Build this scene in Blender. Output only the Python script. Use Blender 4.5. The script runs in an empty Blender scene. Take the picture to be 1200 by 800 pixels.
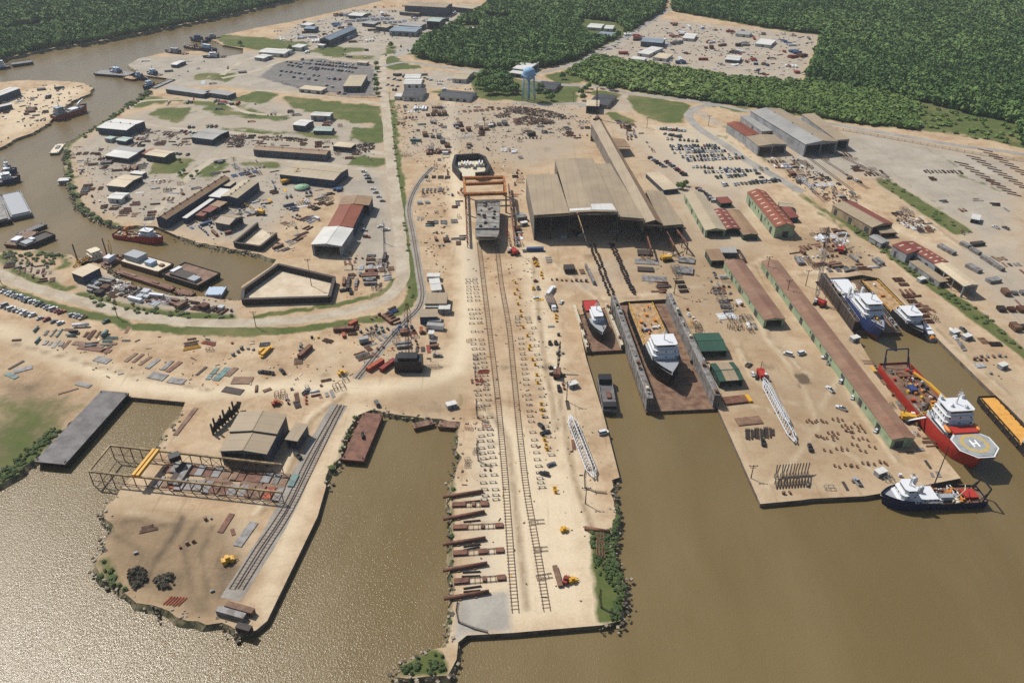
import bpy, bmesh, math, random
import numpy as np
from mathutils import Vector, Matrix
from mathutils.geometry import delaunay_2d_cdt
random.seed(7); RNG = np.random.default_rng(7)
R = math.radians
scene = bpy.context.scene
COL = scene.collection

# ------------------------------------------------------------------ camera, sky, sun, exposure
FPX = 933.0; CAM_H = 260.0; PITCH = R(33.2)
cam_d = bpy.data.cameras.new('camera'); cam = bpy.data.objects.new('camera', cam_d); COL.objects.link(cam)
cam.location = (0, 0, CAM_H); cam.rotation_euler = (R(90) - PITCH, 0, 0)
cam_d.sensor_width = 36.0; cam_d.sensor_fit = 'HORIZONTAL'; cam_d.lens = 36.0 * FPX / 1200.0
cam_d.clip_start = 1.0; cam_d.clip_end = 20000.0
scene.camera = cam

SUN_EL = R(51); SUN_AZ = R(-50)          # azimuth clockwise from +Y: the sun stands ahead and to the left
world = bpy.data.worlds.new('World'); scene.world = world; world.use_nodes = True
wn = world.node_tree.nodes; wl = world.node_tree.links
sky = wn.new('ShaderNodeTexSky'); sky.sky_type = 'NISHITA'; sky.sun_disc = False
sky.sun_elevation = SUN_EL; sky.sun_rotation = SUN_AZ; sky.air_density = 1.0; sky.dust_density = 1.5
bg = wn['Background']; bg.inputs[1].default_value = 0.085
wl.new(sky.outputs[0], bg.inputs[0])
sun_d = bpy.data.lights.new('sun', 'SUN'); sun_d.energy = 4.5; sun_d.angle = R(0.53); sun_d.color = (1.0, 0.955, 0.88)
sun = bpy.data.objects.new('sun', sun_d); COL.objects.link(sun)
sdir = Vector((math.sin(SUN_AZ) * math.cos(SUN_EL), math.cos(SUN_AZ) * math.cos(SUN_EL), math.sin(SUN_EL)))
sun.rotation_euler = sdir.to_track_quat('Z', 'Y').to_euler(); sun.location = (-300, 300, 500)
scene.view_settings.view_transform = 'Standard'; scene.view_settings.look = 'None'
scene.view_settings.exposure = 0.27; scene.view_settings.gamma = 1.0
scene.view_settings.use_curve_mapping = False
scene.cycles.max_bounces = 5; scene.cycles.diffuse_bounces = 2; scene.cycles.glossy_bounces = 3
scene.cycles.transmission_bounces = 2; scene.cycles.transparent_max_bounces = 4
scene.cycles.use_denoising = False; scene.cycles.sample_clamp_indirect = 3.0

# ------------------------------------------------------------------ helpers
cp, sp = math.cos(PITCH), math.sin(PITCH)
def G(px, py, z=0.0):
    """point of the place at height z that the photograph shows at pixel (px, py) of 1200 x 800"""
    u = (px - 600.0) / FPX; v = (py - 400.0) / FPX
    fwd = cp - v * sp; dn = sp + v * cp
    t = (CAM_H - z) / dn
    return Vector((u * t, fwd * t, z))

def lin(r, g, b, k=1.0):
    def f(c):
        c /= 255.0
        return (c / 12.92 if c <= 0.04045 else ((c + 0.055) / 1.055) ** 2.4) * k
    return (f(r), f(g), f(b))

class MB:
    def __init__(s): s.v = []; s.f = []; s.m = []; s.sm = []
    def add(s, vs, fs, mi=0, smooth=False):
        n = len(s.v); s.v += [tuple(p) for p in vs]
        for f in fs: s.f.append([n + i for i in f]); s.m.append(mi); s.sm.append(smooth)
        return s
    def box(s, x0, x1, y0, y1, z0, z1, mi=0):
        return s.add([(x0,y0,z0),(x1,y0,z0),(x1,y1,z0),(x0,y1,z0),(x0,y0,z1),(x1,y0,z1),(x1,y1,z1),(x0,y1,z1)],
                     [(0,3,2,1),(4,5,6,7),(0,1,5,4),(1,2,6,5),(2,3,7,6),(3,0,4,7)], mi)
    def obox(s, c, size, rz=0.0, mi=0):
        ca, sa = math.cos(rz), math.sin(rz); hx, hy, hz = size[0]/2, size[1]/2, size[2]/2
        vs = [(c[0]+x*ca-y*sa, c[1]+x*sa+y*ca, c[2]+z) for z in (-hz, hz) for x, y in ((-hx,-hy),(hx,-hy),(hx,hy),(-hx,hy))]
        return s.add(vs, [(0,3,2,1),(4,5,6,7),(0,1,5,4),(1,2,6,5),(2,3,7,6),(3,0,4,7)], mi)
    def prism(s, pts, z0, z1, mi=0, top_mi=None, bottom=True):
        n = len(pts)
        a = sum(pts[i][0]*pts[(i+1)%n][1] - pts[(i+1)%n][0]*pts[i][1] for i in range(n))
        if a < 0: pts = pts[::-1]
        vs = [(p[0], p[1], z0) for p in pts] + [(p[0], p[1], z1) for p in pts]
        s.add(vs, [(i, (i+1)%n, n+(i+1)%n, n+i) for i in range(n)], mi)
        s.add([(p[0], p[1], z1) for p in pts], [tuple(range(n))], mi if top_mi is None else top_mi)
        if bottom: s.add([(p[0], p[1], z0) for p in pts], [tuple(range(n-1, -1, -1))], mi)
        return s
    def tube(s, p0, p1, r0, r1=None, n=6, mi=0, caps=True):
        r1 = r0 if r1 is None else r1
        p0, p1 = Vector(p0), Vector(p1); d = (p1 - p0)
        if d.length < 1e-6: return s
        d.normalize(); a = d.orthogonal().normalized(); b = d.cross(a)
        vs = []
        for p, r in ((p0, r0), (p1, r1)):
            for i in range(n):
                t = 2*math.pi*i/n; vs.append(p + a*(r*math.cos(t)) + b*(r*math.sin(t)))
        fs = [(i, (i+1)%n, n+(i+1)%n, n+i) for i in range(n)]
        if caps: fs += [tuple(range(n-1,-1,-1)), tuple(range(n, 2*n))]
        return s.add(vs, fs, mi, n > 6)
    def bar(s, p0, p1, w, h=None, mi=0):
        """square bar between two points"""
        h = w if h is None else h
        p0, p1 = Vector(p0), Vector(p1); d = p1 - p0
        if d.length < 1e-6: return s
        d.normalize(); up = Vector((0,0,1)) if abs(d.z) < 0.95 else Vector((1,0,0))
        a = d.cross(up).normalized()*(w/2); b = a.cross(d).normalized()*(h/2)
        vs = [p0-a-b, p0+a-b, p0+a+b, p0-a+b, p1-a-b, p1+a-b, p1+a+b, p1-a+b]
        return s.add(vs, [(0,3,2,1),(4,5,6,7),(0,1,5,4),(1,2,6,5),(2,3,7,6),(3,0,4,7)], mi)
    def lattice(s, p0, p1, w, seg, t=0.18, taper=0.35, mi=0):
        """four-chord lattice boom, tapering at both ends"""
        p0, p1 = Vector(p0), Vector(p1); d = (p1-p0); L = d.length; d.normalize()
        a = d.orthogonal().normalized(); b = d.cross(a)
        rings = []
        for i in range(seg+1):
            u = i/seg; k = w/2 * max(taper, min(1.0, min(u, 1-u)*seg/2.0))
            c = p0 + d*(L*u); rings.append([c+a*k+b*k, c-a*k+b*k, c-a*k-b*k, c+a*k-b*k])
        for i in range(seg):
            for j in range(4):
                s.bar(rings[i][j], rings[i+1][j], t, mi=mi)
                s.bar(rings[i][j], rings[i+1][(j+1)%4], t*0.7, mi=mi)
        return s
    def dome(s, c, rx, ry, rz, nu=12, nv=6, mi=0, full=False):
        vs = []; fs = []; lo = -math.pi/2 if full else 0.0
        for j in range(nv+1):
            ph = lo + (math.pi/2 - lo)*j/nv
            for i in range(nu):
                t = 2*math.pi*i/nu
                vs.append((c[0]+rx*math.cos(ph)*math.cos(t), c[1]+ry*math.cos(ph)*math.sin(t), c[2]+rz*math.sin(ph)))
        for j in range(nv):
            for i in range(nu): fs.append((j*nu+i, j*nu+(i+1)%nu, (j+1)*nu+(i+1)%nu, (j+1)*nu+i))
        return s.add(vs, fs, mi, True)
    def mesh(s, name, mats):
        me = bpy.data.meshes.new(name); me.from_pydata(s.v, [], s.f)
        for m in (mats if isinstance(mats, (list, tuple)) else [mats]): me.materials.append(m)
        me.polygons.foreach_set('material_index', s.m); me.polygons.foreach_set('use_smooth', s.sm); me.update()
        return me
    def build(s, name, mats, parent=None):
        o = bpy.data.objects.new(name, s.mesh(name, mats)); COL.objects.link(o)
        if parent is not None: o.parent = parent
        return o

def tag(o, label=None, cat=None, group=None, kind=None):
    if label: o['label'] = label
    if cat: o['category'] = cat
    if group: o['group'] = group
    if kind: o['kind'] = kind
    return o
def thing(name, label, cat, loc=(0,0,0), rz=0.0, group=None):
    o = bpy.data.objects.new(name, None); COL.objects.link(o); o.empty_display_size = 1.0
    o.location = loc; o.rotation_euler = (0, 0, rz)
    return tag(o, label, cat, group)
def dup(root, loc, rz=0.0, label=None, group=None, scale=None):
    r = root.copy(); COL.objects.link(r); r.location = loc; r.rotation_euler = (0, 0, rz)
    if scale: r.scale = scale
    if label: r['label'] = label
    if group: r['group'] = group
    for ch in list(root.children):
        c = ch.copy(); COL.objects.link(c); c.parent = r
        for g in ch.children:
            d = g.copy(); COL.objects.link(d); d.parent = c
    return r
def ang(a, b): return math.atan2(b.y - a.y, b.x - a.x)
def pip(x, y, poly):
    """vectorised point in polygon"""
    inside = np.zeros(x.shape, bool); n = len(poly)
    for i in range(n):
        x0, y0 = poly[i]; x1, y1 = poly[(i+1) % n]
        c = ((y0 > y) != (y1 > y)) & (x < (x1-x0)*(y-y0)/((y1-y0) if y1 != y0 else 1e-9) + x0)
        inside ^= c
    return inside
def seg_dist(x, y, poly, closed=True):
    d = np.full(x.shape, 1e9); n = len(poly)
    for i in range(n if closed else n-1):
        x0, y0 = poly[i]; x1, y1 = poly[(i+1) % n]; dx, dy = x1-x0, y1-y0
        t = np.clip(((x-x0)*dx + (y-y0)*dy) / max(dx*dx+dy*dy, 1e-9), 0, 1)
        d = np.minimum(d, np.hypot(x-x0-t*dx, y-y0-t*dy))
    return d
def W2(pts): return [tuple(G(*p[:2]).xy) for p in pts]

# ------------------------------------------------------------------ materials
MATS = {}
def new_mat(name):
    m = bpy.data.materials.new(name); m.use_nodes = True; MATS[name] = m
    return m, m.node_tree.nodes, m.node_tree.links, m.node_tree.nodes['Principled BSDF']
def coords(n, l, world_space, scale):
    mp = n.new('ShaderNodeMapping'); mp.inputs['Scale'].default_value = scale if isinstance(scale, tuple) else (scale,)*3
    if world_space: src = n.new('ShaderNodeNewGeometry').outputs['Position']
    else: src = n.new('ShaderNodeTexCoord').outputs['Object']
    l.new(src, mp.inputs['Vector']); return mp.outputs[0]
def noise(n, l, vec, scale, detail=4, rough=0.6):
    t = n.new('ShaderNodeTexNoise'); t.inputs['Scale'].default_value = scale; t.inputs['Detail'].default_value = detail
    t.inputs['Roughness'].default_value = rough; l.new(vec, t.inputs['Vector']); return t.outputs['Fac']
def ramp(n, l, fac, a, b, ca=(0,0,0,1), cb=(1,1,1,1)):
    r = n.new('ShaderNodeValToRGB'); r.color_ramp.elements[0].position = a; r.color_ramp.elements[1].position = b
    r.color_ramp.elements[0].color = ca; r.color_ramp.elements[1].color = cb; l.new(fac, r.inputs[0]); return r.outputs[0]
def mix(n, l, fac, a, b, mode='MIX'):
    x = n.new('ShaderNodeMix'); x.data_type = 'RGBA'; x.blend_type = mode
    for inp, val in ((x.inputs[0], fac), (x.inputs[6], a), (x.inputs[7], b)):
        if isinstance(val, (int, float)): inp.default_value = val
        elif isinstance(val, tuple): inp.default_value = (*val[:3], 1)
        else: l.new(val, inp)
    return x.outputs[2]
def worn(name, c1, c2=None, lo=0.45, hi=0.62, scale=0.25, rough=0.7, metal=0.0, ws=True, grain=0.12):
    """paint / steel / concrete: a base colour, blotches of wear and fine grain"""
    m, n, l, p = new_mat(name)
    vec = coords(n, l, ws, 1.0)
    c2 = c2 or tuple(x*0.62 for x in c1)
    f = ramp(n, l, noise(n, l, vec, scale, 6, 0.65), lo, hi)
    c = mix(n, l, f, c1, c2)
    g = noise(n, l, vec, scale*7, 3, 0.7)
    c = mix(n, l, grain*2, c, ramp(n, l, g, 0.25, 0.75, (0.35,0.35,0.35,1), (1,1,1,1)), 'MULTIPLY')
    l.new(c, p.inputs['Base Color']); p.inputs['Roughness'].default_value = rough; p.inputs['Metallic'].default_value = metal
    p.inputs['Specular IOR Level'].default_value = 0.3
    return m
def roofing(name, c1, c2, rust=None, rlo=0.5, rhi=0.62, pitch=3.0, var=0.35, axis=0):
    """metal sheets laid across the ridge axis: sheets of slightly different tone, seams, rust or dirt"""
    m, n, l, p = new_mat(name)
    tc = n.new('ShaderNodeTexCoord'); sx = n.new('ShaderNodeSeparateXYZ'); l.new(tc.outputs['Object'], sx.inputs[0])
    mul = n.new('ShaderNodeMath'); mul.operation = 'MULTIPLY'; mul.inputs[1].default_value = 1.0/pitch; l.new(sx.outputs[axis], mul.inputs[0])
    fl = n.new('ShaderNodeMath'); fl.operation = 'FLOOR'; l.new(mul.outputs[0], fl.inputs[0])
    fy = n.new('ShaderNodeMath'); fy.operation = 'MULTIPLY'; fy.inputs[1].default_value = 1/9.0; l.new(sx.outputs[1-axis], fy.inputs[0])
    fl2 = n.new('ShaderNodeMath'); fl2.operation = 'FLOOR'; l.new(fy.outputs[0], fl2.inputs[0])
    cb = n.new('ShaderNodeCombineXYZ'); l.new(fl.outputs[0], cb.inputs[0]); l.new(fl2.outputs[0], cb.inputs[1])
    wnz = n.new('ShaderNodeTexWhiteNoise'); wnz.noise_dimensions = '3D'; l.new(cb.outputs[0], wnz.inputs['Vector'])
    vec = coords(n, l, True, 1.0)
    f = noise(n, l, vec, 0.05, 5, 0.6)
    c = mix(n, l, ramp(n, l, f, 0.35, 0.65), c1, c2)
    c = mix(n, l, var, c, ramp(n, l, wnz.outputs['Value'], 0.0, 1.0, (0.55,0.55,0.55,1), (1,1,1,1)), 'MULTIPLY')
    if rust:
        fr = noise(n, l, vec, 0.16, 7, 0.7)
        c = mix(n, l, ramp(n, l, fr, rlo, rhi), c, rust)
    fr2 = n.new('ShaderNodeMath'); fr2.operation = 'FRACT'; l.new(mul.outputs[0], fr2.inputs[0])
    c = mix(n, l, 0.5, c, ramp(n, l, fr2.outputs[0], 0.0, 0.10, (0.45,0.45,0.45,1), (1,1,1,1)), 'MULTIPLY')
    gr = noise(n, l, vec, 1.3, 4, 0.7)
    c = mix(n, l, 0.3, c, ramp(n, l, gr, 0.3, 0.7, (0.5,0.48,0.45,1), (1,1,1,1)), 'MULTIPLY')
    l.new(c, p.inputs['Base Color']); p.inputs['Roughness'].default_value = 0.6
    p.inputs['Specular IOR Level'].default_value = 0.3
    return m
def plain(name, c, rough=0.6, metal=0.0, spec=0.3):
    m, n, l, p = new_mat(name)
    vec = coords(n, l, True, 1.0)
    l.new(mix(n, l, 0.35, c, ramp(n, l, noise(n, l, vec, 0.9, 5, 0.7), 0.25, 0.7, (0.5,0.5,0.5,1), (1,1,1,1)), 'MULTIPLY'), p.inputs['Base Color'])
    p.inputs['Roughness'].default_value = rough; p.inputs['Metallic'].default_value = metal; p.inputs['Specular IOR Level'].default_value = spec
    return m
K = 0.72
def L(r, g, b, k=K): return lin(r, g, b, k)
# ------------------------------------------------------------------ land, water, roads
WATER_Z = -2.4
N = 1   # natural bank: wander between this corner and the next
MAIN = [(-160,520),(-60,600,N),(0,567,N),(22,555,N),(42,538,N),(122,458),(152,465),(217,471,N),(210,487,N),(190,510,N),(185,525),(147,565,N),(140,575,N),
 (122,598,N),(122,607,N),(135,620,N),(127,627,N),(112,662,N),(120,680,N),(147,695,N),(160,706,N),(190,712,N),(220,727,N),(260,729,N),(270,733,N),(284,742),(300,738),(313,727),
 (372,605),(382,570,N),(385,550,N),(400,535,N),(405,510,N),(411,498,N),(420,486,N),(435,480,N),(462,485,N),(480,487,N),(505,490,N),(540,494,N),(537,515,N),(535,550,N),(530,575,N),
 (530,610,N),(530,700,N),(527,735,N),(522,758,N),(507,760,N),(490,770,N),(470,777,N),(466,793,N),(500,792,N),(525,791,N),(535,772,N),(537,752),(547,744),(600,741),(705,732,N),
 (727,727,N),(732,700,N),(730,680,N),(722,655,N),(712,637,N),(720,622,N),(722,600,N),(717,562),(726,559),(707,485),(687,420),(676,370),(733,353),(790,350),(842,480),(891,590),
 (940,585.5),(950,584),(1000,581.5),(1012,581),(1037,577),(1126,560),(1040,455),(1007,400),(955,330),(1010,322),(1030,326),(1097,395),(1155,452),(1182,477),(1200,495),(1290,590),
 (1800,560),(1800,-60),(560,-75),(430,-40),(470,-6,N),(440,3,N),(410,10,N),(345,25),(300,33),(277,38,N),(246,45,N),(262,53),(285,57),(285,63),(262,67),(235,60,N),(192,62,N),(162,69,N),(150,76,N),(165,88),
 (197,92),(172,107,N),(150,122,N),(117,145,N),(92,160,N),(75,172,N),(77,200,N),(80,215,N),(92,242,N),(110,256,N),(140,265,N),(182,265),(207,276,N),(237,285,N),(300,297,N),
 (324,304),(318,312),(283,335),(282,352,N),(225,348,N),(200,346,N),(160,335,N),(130,322,N),(118,310,N),(75,298,N),(40,292,N),(0,296,N),(-60,290,N),(-250,300),(-400,420)]
FAR_BANK = [(-320,150),(-200,108),(-60,80,N),(0,70,N),(60,57,N),(120,48,N),(200,32,N),(260,20,N),(345,0,N),(400,-14,N),(440,-38),(520,-90),(-100,-90),(-500,0)]
WEST_YARD = [(-200,190),(-200,95),(-80,94,N),(0,96,N),(30,94,N),(68,95,N),(95,97,N),(109,103,N),(105,110,N),(88,117,N),(72,128),(58,143,N),(40,155,N),(14,165,N),(0,173,N),(-60,195)]

def outline(pts, rnd):
    out = []; nat = []
    for i, p in enumerate(pts):
        a = G(p[0], p[1]).xy; q = pts[(i+1) % len(pts)]; b = G(q[0], q[1]).xy
        out.append((a.x, a.y)); nat.append(len(p) > 2)
        if len(p) > 2:
            L_ = (b-a).length; k = max(1, int(L_ / 4.0)); nrm = Vector((-(b-a).y, (b-a).x)).normalized()
            k = min(k, 40); amp = min(0.9, L_*0.05)
            for j in range(1, k):
                c = a.lerp(b, (j + rnd.uniform(-.25, .25)) / k) + nrm * rnd.gauss(0, amp)
                out.append((c.x, c.y)); nat.append(True)
    NAT[tuple(out[0])] = nat
    return out
NAT = {}
rnd0 = random.Random(3)
OUT_MAIN = outline(MAIN, rnd0); OUT_FAR = outline(FAR_BANK, rnd0); OUT_WEST = outline(WEST_YARD, rnd0)

# what covers the ground where: kind, corners in the photograph, feather in metres, strength
ZONES = []
def zone(kind, pts, feather=3.0, k=1.0): ZONES.append((kind, W2(pts), feather, k))
def band(kind, pts, width, feather=1.5, k=1.0): ZONES.append((kind+'*', (W2(pts), width), feather, k))
# --- grass
for pts in [
 [(250,40),(300,44),(360,49),(365,56),(300,58),(262,53)], [(247,86),(282,87),(266,96),(245,94)], [(230,87),(245,85),(240,95),(226,92)],
 [(300,106),(328,110),(308,122),(268,118)], [(330,112),(375,117),(445,125),(450,145),(415,145),(362,132),(340,124)],
 [(412,150),(450,151),(451,165),(432,168),(410,162)], [(417,182),(452,185),(452,194),(407,193)], [(190,125),(227,125),(220,136),(207,145),(172,135)],
 [(180,187),(230,185),(217,198),(204,204),(176,202)], [(240,190),(260,184),(222,199)], [(205,206),(237,198),(262,185),(268,186),(240,203),(217,211)],
 [(172,112),(250,120),(300,126),(300,131),(225,123)], [(740,111),(812,122),(800,135),(802,143),(775,144),(745,132),(735,115)], [(707,132),(720,131),(750,145),(730,147)],
 [(600,92),(655,98),(680,100),(675,120),(630,122),(600,118)], [(690,105),(730,110),(722,117),(695,113)], [(637,88),(672,82),(690,90),(680,98),(650,96)],
 [(1022,210),(1040,210),(1143,272),(1118,275)], [(0,36),(50,26),(82,24),(60,34),(10,42)], [(450,60),(475,74),(500,80),(462,82),(450,78)],
 [(466,793),(470,777),(490,770),(507,760),(519,764),(526,780),(524,791)], [(692,620),(700,625),(722,618),(724,600),(719,575),(727,600),(722,655),(732,682),(733,705),(728,728),(700,730),(697,690),(694,660)],
 [(0,552),(62,500),(70,508),(40,540),(0,572),(-60,610)], [(438,142),(452,142),(452,162),(440,160)], [(452,52),(463,50),(465,70),(455,75)],
 [(620,8),(700,30),(735,38),(715,46),(700,45)], [(1090,325),(1180,390),(1200,410),(1190,412),(1085,335)]]:
    zone('grass', pts, 2.5)
zone('grass', [(0,505),(30,492),(48,503),(50,520),(0,560)], 9, .75); zone('grass', [(0,462),(16,466),(0,485)], 8, .7)
zone('brown', [(122,598),(200,600),(272,612),(285,650),(268,705),(240,727),(190,712),(150,695),(114,665)], 7, 1.0); zone('dark', [(125,645),(180,625),(232,650),(255,690),(262,720),(200,700),(150,690)], 14, .36)
for q in ([(130,625),(160,640),(175,668)],[(230,612),(215,640),(225,690)],[(250,615),(235,650),(245,700)],[(145,610),(190,615),(240,608)]): band('dark', q, 3, 2, .6); zone('dark', [(-20,500),(40,488),(60,508),(20,552),(-40,570)], 8, .6)
band('dark', [(214,606),(206,624),(186,652),(168,684)], 3.5, 2, .75); zone('dark', [(258,652),(276,655),(270,690),(257,720),(250,700)], 6, .7); zone('dark', [(215,690),(258,700),(255,726),(220,724)], 6, .45); zone('dark', [(928,437),(935,440),(943,436),(947,443),(953,448),(944,449),(937,453),(936,445)], .8, 1)
zone('brown', [(128,150),(225,155),(262,160),(300,170),(225,176),(130,168)], 6, .8); band('dark', [(120,168),(200,172),(290,178),(330,190),(395,194),(440,190)], 4, 3, .5); band('dark', [(300,160),(380,167),(440,172)], 5, 3, .5)
zone('grass', [(-20,462),(60,464),(100,474),(66,506),(20,560),(-40,580)], 14, .62); zone('dark', [(0,430),(70,440),(80,470),(0,470)], 14, .4); zone('dark', [(480,470),(520,470),(540,490),(470,484)], 6, .35); zone('dark', [(118,600),(200,606),(160,640),(122,640)], 8, .35)
for q in ((690,300),(760,330),(850,330),(900,430),(960,300),(640,430),(580,520),(592,430),(450,405),(380,440),(240,400),(120,395),(840,500),(1000,400),(1130,430),(560,160),(640,175),(730,170),(360,240),(240,230)): zone('dark', [(q[0]-9,q[1]-3),(q[0]+4,q[1]-4),(q[0]+11,q[1]+2),(q[0]-2,q[1]+4)], 4, .55)
zone('brown', [(0,445),(40,450),(90,470),(110,460),(60,525),(0,560)], 8, .9)
zone('grass', [(1070,125),(1125,130),(1187,150),(1195,168),(1137,163),(1070,152)], 5, .55)
zone('grass', [(112,660),(128,650),(140,675),(150,690),(120,682)], 4, .8)
band('grass', [(459,118),(465,190),(469,215),(473,250),(474,285),(481,320),(484,345),(478,358),(455,372),(420,376),(380,382),(350,386),(330,388)], 7.5)
band('grass', [(330,388),(290,388),(250,386),(225,383)], 8); band('grass', [(0,338),(40,352),(90,366),(140,376),(148,382)], 8, 2)
band('grass', [(462,328),(456,338),(440,346),(400,356),(360,362),(320,368),(300,371)], 5.5)
band('grass', [(160,382),(200,386),(250,390),(300,390)], 8); band('grass', [(95,345),(130,357),(180,366),(230,371),(270,372)], 9, 3, .9)
band('grass', [(78,175),(80,200),(84,222),(95,244),(112,257),(140,266)], 6, 2, .9); band('grass', [(172,108),(150,124),(117,146),(92,161),(76,172)], 7, 2, .9)
band('grass', [(985,255),(1010,276),(1030,287),(1052,305),(1083,329),(1128,354),(1163,382),(1195,410),(1260,470)], 7, 2, .95)
band('grass', [(930,222),(955,240),(985,258)], 7, 2, .7); band('grass', [(960,250),(985,264),(992,278)], 4, 2, .7)
band('grass', [(0,300),(20,318),(50,332)], 8, 3, .8); band('grass', [(40,294),(75,300),(80,312),(60,316)], 6, 3, .8); band('grass', [(60,332),(75,340),(85,336)], 7, 3, .8)
band('grass', [(300,152),(345,156),(400,164),(440,170)], 5, 3, .6); band('grass', [(290,200),(345,190),(400,196),(440,196)], 5, 3, .45)
band('grass', [(820,122),(860,128),(905,135)], 7, 2); band('grass', [(836,160),(850,160),(880,185)], 4, 2, .6); band('grass', [(850,148),(860,157),(900,190),(930,205)], 6, 3, .6)
band('grass', [(1100,180),(1115,190),(1130,202)], 4, 2, .7); band('grass', [(1125,206),(1150,214),(1172,224)], 6, 3, .7); band('grass', [(1060,214),(1110,246),(1130,256)], 3, 2, .5)
band('grass', [(540,460),(537,480)], 3, 2, .5); band('grass', [(213,480),(200,498),(186,520)], 3, 2, .7); band('grass', [(416,490),(404,515),(398,536),(386,552)], 3, 2, .6)
band('grass', [(531,560),(530,600),(529,640),(529,700),(526,735)], 2.2, 1.5, .7)
zone('grass', [(640,96),(700,62),(705,68),(672,86)], 3, .9); zone('grass', [(375,82),(448,82),(450,118),(440,120),(436,84)], 2, .0)
zone('grass', [(-500,0),(-320,146),(-200,106),(-60,79),(0,69),(60,56),(120,47),(200,31),(260,19),(345,0),(400,-14),(440,-38),(300,-95)], 4)
zone('grass', [(562,16),(576,-4),(600,-30),(782,-30),(777,13),(742,36),(700,58),(676,71),(640,80),(600,85),(540,79),(488,69),(480,63),(500,45),(528,34),(548,20)], 3)
zone('grass', [(784,13),(800,-40),(1500,-40),(1500,240),(1200,174),(1124,155),(1074,152),(1010,146),(960,140),(905,131),(840,121),(760,110),(698,100),(662,87),(700,66),(760,79),(850,93),(940,97),(964,42),(900,34)], 3)
zone('grass', [(545,82),(600,86),(606,116),(575,118),(556,112),(552,95)], 3)
for q in ([(225,124),(300,132),(345,137),(330,143),(250,134)],[(270,187),(330,190),(327,199),(285,194)],[(150,128),(190,122),(200,116),(172,112)],[(345,152),(400,160),(410,166),(350,160)],[(260,150),(330,156),(325,160),(262,156)],[(445,58),(390,54),(350,60),(400,64)],[(232,205),(262,190),(272,192),(244,212)],[(365,61),(440,66),(438,71),(380,66)],[(500,108),(555,118),(560,112),(520,104)]): zone('grass', q, 2.5, .8)
band('grass', [(200,152),(240,147),(300,152),(345,157)], 4, 2, .7); band('dark', [(120,166),(230,172),(292,180)], 3, 2, .6); band('grass', [(95,206),(130,205),(180,206)], 3, 2, .6)
# --- grey gravel, asphalt and concrete
zone('grey', [(130,70),(300,60),(345,78),(445,78),(445,112),(300,106),(250,100),(172,106),(198,92),(165,88)], 6, 1.0)
zone('grey', [(300,58),(345,30),(420,10),(560,10),(545,40),(480,66),(440,74),(330,68)], 8, .9)
zone('asphalt', [(326,72),(375,68),(438,76),(441,113),(398,112),(325,98),(303,90)], 2, .8)
zone('grey', [(700,22),(770,22),(962,42),(938,94),(850,91),(690,66)], 4, .8)
zone('grey', [(76,172),(160,130),(300,110),(450,150),(452,200),(410,215),(360,235),(300,290),(240,280),(182,262),(110,250)], 14, .85)
zone('grey', [(395,215),(450,195),(463,260),(466,320),(420,322),(410,280)], 8, 1.0)
zone('grey', [(900,185),(1000,150),(1200,190),(1200,260),(1170,300),(1020,205),(960,215)], 22, .95)
zone('grey', [(1100,290),(1200,270),(1260,420),(1200,400),(1160,360)], 20, .8)
zone('concrete', [(537,700),(597,690),(601,740),(548,743),(536,752),(531,748)], 2.0, .8)
zone('concrete', [(640,340),(700,300),(745,300),(752,330),(700,345)], 10, .35)
zone('grey', [(540,285),(560,285),(572,330),(545,330)], 5, .5); zone('concrete', [(548,500),(584,480),(600,690),(537,700)], 10, .35)
zone('grey', [(445,362),(500,352),(515,400),(470,440),(420,420)], 12, .35); zone('grey', [(765,145),(840,150),(905,205),(880,215),(805,212)], 6, .55)
zone('grey', [(640,360),(655,460),(690,560),(722,556),(690,430),(672,372)], 8, .2)
zone('concrete', [(662,120),(735,108),(755,122),(742,132),(700,132)], 3, .5); zone('concrete', [(800,128),(822,128),(850,147),(858,158),(835,145)], 3, .6)
zone('concrete', [(500,82),(555,85),(562,100),(500,105)], 3, .6); zone('grey', [(450,80),(500,80),(505,118),(455,118)], 4, .6)
# --- darker, browner earth
zone('brown', [(115,650),(135,618),(200,600),(275,640),(300,670),(260,728),(220,727),(150,695)], 8, .85)
zone('brown', [(460,455),(540,440),(545,490),(470,485),(440,478)], 7, .55); zone('brown', [(80,590),(130,590),(150,575),(210,600),(135,618)], 4, .3)
zone('brown', [(540,510),(560,505),(572,640),(556,690)], 4, .0)
zone('brown', [(700,260),(900,280),(900,420),(840,400),(740,340)], 30, .62); zone('brown', [(845,440),(1000,400),(1060,560),(895,585)], 25, .6); zone('brown', [(1040,330),(1090,350),(1200,460),(1200,490),(1100,390)], 12, .6)
zone('brown', [(900,280),(1000,270),(1090,380),(1010,320)], 15, .7); zone('brown', [(730,440),(735,430),(742,438),(736,446)], 2, .0)
zone('brown', [(927,436),(945,436),(952,450),(935,452)], 2, .8); zone('grey', [(460,115),(690,122),(690,185),(620,200),(540,180),(460,190)], 25, .6); zone('pale', [(760,146),(842,150),(915,210),(850,222),(800,212)], 8, .8); zone('grey', [(690,130),(905,200),(880,290),(800,280),(740,180)], 25, .6)
zone('grey', [(100,315),(280,360),(275,372),(150,360),(90,335)], 6, .9); zone('grey', [(0,300),(60,312),(75,332),(0,318)], 6, .8); zone('brown', [(500,120),(690,130),(690,170),(620,200),(520,200)], 20, .3)
zone('brown', [(0,378),(60,388),(120,400),(90,430),(0,410)], 14, .4); zone('brown', [(255,660),(275,655),(268,700),(256,720)], 4, .6)
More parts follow.
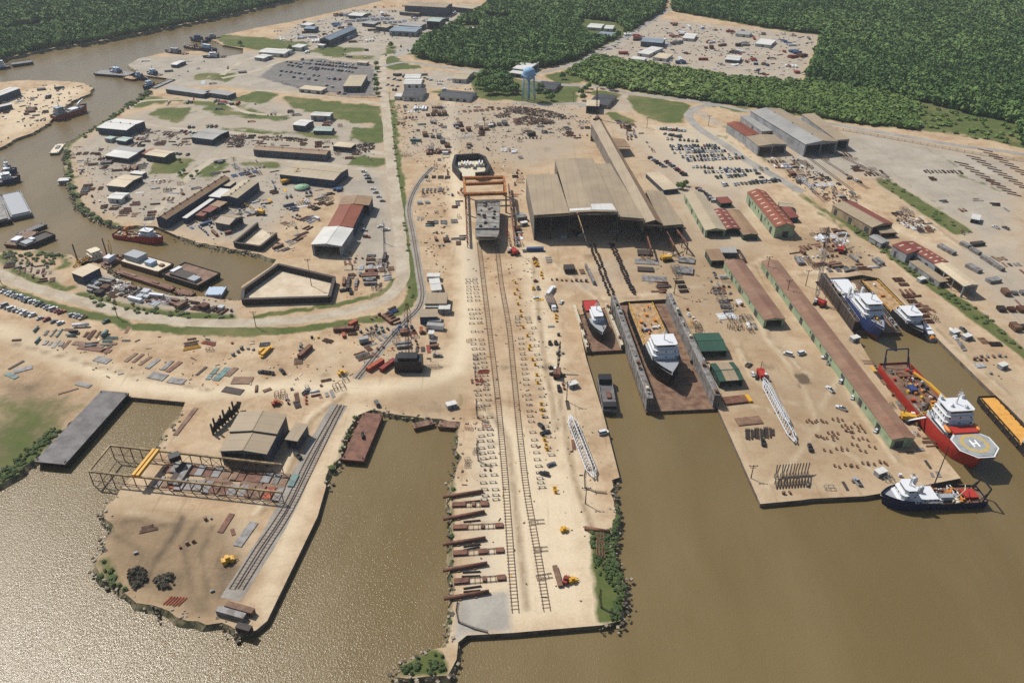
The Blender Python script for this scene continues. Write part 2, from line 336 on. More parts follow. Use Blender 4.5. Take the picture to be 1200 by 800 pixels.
# --- pale, scoured sand and dusty lanes
band('pale', [(528,120),(527,160),(532,200),(540,250),(546,300),(548,350),(545,400),(535,435),(500,450),(430,455),(330,452),(240,460),(150,450),(90,425),(0,385)], 13, 6, 1.0)
band('pale', [(430,370),(300,410),(200,400)], 8, 8, .4); band('pale', [(622,290),(640,400),(660,520),(690,650),(700,720)], 14, 8, .85)
zone('pale', [(555,500),(590,480),(690,560),(700,730),(600,738),(545,740)], 10, .95); zone('pale', [(380,560),(400,530),(460,490),(420,470),(330,600),(300,700),(310,725)], 8, .8)
band('pale', [(800,290),(840,300),(870,280),(890,240),(870,215)], 14, 8, .6); band('pale', [(905,205),(960,250),(1020,300),(1080,360),(1130,420),(1200,470)], 10, 6, .5)
band('pale', [(1040,205),(1150,270),(1190,285),(1100,290),(1030,260),(980,215)], 12, 8, .55); band('pale', [(840,490),(870,540),(895,590)], 4, 4, .6)
zone('pale', [(290,328),(330,310),(392,325),(388,356),(310,356)], 4, .6); zone('pale', [(720,150),(830,155),(830,205),(770,190)], 14, .5)
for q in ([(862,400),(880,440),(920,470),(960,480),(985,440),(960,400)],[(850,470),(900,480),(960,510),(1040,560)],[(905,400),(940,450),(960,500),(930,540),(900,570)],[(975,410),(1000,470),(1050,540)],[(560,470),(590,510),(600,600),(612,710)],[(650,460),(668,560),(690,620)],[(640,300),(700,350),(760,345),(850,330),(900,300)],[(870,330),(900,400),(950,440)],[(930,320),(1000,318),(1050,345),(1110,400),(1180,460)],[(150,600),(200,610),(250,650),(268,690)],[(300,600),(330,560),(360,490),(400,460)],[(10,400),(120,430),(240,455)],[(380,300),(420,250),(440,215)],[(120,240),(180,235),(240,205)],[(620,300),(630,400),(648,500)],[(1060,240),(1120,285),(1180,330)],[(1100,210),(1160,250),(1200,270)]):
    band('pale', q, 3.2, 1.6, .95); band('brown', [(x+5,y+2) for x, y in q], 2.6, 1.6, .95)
zone('pale', [(0,115),(60,98),(100,105),(60,140),(0,165)], 8, .7)

def zone_weights(xy):
    x, y = xy[:, 0], xy[:, 1]; out = {}
    for kind, pts, f, k in ZONES:
        if k <= 0: continue
        if kind.endswith('*'):
            line, w = pts; kk = kind[:-1]
            xs = [p[0] for p in line]; ys = [p[1] for p in line]; pad = w + f*2
        else:
            kk = kind; xs = [p[0] for p in pts]; ys = [p[1] for p in pts]; pad = f*2
        sel = np.where((x > min(xs)-pad) & (x < max(xs)+pad) & (y > min(ys)-pad) & (y < max(ys)+pad))[0]
        if not len(sel): continue
        sx, sy = x[sel], y[sel]
        if kind.endswith('*'): d = seg_dist(sx, sy, line, False) - w/2
        else:
            d = seg_dist(sx, sy, pts); d = np.where(pip(sx, sy, pts), -d, d)
        wgt = np.clip(0.5 - d/(2*f), 0, 1) * k
        arr = out.setdefault(kk, np.zeros(len(x))); arr[sel] = np.maximum(arr[sel], wgt)
    return out

def land_material():
    m, n, l, p = new_mat('yard_ground')
    vec = coords(n, l, True, 1.0)
    big = noise(n, l, vec, 0.018, 6, 0.6); mid = noise(n, l, vec, 0.09, 6, 0.65); fine = noise(n, l, vec, 0.9, 5, 0.7)
    patch_ = noise(n, l, vec, 0.035, 8, 0.72)
    sand = mix(n, l, ramp(n, l, big, 0.30, 0.72), L(207,178,142), L(190,165,134))
    sand = mix(n, l, ramp(n, l, patch_, 0.42, 0.82), sand, L(221,203,174))
    sand = mix(n, l, ramp(n, l, patch_, 0.20, 0.50, (1,1,1,1), (0,0,0,1)), sand, L(172,143,112))
    sand = mix(n, l, 0.5, sand, ramp(n, l, mid, 0.30, 0.66, (.62,.57,.52,1), (1.08,1.08,1.08,1)), 'MULTIPLY')
    sand = mix(n, l, 0.5, sand, ramp(n, l, noise(n, l, vec, 0.30, 8, 0.75), 0.52, 0.72, (1.04,1.04,1.04,1), (.66,.60,.54,1)), 'MULTIPLY')
    def attr(nm):
        a = n.new('ShaderNodeAttribute'); a.attribute_name = nm; return a.outputs['Fac']
    def soft(nm, lo=0.38, hi=0.62, amt=0.9):
        # break the edge of a zone up with noise
        s = n.new('ShaderNodeMath'); s.operation = 'MULTIPLY_ADD'; l.new(mid, s.inputs[0]); s.inputs[1].default_value = amt; s.inputs[2].default_value = -amt*0.5
        t = n.new('ShaderNodeMath'); t.operation = 'ADD'; l.new(attr(nm), t.inputs[0]); l.new(s.outputs[0], t.inputs[1])
        return ramp(n, l, t.outputs[0], lo, hi)
    c = sand
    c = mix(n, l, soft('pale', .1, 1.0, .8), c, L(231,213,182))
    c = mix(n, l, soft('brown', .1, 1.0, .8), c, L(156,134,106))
    c = mix(n, l, soft('dark', .2, .7, .9), c, L(112,98,80))
    grey = mix(n, l, ramp(n, l, patch_, 0.32, 0.68), L(196,187,171), L(163,154,140))
    c = mix(n, l, soft('grey', .2, .95, .9), c, grey)
    c = mix(n, l, soft('concrete', .2, .8, .4), c, mix(n, l, ramp(n, l, mid, .4, .6), L(166,162,154), L(186,180,168)))
    c = mix(n, l, soft('asphalt', .3, .7, .3), c, mix(n, l, ramp(n, l, mid, .4, .6), L(140,136,132), L(124,121,118)))
    # wheel tracks and stains: stretched noise in two directions
    for sc, th in (((0.35, 0.02, 1), .60), ((0.03, 0.30, 1), .62)):
        st = noise(n, l, coords(n, l, True, sc), 1.0, 4, 0.6)
        c = mix(n, l, 0.42, c, ramp(n, l, st, th, th+.12, (1,1,1,1), (.55,.5,.44,1)), 'MULTIPLY')
    grass = mix(n, l, ramp(n, l, mid, 0.35, 0.65), L(84,100,52), L(106,112,66))
    grass = mix(n, l, ramp(n, l, big, 0.5, 0.7), grass, L(138,130,90))
    c = mix(n, l, soft('grass', .30, .68, 1.0), c, grass)
    c = mix(n, l, 0.40, c, ramp(n, l, fine, 0.28, 0.72, (.55,.53,.5,1), (1.05,1.05,1.05,1)), 'MULTIPLY')
    l.new(c, p.inputs['Base Color']); p.inputs['Roughness'].default_value = 0.95; p.inputs['Specular IOR Level'].default_value = 0.1
    bp = n.new('ShaderNodeBump'); bp.inputs['Strength'].default_value = 0.5; bp.inputs['Distance'].default_value = 0.5
    l.new(mid, bp.inputs['Height']); l.new(bp.outputs[0], p.inputs['Normal'])
    return m
M_LAND = land_material()
M_BANK = worn('bank_rubble', L(150,134,104), L(74,78,46), .42, .58, scale=.25)
M_QUAY = worn('quay_wall', (.16,.13,.10), (.07,.05,.04), scale=.3)

def build_land(name, out, label, dense=True):
    pts = [Vector(p) for p in out]; nb = len(pts)
    if dense:
        gx, gy = np.meshgrid(np.arange(-220, 1420, 4.5), np.concatenate([np.arange(-12, 120, 3.0), np.arange(120, 800, 4.5)]))
        gx = gx.ravel() + RNG.uniform(-1.2, 1.2, gx.size); gy = gy.ravel() + RNG.uniform(-.9, .9, gy.size)
        u = (gx-600)/FPX; v = (gy-400)/FPX; t = CAM_H/(sp+v*cp); X = u*t; Y = (cp-v*sp)*t
        ok = pip(X, Y, out) & (seg_dist(X, Y, out) > 1.2)
        pts += [Vector((a, b)) for a, b in zip(X[ok], Y[ok])]
    vs, es, fs, *_ = delaunay_2d_cdt(pts, [], [list(range(nb))], 1, 1e-4)
    xy = np.array([(v.x, v.y) for v in vs]); nv = len(vs)
    ring = [Vector((p[0], p[1])) for p in out]
    nat = NAT[tuple(out[0])]; ar = sum(out[i][0]*out[(i+1)%nb][1] - out[(i+1)%nb][0]*out[i][1] for i in range(nb)); sg = 1 if ar > 0 else -1
    low = []
    for i, p in enumerate(ring):
        t = (ring[(i+1)%nb] - ring[i-1]).normalized(); k = 4.5*RNG.uniform(.7, 1.3) if (nat[i] and nat[i-1]) else 0.0
        low.append(p + Vector((t.y, -t.x))*sg*k)
    verts = [(v.x, v.y, 0.0) for v in vs] + [(p.x, p.y, 0.0) for p in ring] + [(p.x, p.y, -6.0) for p in low]
    faces = []
    for f in fs:
        a, b, c = (vs[i] for i in f[:3])
        faces.append(list(f) if (b-a).cross(c-a) > 0 else list(f)[::-1])
    nt = len(faces)
    for i in range(nb):
        j = (i+1) % nb; q = [nv+i, nv+j, nv+nb+j, nv+nb+i]
        faces.append(q[::-1] if ar > 0 else q)
    me = bpy.data.meshes.new(name); me.from_pydata(verts, [], faces)
    me.materials.append(M_LAND); me.materials.append(M_QUAY); me.materials.append(M_BANK)
    me.polygons.foreach_set('material_index', [0]*nt + [2 if q else 1 for q in nat])
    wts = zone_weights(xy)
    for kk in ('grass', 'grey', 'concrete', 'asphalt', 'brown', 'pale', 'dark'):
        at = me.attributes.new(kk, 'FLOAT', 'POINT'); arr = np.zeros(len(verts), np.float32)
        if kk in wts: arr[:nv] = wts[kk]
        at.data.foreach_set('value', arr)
    me.update()
    o = bpy.data.objects.new(name, me); COL.objects.link(o); tag(o, label, 'ground', kind='structure'); return o
build_land('ground', OUT_MAIN, 'sandy shipyard ground with quays and slips')
build_land('ground', OUT_FAR, 'wooded far bank of the river')
build_land('ground', OUT_WEST, 'sandy yard peninsula in the river bend')

def water_material():
    m, n, l, p = new_mat('muddy_water')
    vec = coords(n, l, True, 1.0)
    big = noise(n, l, vec, 0.006, 4, 0.5)
    st = noise(n, l, coords(n, l, True, (.02,.006,1)), 1.0, 6, .62)
    c = mix(n, l, ramp(n, l, big, 0.3, 0.7), (.122,.086,.035), (.140,.101,.043))
    c = mix(n, l, ramp(n, l, st, .42, .72), c, (.158,.116,.054))
    l.new(c, p.inputs['Base Color']); l.new(ramp(n, l, st, .35, .65, (.17,.17,.17,1), (.28,.28,.28,1)), p.inputs['Roughness']); p.inputs['IOR'].default_value = 1.33; p.inputs['Specular IOR Level'].default_value = 0.38
    rip = n.new('ShaderNodeTexNoise'); rip.inputs['Scale'].default_value = 1.3; rip.inputs['Detail'].default_value = 3; rip.inputs['Roughness'].default_value = 0.7
    l.new(coords(n, l, True, (1.0, 0.75, 1)), rip.inputs['Vector'])
    bp = n.new('ShaderNodeBump'); bp.inputs['Strength'].default_value = 1.0; bp.inputs['Distance'].default_value = 0.17
    l.new(rip.outputs['Fac'], bp.inputs['Height']); l.new(bp.outputs[0], p.inputs['Normal'])
    return m
M_WATER = water_material()
wm = MB(); wm.add([(-3200,-300,WATER_Z),(3200,-300,WATER_Z),(3200,3800,WATER_Z),(-3200,3800,WATER_Z)], [(0,1,2,3)])
tag(wm.build('water', M_WATER), 'brown muddy river and basin water', 'water', kind='structure')

# ------------------------------------------------------------------ roads
M_ROAD_PALE = worn('shell_road', L(206,194,172), L(186,170,146), .4, .6, .06, .95, grain=.2)
M_ROAD_GREY = worn('asphalt_road', L(176,172,162), L(150,146,138), .4, .65, .05, .9, grain=.15)
M_TRACK = worn('gravel_track', L(178,172,162), L(156,148,136), .4, .65, .08, .95, grain=.25)
def smooth_line(pts, step=6.0):
    P = [G(*p).xy for p in pts]; out = []
    for i in range(len(P)-1):
        p0, p1, p2, p3 = P[max(i-1,0)], P[i], P[i+1], P[min(i+2,len(P)-1)]
        k = max(2, int((p2-p1).length/step))
        for j in range(k):
            t = j/k
            out.append(0.5*((2*p1)+(p2-p0)*t+(2*p0-5*p1+4*p2-p3)*t*t+(3*p1-p0-3*p2+p3)*t**3))
    out.append(P[-1]); return out
def ribbon(name, pts, width, m, z, label, wob=0.25, world_pts=None, cat='road'):
    C = world_pts or smooth_line(pts); mb = MB(); vs = []; rr = random.Random(len(pts)*17+int(width*10))
    for i, c in enumerate(C):
        d = (C[min(i+1,len(C)-1)] - C[max(i-1,0)]).normalized(); nr = Vector((-d.y, d.x))
        for s in (1, -1):
            q = c + nr*s*(width/2 + rr.uniform(-wob, wob)); vs.append((q.x, q.y, z))
    mb.add(vs, [(2*i, 2*i+1, 2*i+3, 2*i+2) for i in range(len(C)-1)])
    return tag(mb.build(name, m), label, cat, kind='structure')
ribbon('road', [(-80,296),(0,322),(30,334),(75,347),(115,358),(150,367),(190,374),(230,378),(300,378),(362,373),(425,360),(455,348),(470,330),(473,318),(470,290),(467,260),(462,220),(458,190),(454,150),(450,110),(448,75),(452,66),(462,64)], 9.5, M_ROAD_PALE, .03, 'pale shell road curving along the canal levee', .5)
ribbon('road', [(448,78),(475,73),(505,77),(537,81),(600,88),(640,84),(675,74),(700,62),(742,40),(775,17),(800,4),(830,-12)], 8, M_ROAD_GREY, .045, 'grey road leading through the woods to the far yard')
ribbon('road', [(462,66),(485,52),(525,37),(550,20),(570,5),(590,-10)], 8, M_ROAD_GREY, .06, 'grey road beside the far riverside yards')
ribbon('road', [(600,121),(640,123),(675,122),(700,128)], 7, M_ROAD_GREY, .045, 'grey access road below the water tower')
ribbon('road', [(610,90),(656,99),(700,102),(735,109),(800,117),(837,122),(875,130),(920,137),(960,143),(1050,158),(1125,171),(1200,181),(1320,205)], 8, M_ROAD_GREY, .05, 'grey road running along the edge of the scrub wood')
ribbon('road', [(842,123),(822,125),(809,131),(808,139),(825,155),(850,170),(875,188),(905,205),(940,225)], 9, M_ROAD_GREY, .07, 'grey road looping into the workers car park')
ribbon('road', [(507,196),(492,213),(482,232),(479,248),(483,270),(488,300),(492,325),(495,345),(490,362),(475,376),(452,402),(418,444)], 5.5, M_TRACK, .04, 'grey twin rail track beside the levee road')
ribbon('road', [(446,122),(390,114),(330,108),(300,106)], 6, M_ROAD_PALE, .035, 'pale lane between two grass fields')
ribbon('road', [(448,76),(400,71),(360,66),(330,72),(300,83),(260,92)], 7, M_ROAD_PALE, .038, 'pale lane around the large car park')
ribbon('road', [(455,180),(400,175),(340,166),(300,158),(200,150),(140,140)], 7, M_ROAD_PALE, .033, 'pale lane in front of the long western sheds')
ribbon('road', [(455,203),(400,195),(300,185),(270,184),(235,196),(170,262)], 8, M_ROAD_PALE, .036, 'pale lane down to the canal quay')
ribbon('road', [(150,128),(172,118),(250,118),(290,132),(330,135)], 6, M_ROAD_PALE, .031, 'pale lane by the river bend')
ribbon('road', [(700,66),(760,77),(850,90),(940,95)], 7, M_ROAD_PALE, .04, 'pale perimeter lane of the far storage yard')
ribbon('road', [(260,88),(290,70),(345,58),(420,52),(480,54)], 7, M_ROAD_PALE, .041, 'pale lane behind the large car park')
ribbon('road', [(270,702),(300,655),(330,605),(358,545),(380,505),(398,474)], 9, M_TRACK, .04, 'grey sloping rail track beside the plate yard')
# ------------------------------------------------------------------ buildings
RM = dict(
 white = roofing('white_metal_roof', L(232,230,224), L(214,212,204), (.42,.37,.30), .66, .8, 4, .12),
 cream = roofing('cream_metal_roof', L(226,208,176), L(208,190,160), (.35,.26,.17), .62, .8, 4, .15),
 beige = roofing('beige_metal_roof', L(196,180,150), L(184,168,140), (.30,.22,.15), .62, .8, 5, .12),
 tan = roofing('tan_metal_roof', L(178,160,132), L(164,146,120), (.26,.18,.11), .66, .85, 6, .10),
 tanbrown = roofing('brown_weathered_roof', L(170,140,106), L(148,118,90), (.22,.12,.07), .55, .75, 4, .25),
 brown = roofing('rust_stained_roof', L(162,128,104), L(142,104,84), (.20,.09,.05), .52, .7, 5, .3),
 rust = roofing('rust_red_roof', L(158,86,56), L(138,70,46), (.12,.04,.02), .55, .75, 3, .3),
 red = roofing('dull_red_roof', L(148,82,66), L(126,64,52), (.30,.18,.13), .62, .8, 4, .25),
 grey = roofing('grey_metal_roof', L(178,176,170), L(158,156,152), (.26,.20,.15), .64, .82, 4, .15),
 bluegrey = roofing('blue_grey_roof', L(150,166,178), L(132,146,158), (.3,.25,.2), .7, .85, 4, .15),
 palegreen = roofing('pale_green_roof', L(188,204,192), L(172,190,178), (.3,.26,.2), .68, .85, 4, .12),
 green = roofing('dark_green_roof', L(54,92,74), L(44,78,64), (.25,.2,.15), .72, .9, 4, .12),
 dark = roofing('charcoal_shingle_roof', L(78,78,82), L(64,64,68), None, pitch=2, var=.15))
WM = dict(
 blue = worn('blue_wall', L(58,76,104), L(44,58,82), scale=.12), slate = worn('slate_wall', L(90,100,112), L(70,78,88), scale=.12),
 green = worn('pale_green_wall', L(168,186,150), L(140,152,122), .45,.65, scale=.15), grey = worn('grey_wall', L(168,170,172), L(140,140,140), scale=.12),
 white = worn('white_wall', L(216,214,208), L(180,176,168), .5,.7, scale=.12), tan = worn('tan_wall', L(184,164,134), L(150,128,102), scale=.12),
 dgreen = worn('dark_green_wall', L(58,82,72), L(46,64,58), scale=.12), brown = worn('brown_wall', L(120,92,72), L(90,66,50), scale=.12))
M_DOOR = worn('roller_door', L(86,88,90), L(64,62,60), scale=.4); M_WIN = plain('window_glass', (.03,.04,.05), .15, spec=.5)
M_DARK = plain('dark_steel', (.035,.033,.032), .7); M_SKYL = plain('skylight_sheet', L(226,206,180), .5)
M_VENT = worn('vent_metal', L(170,164,150), L(120,100,84), scale=.5); M_CONC = worn('concrete', L(196,190,178), L(170,162,148), scale=.2, rough=.9)
def slab4(mb, a, b, c, d, th, mi=0):
    a, b, c, d = map(Vector, (a, b, c, d)); n = (b-a).cross(c-a).normalized()
    if n.z < 0: a, b, c, d = d, c, b, a; n = -n
    lo = [p - n*th for p in (a, b, c, d)]
    mb.add([a,b,c,d]+lo, [(0,1,2,3),(7,6,5,4),(0,4,5,1),(1,5,6,2),(2,6,7,3),(3,7,4,0)], mi)
def B(name, label, pa, pb, pc, h, roof='gable', rh=None, rm='beige', wm='grey', cat='warehouse', open=(), door=1, win=0, vents=0, sky=0, rm2=None, group=None, root=None, skip=(), band=None):
    a, b, c = G(*pa, h), G(*pb, h), G(*pc, h)
    u = (b-a).xy; Lx = u.length; u.normalize(); v = Vector((-u.y, u.x)); w = (c-b).xy.dot(v); Wy = abs(w)
    ctr = a.xy + u*Lx/2 + v*w/2; rz = math.atan2(u.y, u.x)
    rr = random.Random(label)
    base = Vector((ctr.x, ctr.y, 0))
    if root is None: root = thing(name, label, cat, base, rz, group); off = Matrix.Identity(4)
    else: off = root.matrix_basis.inverted() @ (Matrix.Translation(base) @ Matrix.Rotation(rz, 4, 'Z'))
    def put(mb, nm, m):
        mb.v = [tuple(off @ Vector(p)) for p in mb.v] if off != Matrix.Identity(4) else mb.v
        return mb.build(nm, m, root)
    X, Y = Lx/2, Wy/2; rh = rh if rh is not None else (0.16*Y if roof == 'gable' else 0.05*Wy)
    # outward normals, towards the camera
    toc = -ctr.normalized()
    nrm = {'n': v, 's': -v, 'e': u, 'w': -u}
    side = max('ns', key=lambda k: nrm[k].dot(toc)); end = max('ew', key=lambda k: nrm[k].dot(toc)); oend = 'e' if end == 'w' else 'w'; oside = 'n' if side == 's' else 's'
    op = {dict(side=side, end=end, oend=oend, oside=oside).get(o_, o_) for o_ in open}
    sk = {dict(side=side, end=end, oend=oend, oside=oside).get(o_, o_) for o_ in skip}
    t = 0.3; wb = MB()
    def zt(y): return h + (rh*(1-abs(y)/Y) if roof == 'gable' else (rh*(y+Y)/Wy if roof == 'mono' else 0)) - 0.25
    for s in 'nsew':
        if s in sk: continue
        if s in 'ns':
            y0, y1 = (Y-t, Y) if s == 'n' else (-Y, -Y+t); top = zt(Y if s == 'n' else -Y)
            if s in op:
                wb.box(-X, X, y0, y1, top-max(.9, h*.10), top); k = max(2, round(Lx/9))
                for i in range(k+1): x = -X+.35+(Lx-.7)*i/k; wb.box(x-.35, x+.35, y0, y1, 0, top-max(.9, h*.10))
            else: wb.box(-X, X, y0, y1, 0, top)
        else:
            x0, x1 = (X-t, X) if s == 'e' else (-X, -X+t); ins = t+.003
            lo_ = 0.0
            if s in op:
                lo_ = h*.86
                for y in (-Y+.7+ins, Y-.7-ins): wb.box(x0, x1, y-.5, y+.5, 0, lo_)
                if Wy > 22: wb.box(x0, x1, -.4, .4, 0, lo_)
            poly = [(-Y+ins, lo_), (Y-ins, lo_), (Y-ins, zt(Y)), (0, zt(0)), (-Y+ins, zt(-Y))]
            vs = [(x0, p, q) for p, q in poly] + [(x1, p, q) for p, q in poly]
            wb.add(vs, [(4,3,2,1,0), (5,6,7,8,9)] + [(i, (i+1)%5, 5+(i+1)%5, 5+i) for i in range(5)])
    put(wb, 'wall', WM[wm])
    o_ = .45
    if roof == 'gable':
        for sgn, m_ in ((-1, rm), (1, rm2 or rm)):
            rb = MB(); drop = rh*o_/Y
            slab4(rb, (-X-o_, sgn*(Y+o_), h-drop), (X+o_, sgn*(Y+o_), h-drop), (X+o_, sgn*.004, h+rh), (-X-o_, sgn*.004, h+rh), .22)
            if m_ is not None: put(rb, 'roof', RM[m_])
        if band:
            pb_ = MB()
            for sg in (-1, 1): slab4(pb_, (-.5*X, sg*(Y+o_), h-rh*o_/Y+.07), (.62*X, sg*(Y+o_), h-rh*o_/Y+.07), (.62*X, sg*.36, h+rh*(1-.36/Y)+.07), (-.5*X, sg*.36, h+rh*(1-.36/Y)+.07), .05)
            put(pb_, 'roof_sheet', RM[band])
        cb = MB(); cb.box(-X-o_, X+o_, -.35, .35, h+rh-.02, h+rh+.14); put(cb, 'ridge_cap', RM[rm])
    elif roof == 'mono':
        rb = MB(); slab4(rb, (-X-o_, -Y-o_, h), (X+o_, -Y-o_, h), (X+o_, Y+o_, h+rh), (-X-o_, Y+o_, h+rh), .22); put(rb, 'roof', RM[rm])
    else:
        rb = MB(); rb.box(-X-.2, X+.2, -Y-.2, Y+.2, h-.25, h+.05); put(rb, 'roof', RM[rm])
    def on_wall(s, along, z0, z1, wd, nm, m_, proud=.06):
        bb = MB()
        if s in 'ns': y = Y if s == 'n' else -Y; bb.box(along-wd/2, along+wd/2, y-.05 if s=='n' else y-proud, y+proud if s=='n' else y+.05, z0, z1)
        else: x = X if s == 'e' else -X; bb.box(x-.05 if s=='e' else x-proud, x+proud if s=='e' else x+.05, along-wd/2, along+wd/2, z0, z1)
        put(bb, nm, m_)
    if door:
        dw = min(5.0, Lx*.18); dh = min(h*.72, 5.0)
        if side not in op and side not in sk:
            for i in range(door): on_wall(side, -X + Lx*(i+.5+rr.uniform(-.2,.2))/door, 0, dh, dw*rr.uniform(.6,1), 'door', M_DOOR)
        if end not in op and end not in sk and Wy > 6: on_wall(end, rr.uniform(-.15,.15)*Wy, 0, dh, min(4.5, Wy*.4), 'door', M_DOOR)
    for i in range(win):
        if side in op: break
        on_wall(side, -X + Lx*(i+.9)/(win+.8), h*.42, h*.72, min(1.8, Lx*.08), 'window', M_WIN)
    def roofpt(x, y): return (h + rh*(1-abs(y)/Y)) if roof == 'gable' else (h+.05 if roof == 'flat' else h+rh*(y+Y)/Wy)
    for i in range(vents):
        x = -X + Lx*(i+.5)/vents; vb = MB(); y = 0 if roof == 'gable' else rr.uniform(-.6,.6)*Y; z = roofpt(x, y)
        vb.tube((x,y,z-.1), (x,y,z+.7), .45, n=8); vb.tube((x,y,z+.7), (x,y,z+1.1), .75, .2, n=8); put(vb, 'roof_vent', M_VENT)
    for i in range(sky):
        x = -X + Lx*(i+.5)/sky; sb = MB(); y0, y1 = Y*.30, Y*.72
        sgs = (-1, 1)
        for sg in sgs:
            slab4(sb, (x-.55, sg*y0, roofpt(x,y0)+.03), (x+.55, sg*y0, roofpt(x,y0)+.03), (x+.55, sg*y1, roofpt(x,y1)+.03), (x-.55, sg*y1, roofpt(x,y1)+.03), .05)
        put(sb, 'skylight', M_SKYL)
    return root

# --- west side, between river, canal and levee road
B('warehouse','white low roofed warehouse with blue walls on the river bend',(113.7,149.4),(148,152.5),(169,142),7,'gable',1.2,'white','blue',door=2,vents=3)
B('kiosk','tiny pale green roofed kiosk west of its twin below the white roofed warehouse',(122.5,162),(130,163),(133,160),4,'flat',0,'palegreen','grey','hut',door=1)
B('kiosk','pale green roofed kiosk in front of the white roofed warehouse, the larger of two',(136,164),(147,165.5),(151,161),4,'gable',.6,'palegreen','blue','hut',door=1)
B('shed','wide grey roofed shed with blue walls open on its east side, near parked white cars',(224,160.6),(249,163.5),(265,153),6,'gable',1,'grey','blue','shed',open=('end',),door=2)
B('shed','grey flat shed standing behind a white roofed open shed',(129,177),(160,179.5),(167,173.5),5,'flat',0,'grey','slate','shed')
B('shed','white roofed open fronted shed west of the lawn with green walls',(123,182),(150,185.6),(155,179.4),5,'mono',.8,'white','slate','shed',open=('side',))
B('workshop','cream roofed workshop with dark green walls beside a square lawn',(170,181),(192.5,184),(198,177),6,'gable',.8,'cream','dgreen',door=2)
B('lean_to','small rust red lean-to between the grey shed and the cream roofed workshop',(166,180),(171,180.5),(175,174),4,'flat',0,'rust','brown','shed',door=0)
B('shed','cream roofed gabled shed on the sandy canal bank',(125,217),(146,219),(160,206),5,'gable',1.2,'cream','slate','shed',open=('end',))
B('shed','narrow white roofed shed behind the cream roofed gabled shed',(152,203),(166,204.5),(168,201),4,'flat',0,'white','slate','shed')
B('house','small square white house on the sandy canal bank',(126,232),(142,233),(148,226),4,'gable',.8,'white','white','house',win=2)
B('shed','white box shed at the edge of the mown grass field, the farther of a pair',(364,135),(386,136),(388,132),6,'gable',.8,'white','grey','shed',door=2)
B('shed','white roofed shed set askew by the gravel pad, the nearer of a pair',(343,146),(357,147.5),(368,141.5),6,'gable',.8,'white','slate','shed',door=2)
B('shed','low grey green shed beside the gravel pad south of two white sheds',(367,153),(388,153.5),(389,149),4,'gable',.7,'palegreen','slate','shed')
B('warehouse','long low brown roofed warehouse with slate walls along the pale lane',(296.7,175),(381.7,181),(387,176),6.5,'gable',1.2,'tanbrown','slate',door=4,win=5,vents=4)
B('warehouse','broad beige roofed warehouse with navy walls west of the levee road',(327.5,204),(391,211),(407.5,197.5),7,'gable',1.5,'beige','blue',door=3)
B('canopy','flat cream canopy beside a dark scrap stack west of the levee road',(390,171),(411,173),(419,168.5),5,'flat',0,'cream','slate','canopy',open=('side','end'),door=0)
B('warehouse','very long brown roofed warehouse with navy gable facing the canal',(183,255),(258,207.5),(268.5,209),8,'gable',2.0,'tanbrown','blue',door=5,vents=9)
B('annex','long narrow white roofed annex beside the very long brown roofed warehouse',(213.7,255),(246,232.7),(250.5,233.5),5,'flat',0,'white','blue','annex',door=3)
B('annex','square white roofed annex between the brown and the beige warehouse',(244.5,230),(258,231.5),(267,221.5),6,'flat',0,'white','slate','annex')
B('shed','small square dull red roofed shed nearest the canal in a row of three',(229,252),(238,253),(244,247),4.5,'flat',0,'red','brown','shed')
B('shed','dull red roofed shed in the middle of a row of three sheds',(236,247),(246,248.5),(256,242.5),5.5,'flat',0,'red','slate','shed',open=('end',))
B('shed','brown roofed shed farthest from the canal in a row of three sheds',(245,241),(256.5,242.8),(265,236.5),5.5,'flat',0,'tanbrown','slate','shed',open=('end',))
B('warehouse','beige roofed warehouse with dotted vents and navy walls east of the brown roofed one',(259,230),(285,211),(300,215),8,'gable',1.2,'beige','blue',door=3,vents=5)
B('annex','small pale roofed blue annex at the head of the dotted beige warehouse',(261,217.5),(268.5,212),(276,213),6,'flat',0,'beige','blue','annex')
B('shed','tan barrel roofed shed with dark end by the walled sand bin',(252,260),(268.5,263),(283,253),6,'gable',2,'tan','slate','shed',open=('end',))
r = B('boat_shed','long boat shed with white, rust and tan roof sections and an open dark front',(365,286),(380,266),(414,267),9,'gable',1.2,'white','grey',open=('w','e'),door=0,sky=0,skip=())
B('boat_shed','x',(384,265.6),(398,240.5),(425.5,241),8.6,'gable',1.2,'rust','blue',root=r,skip=('oend','end'),door=2)
B('boat_shed','y',(397,240),(402,230),(436,231),8.8,'gable',1.2,'tanbrown','blue',root=r,skip=('end',),door=1)
B('shed','cream roofed blue walled shed on the canal south bank beside the dredge',(84,320),(104,310),(116,314),6,'mono',.6,'cream','blue','shed',door=2)
B('warehouse','white roofed blue hall on the western yard peninsula, the taller of two',(-20,114),(11,102.5),(21,104),8,'gable',1,'white','blue',door=2)
B('warehouse','low white roofed hall on the western yard peninsula, the lower of two',(-15,126),(10,120.5),(14,122),5,'gable',.8,'white','slate',door=2)
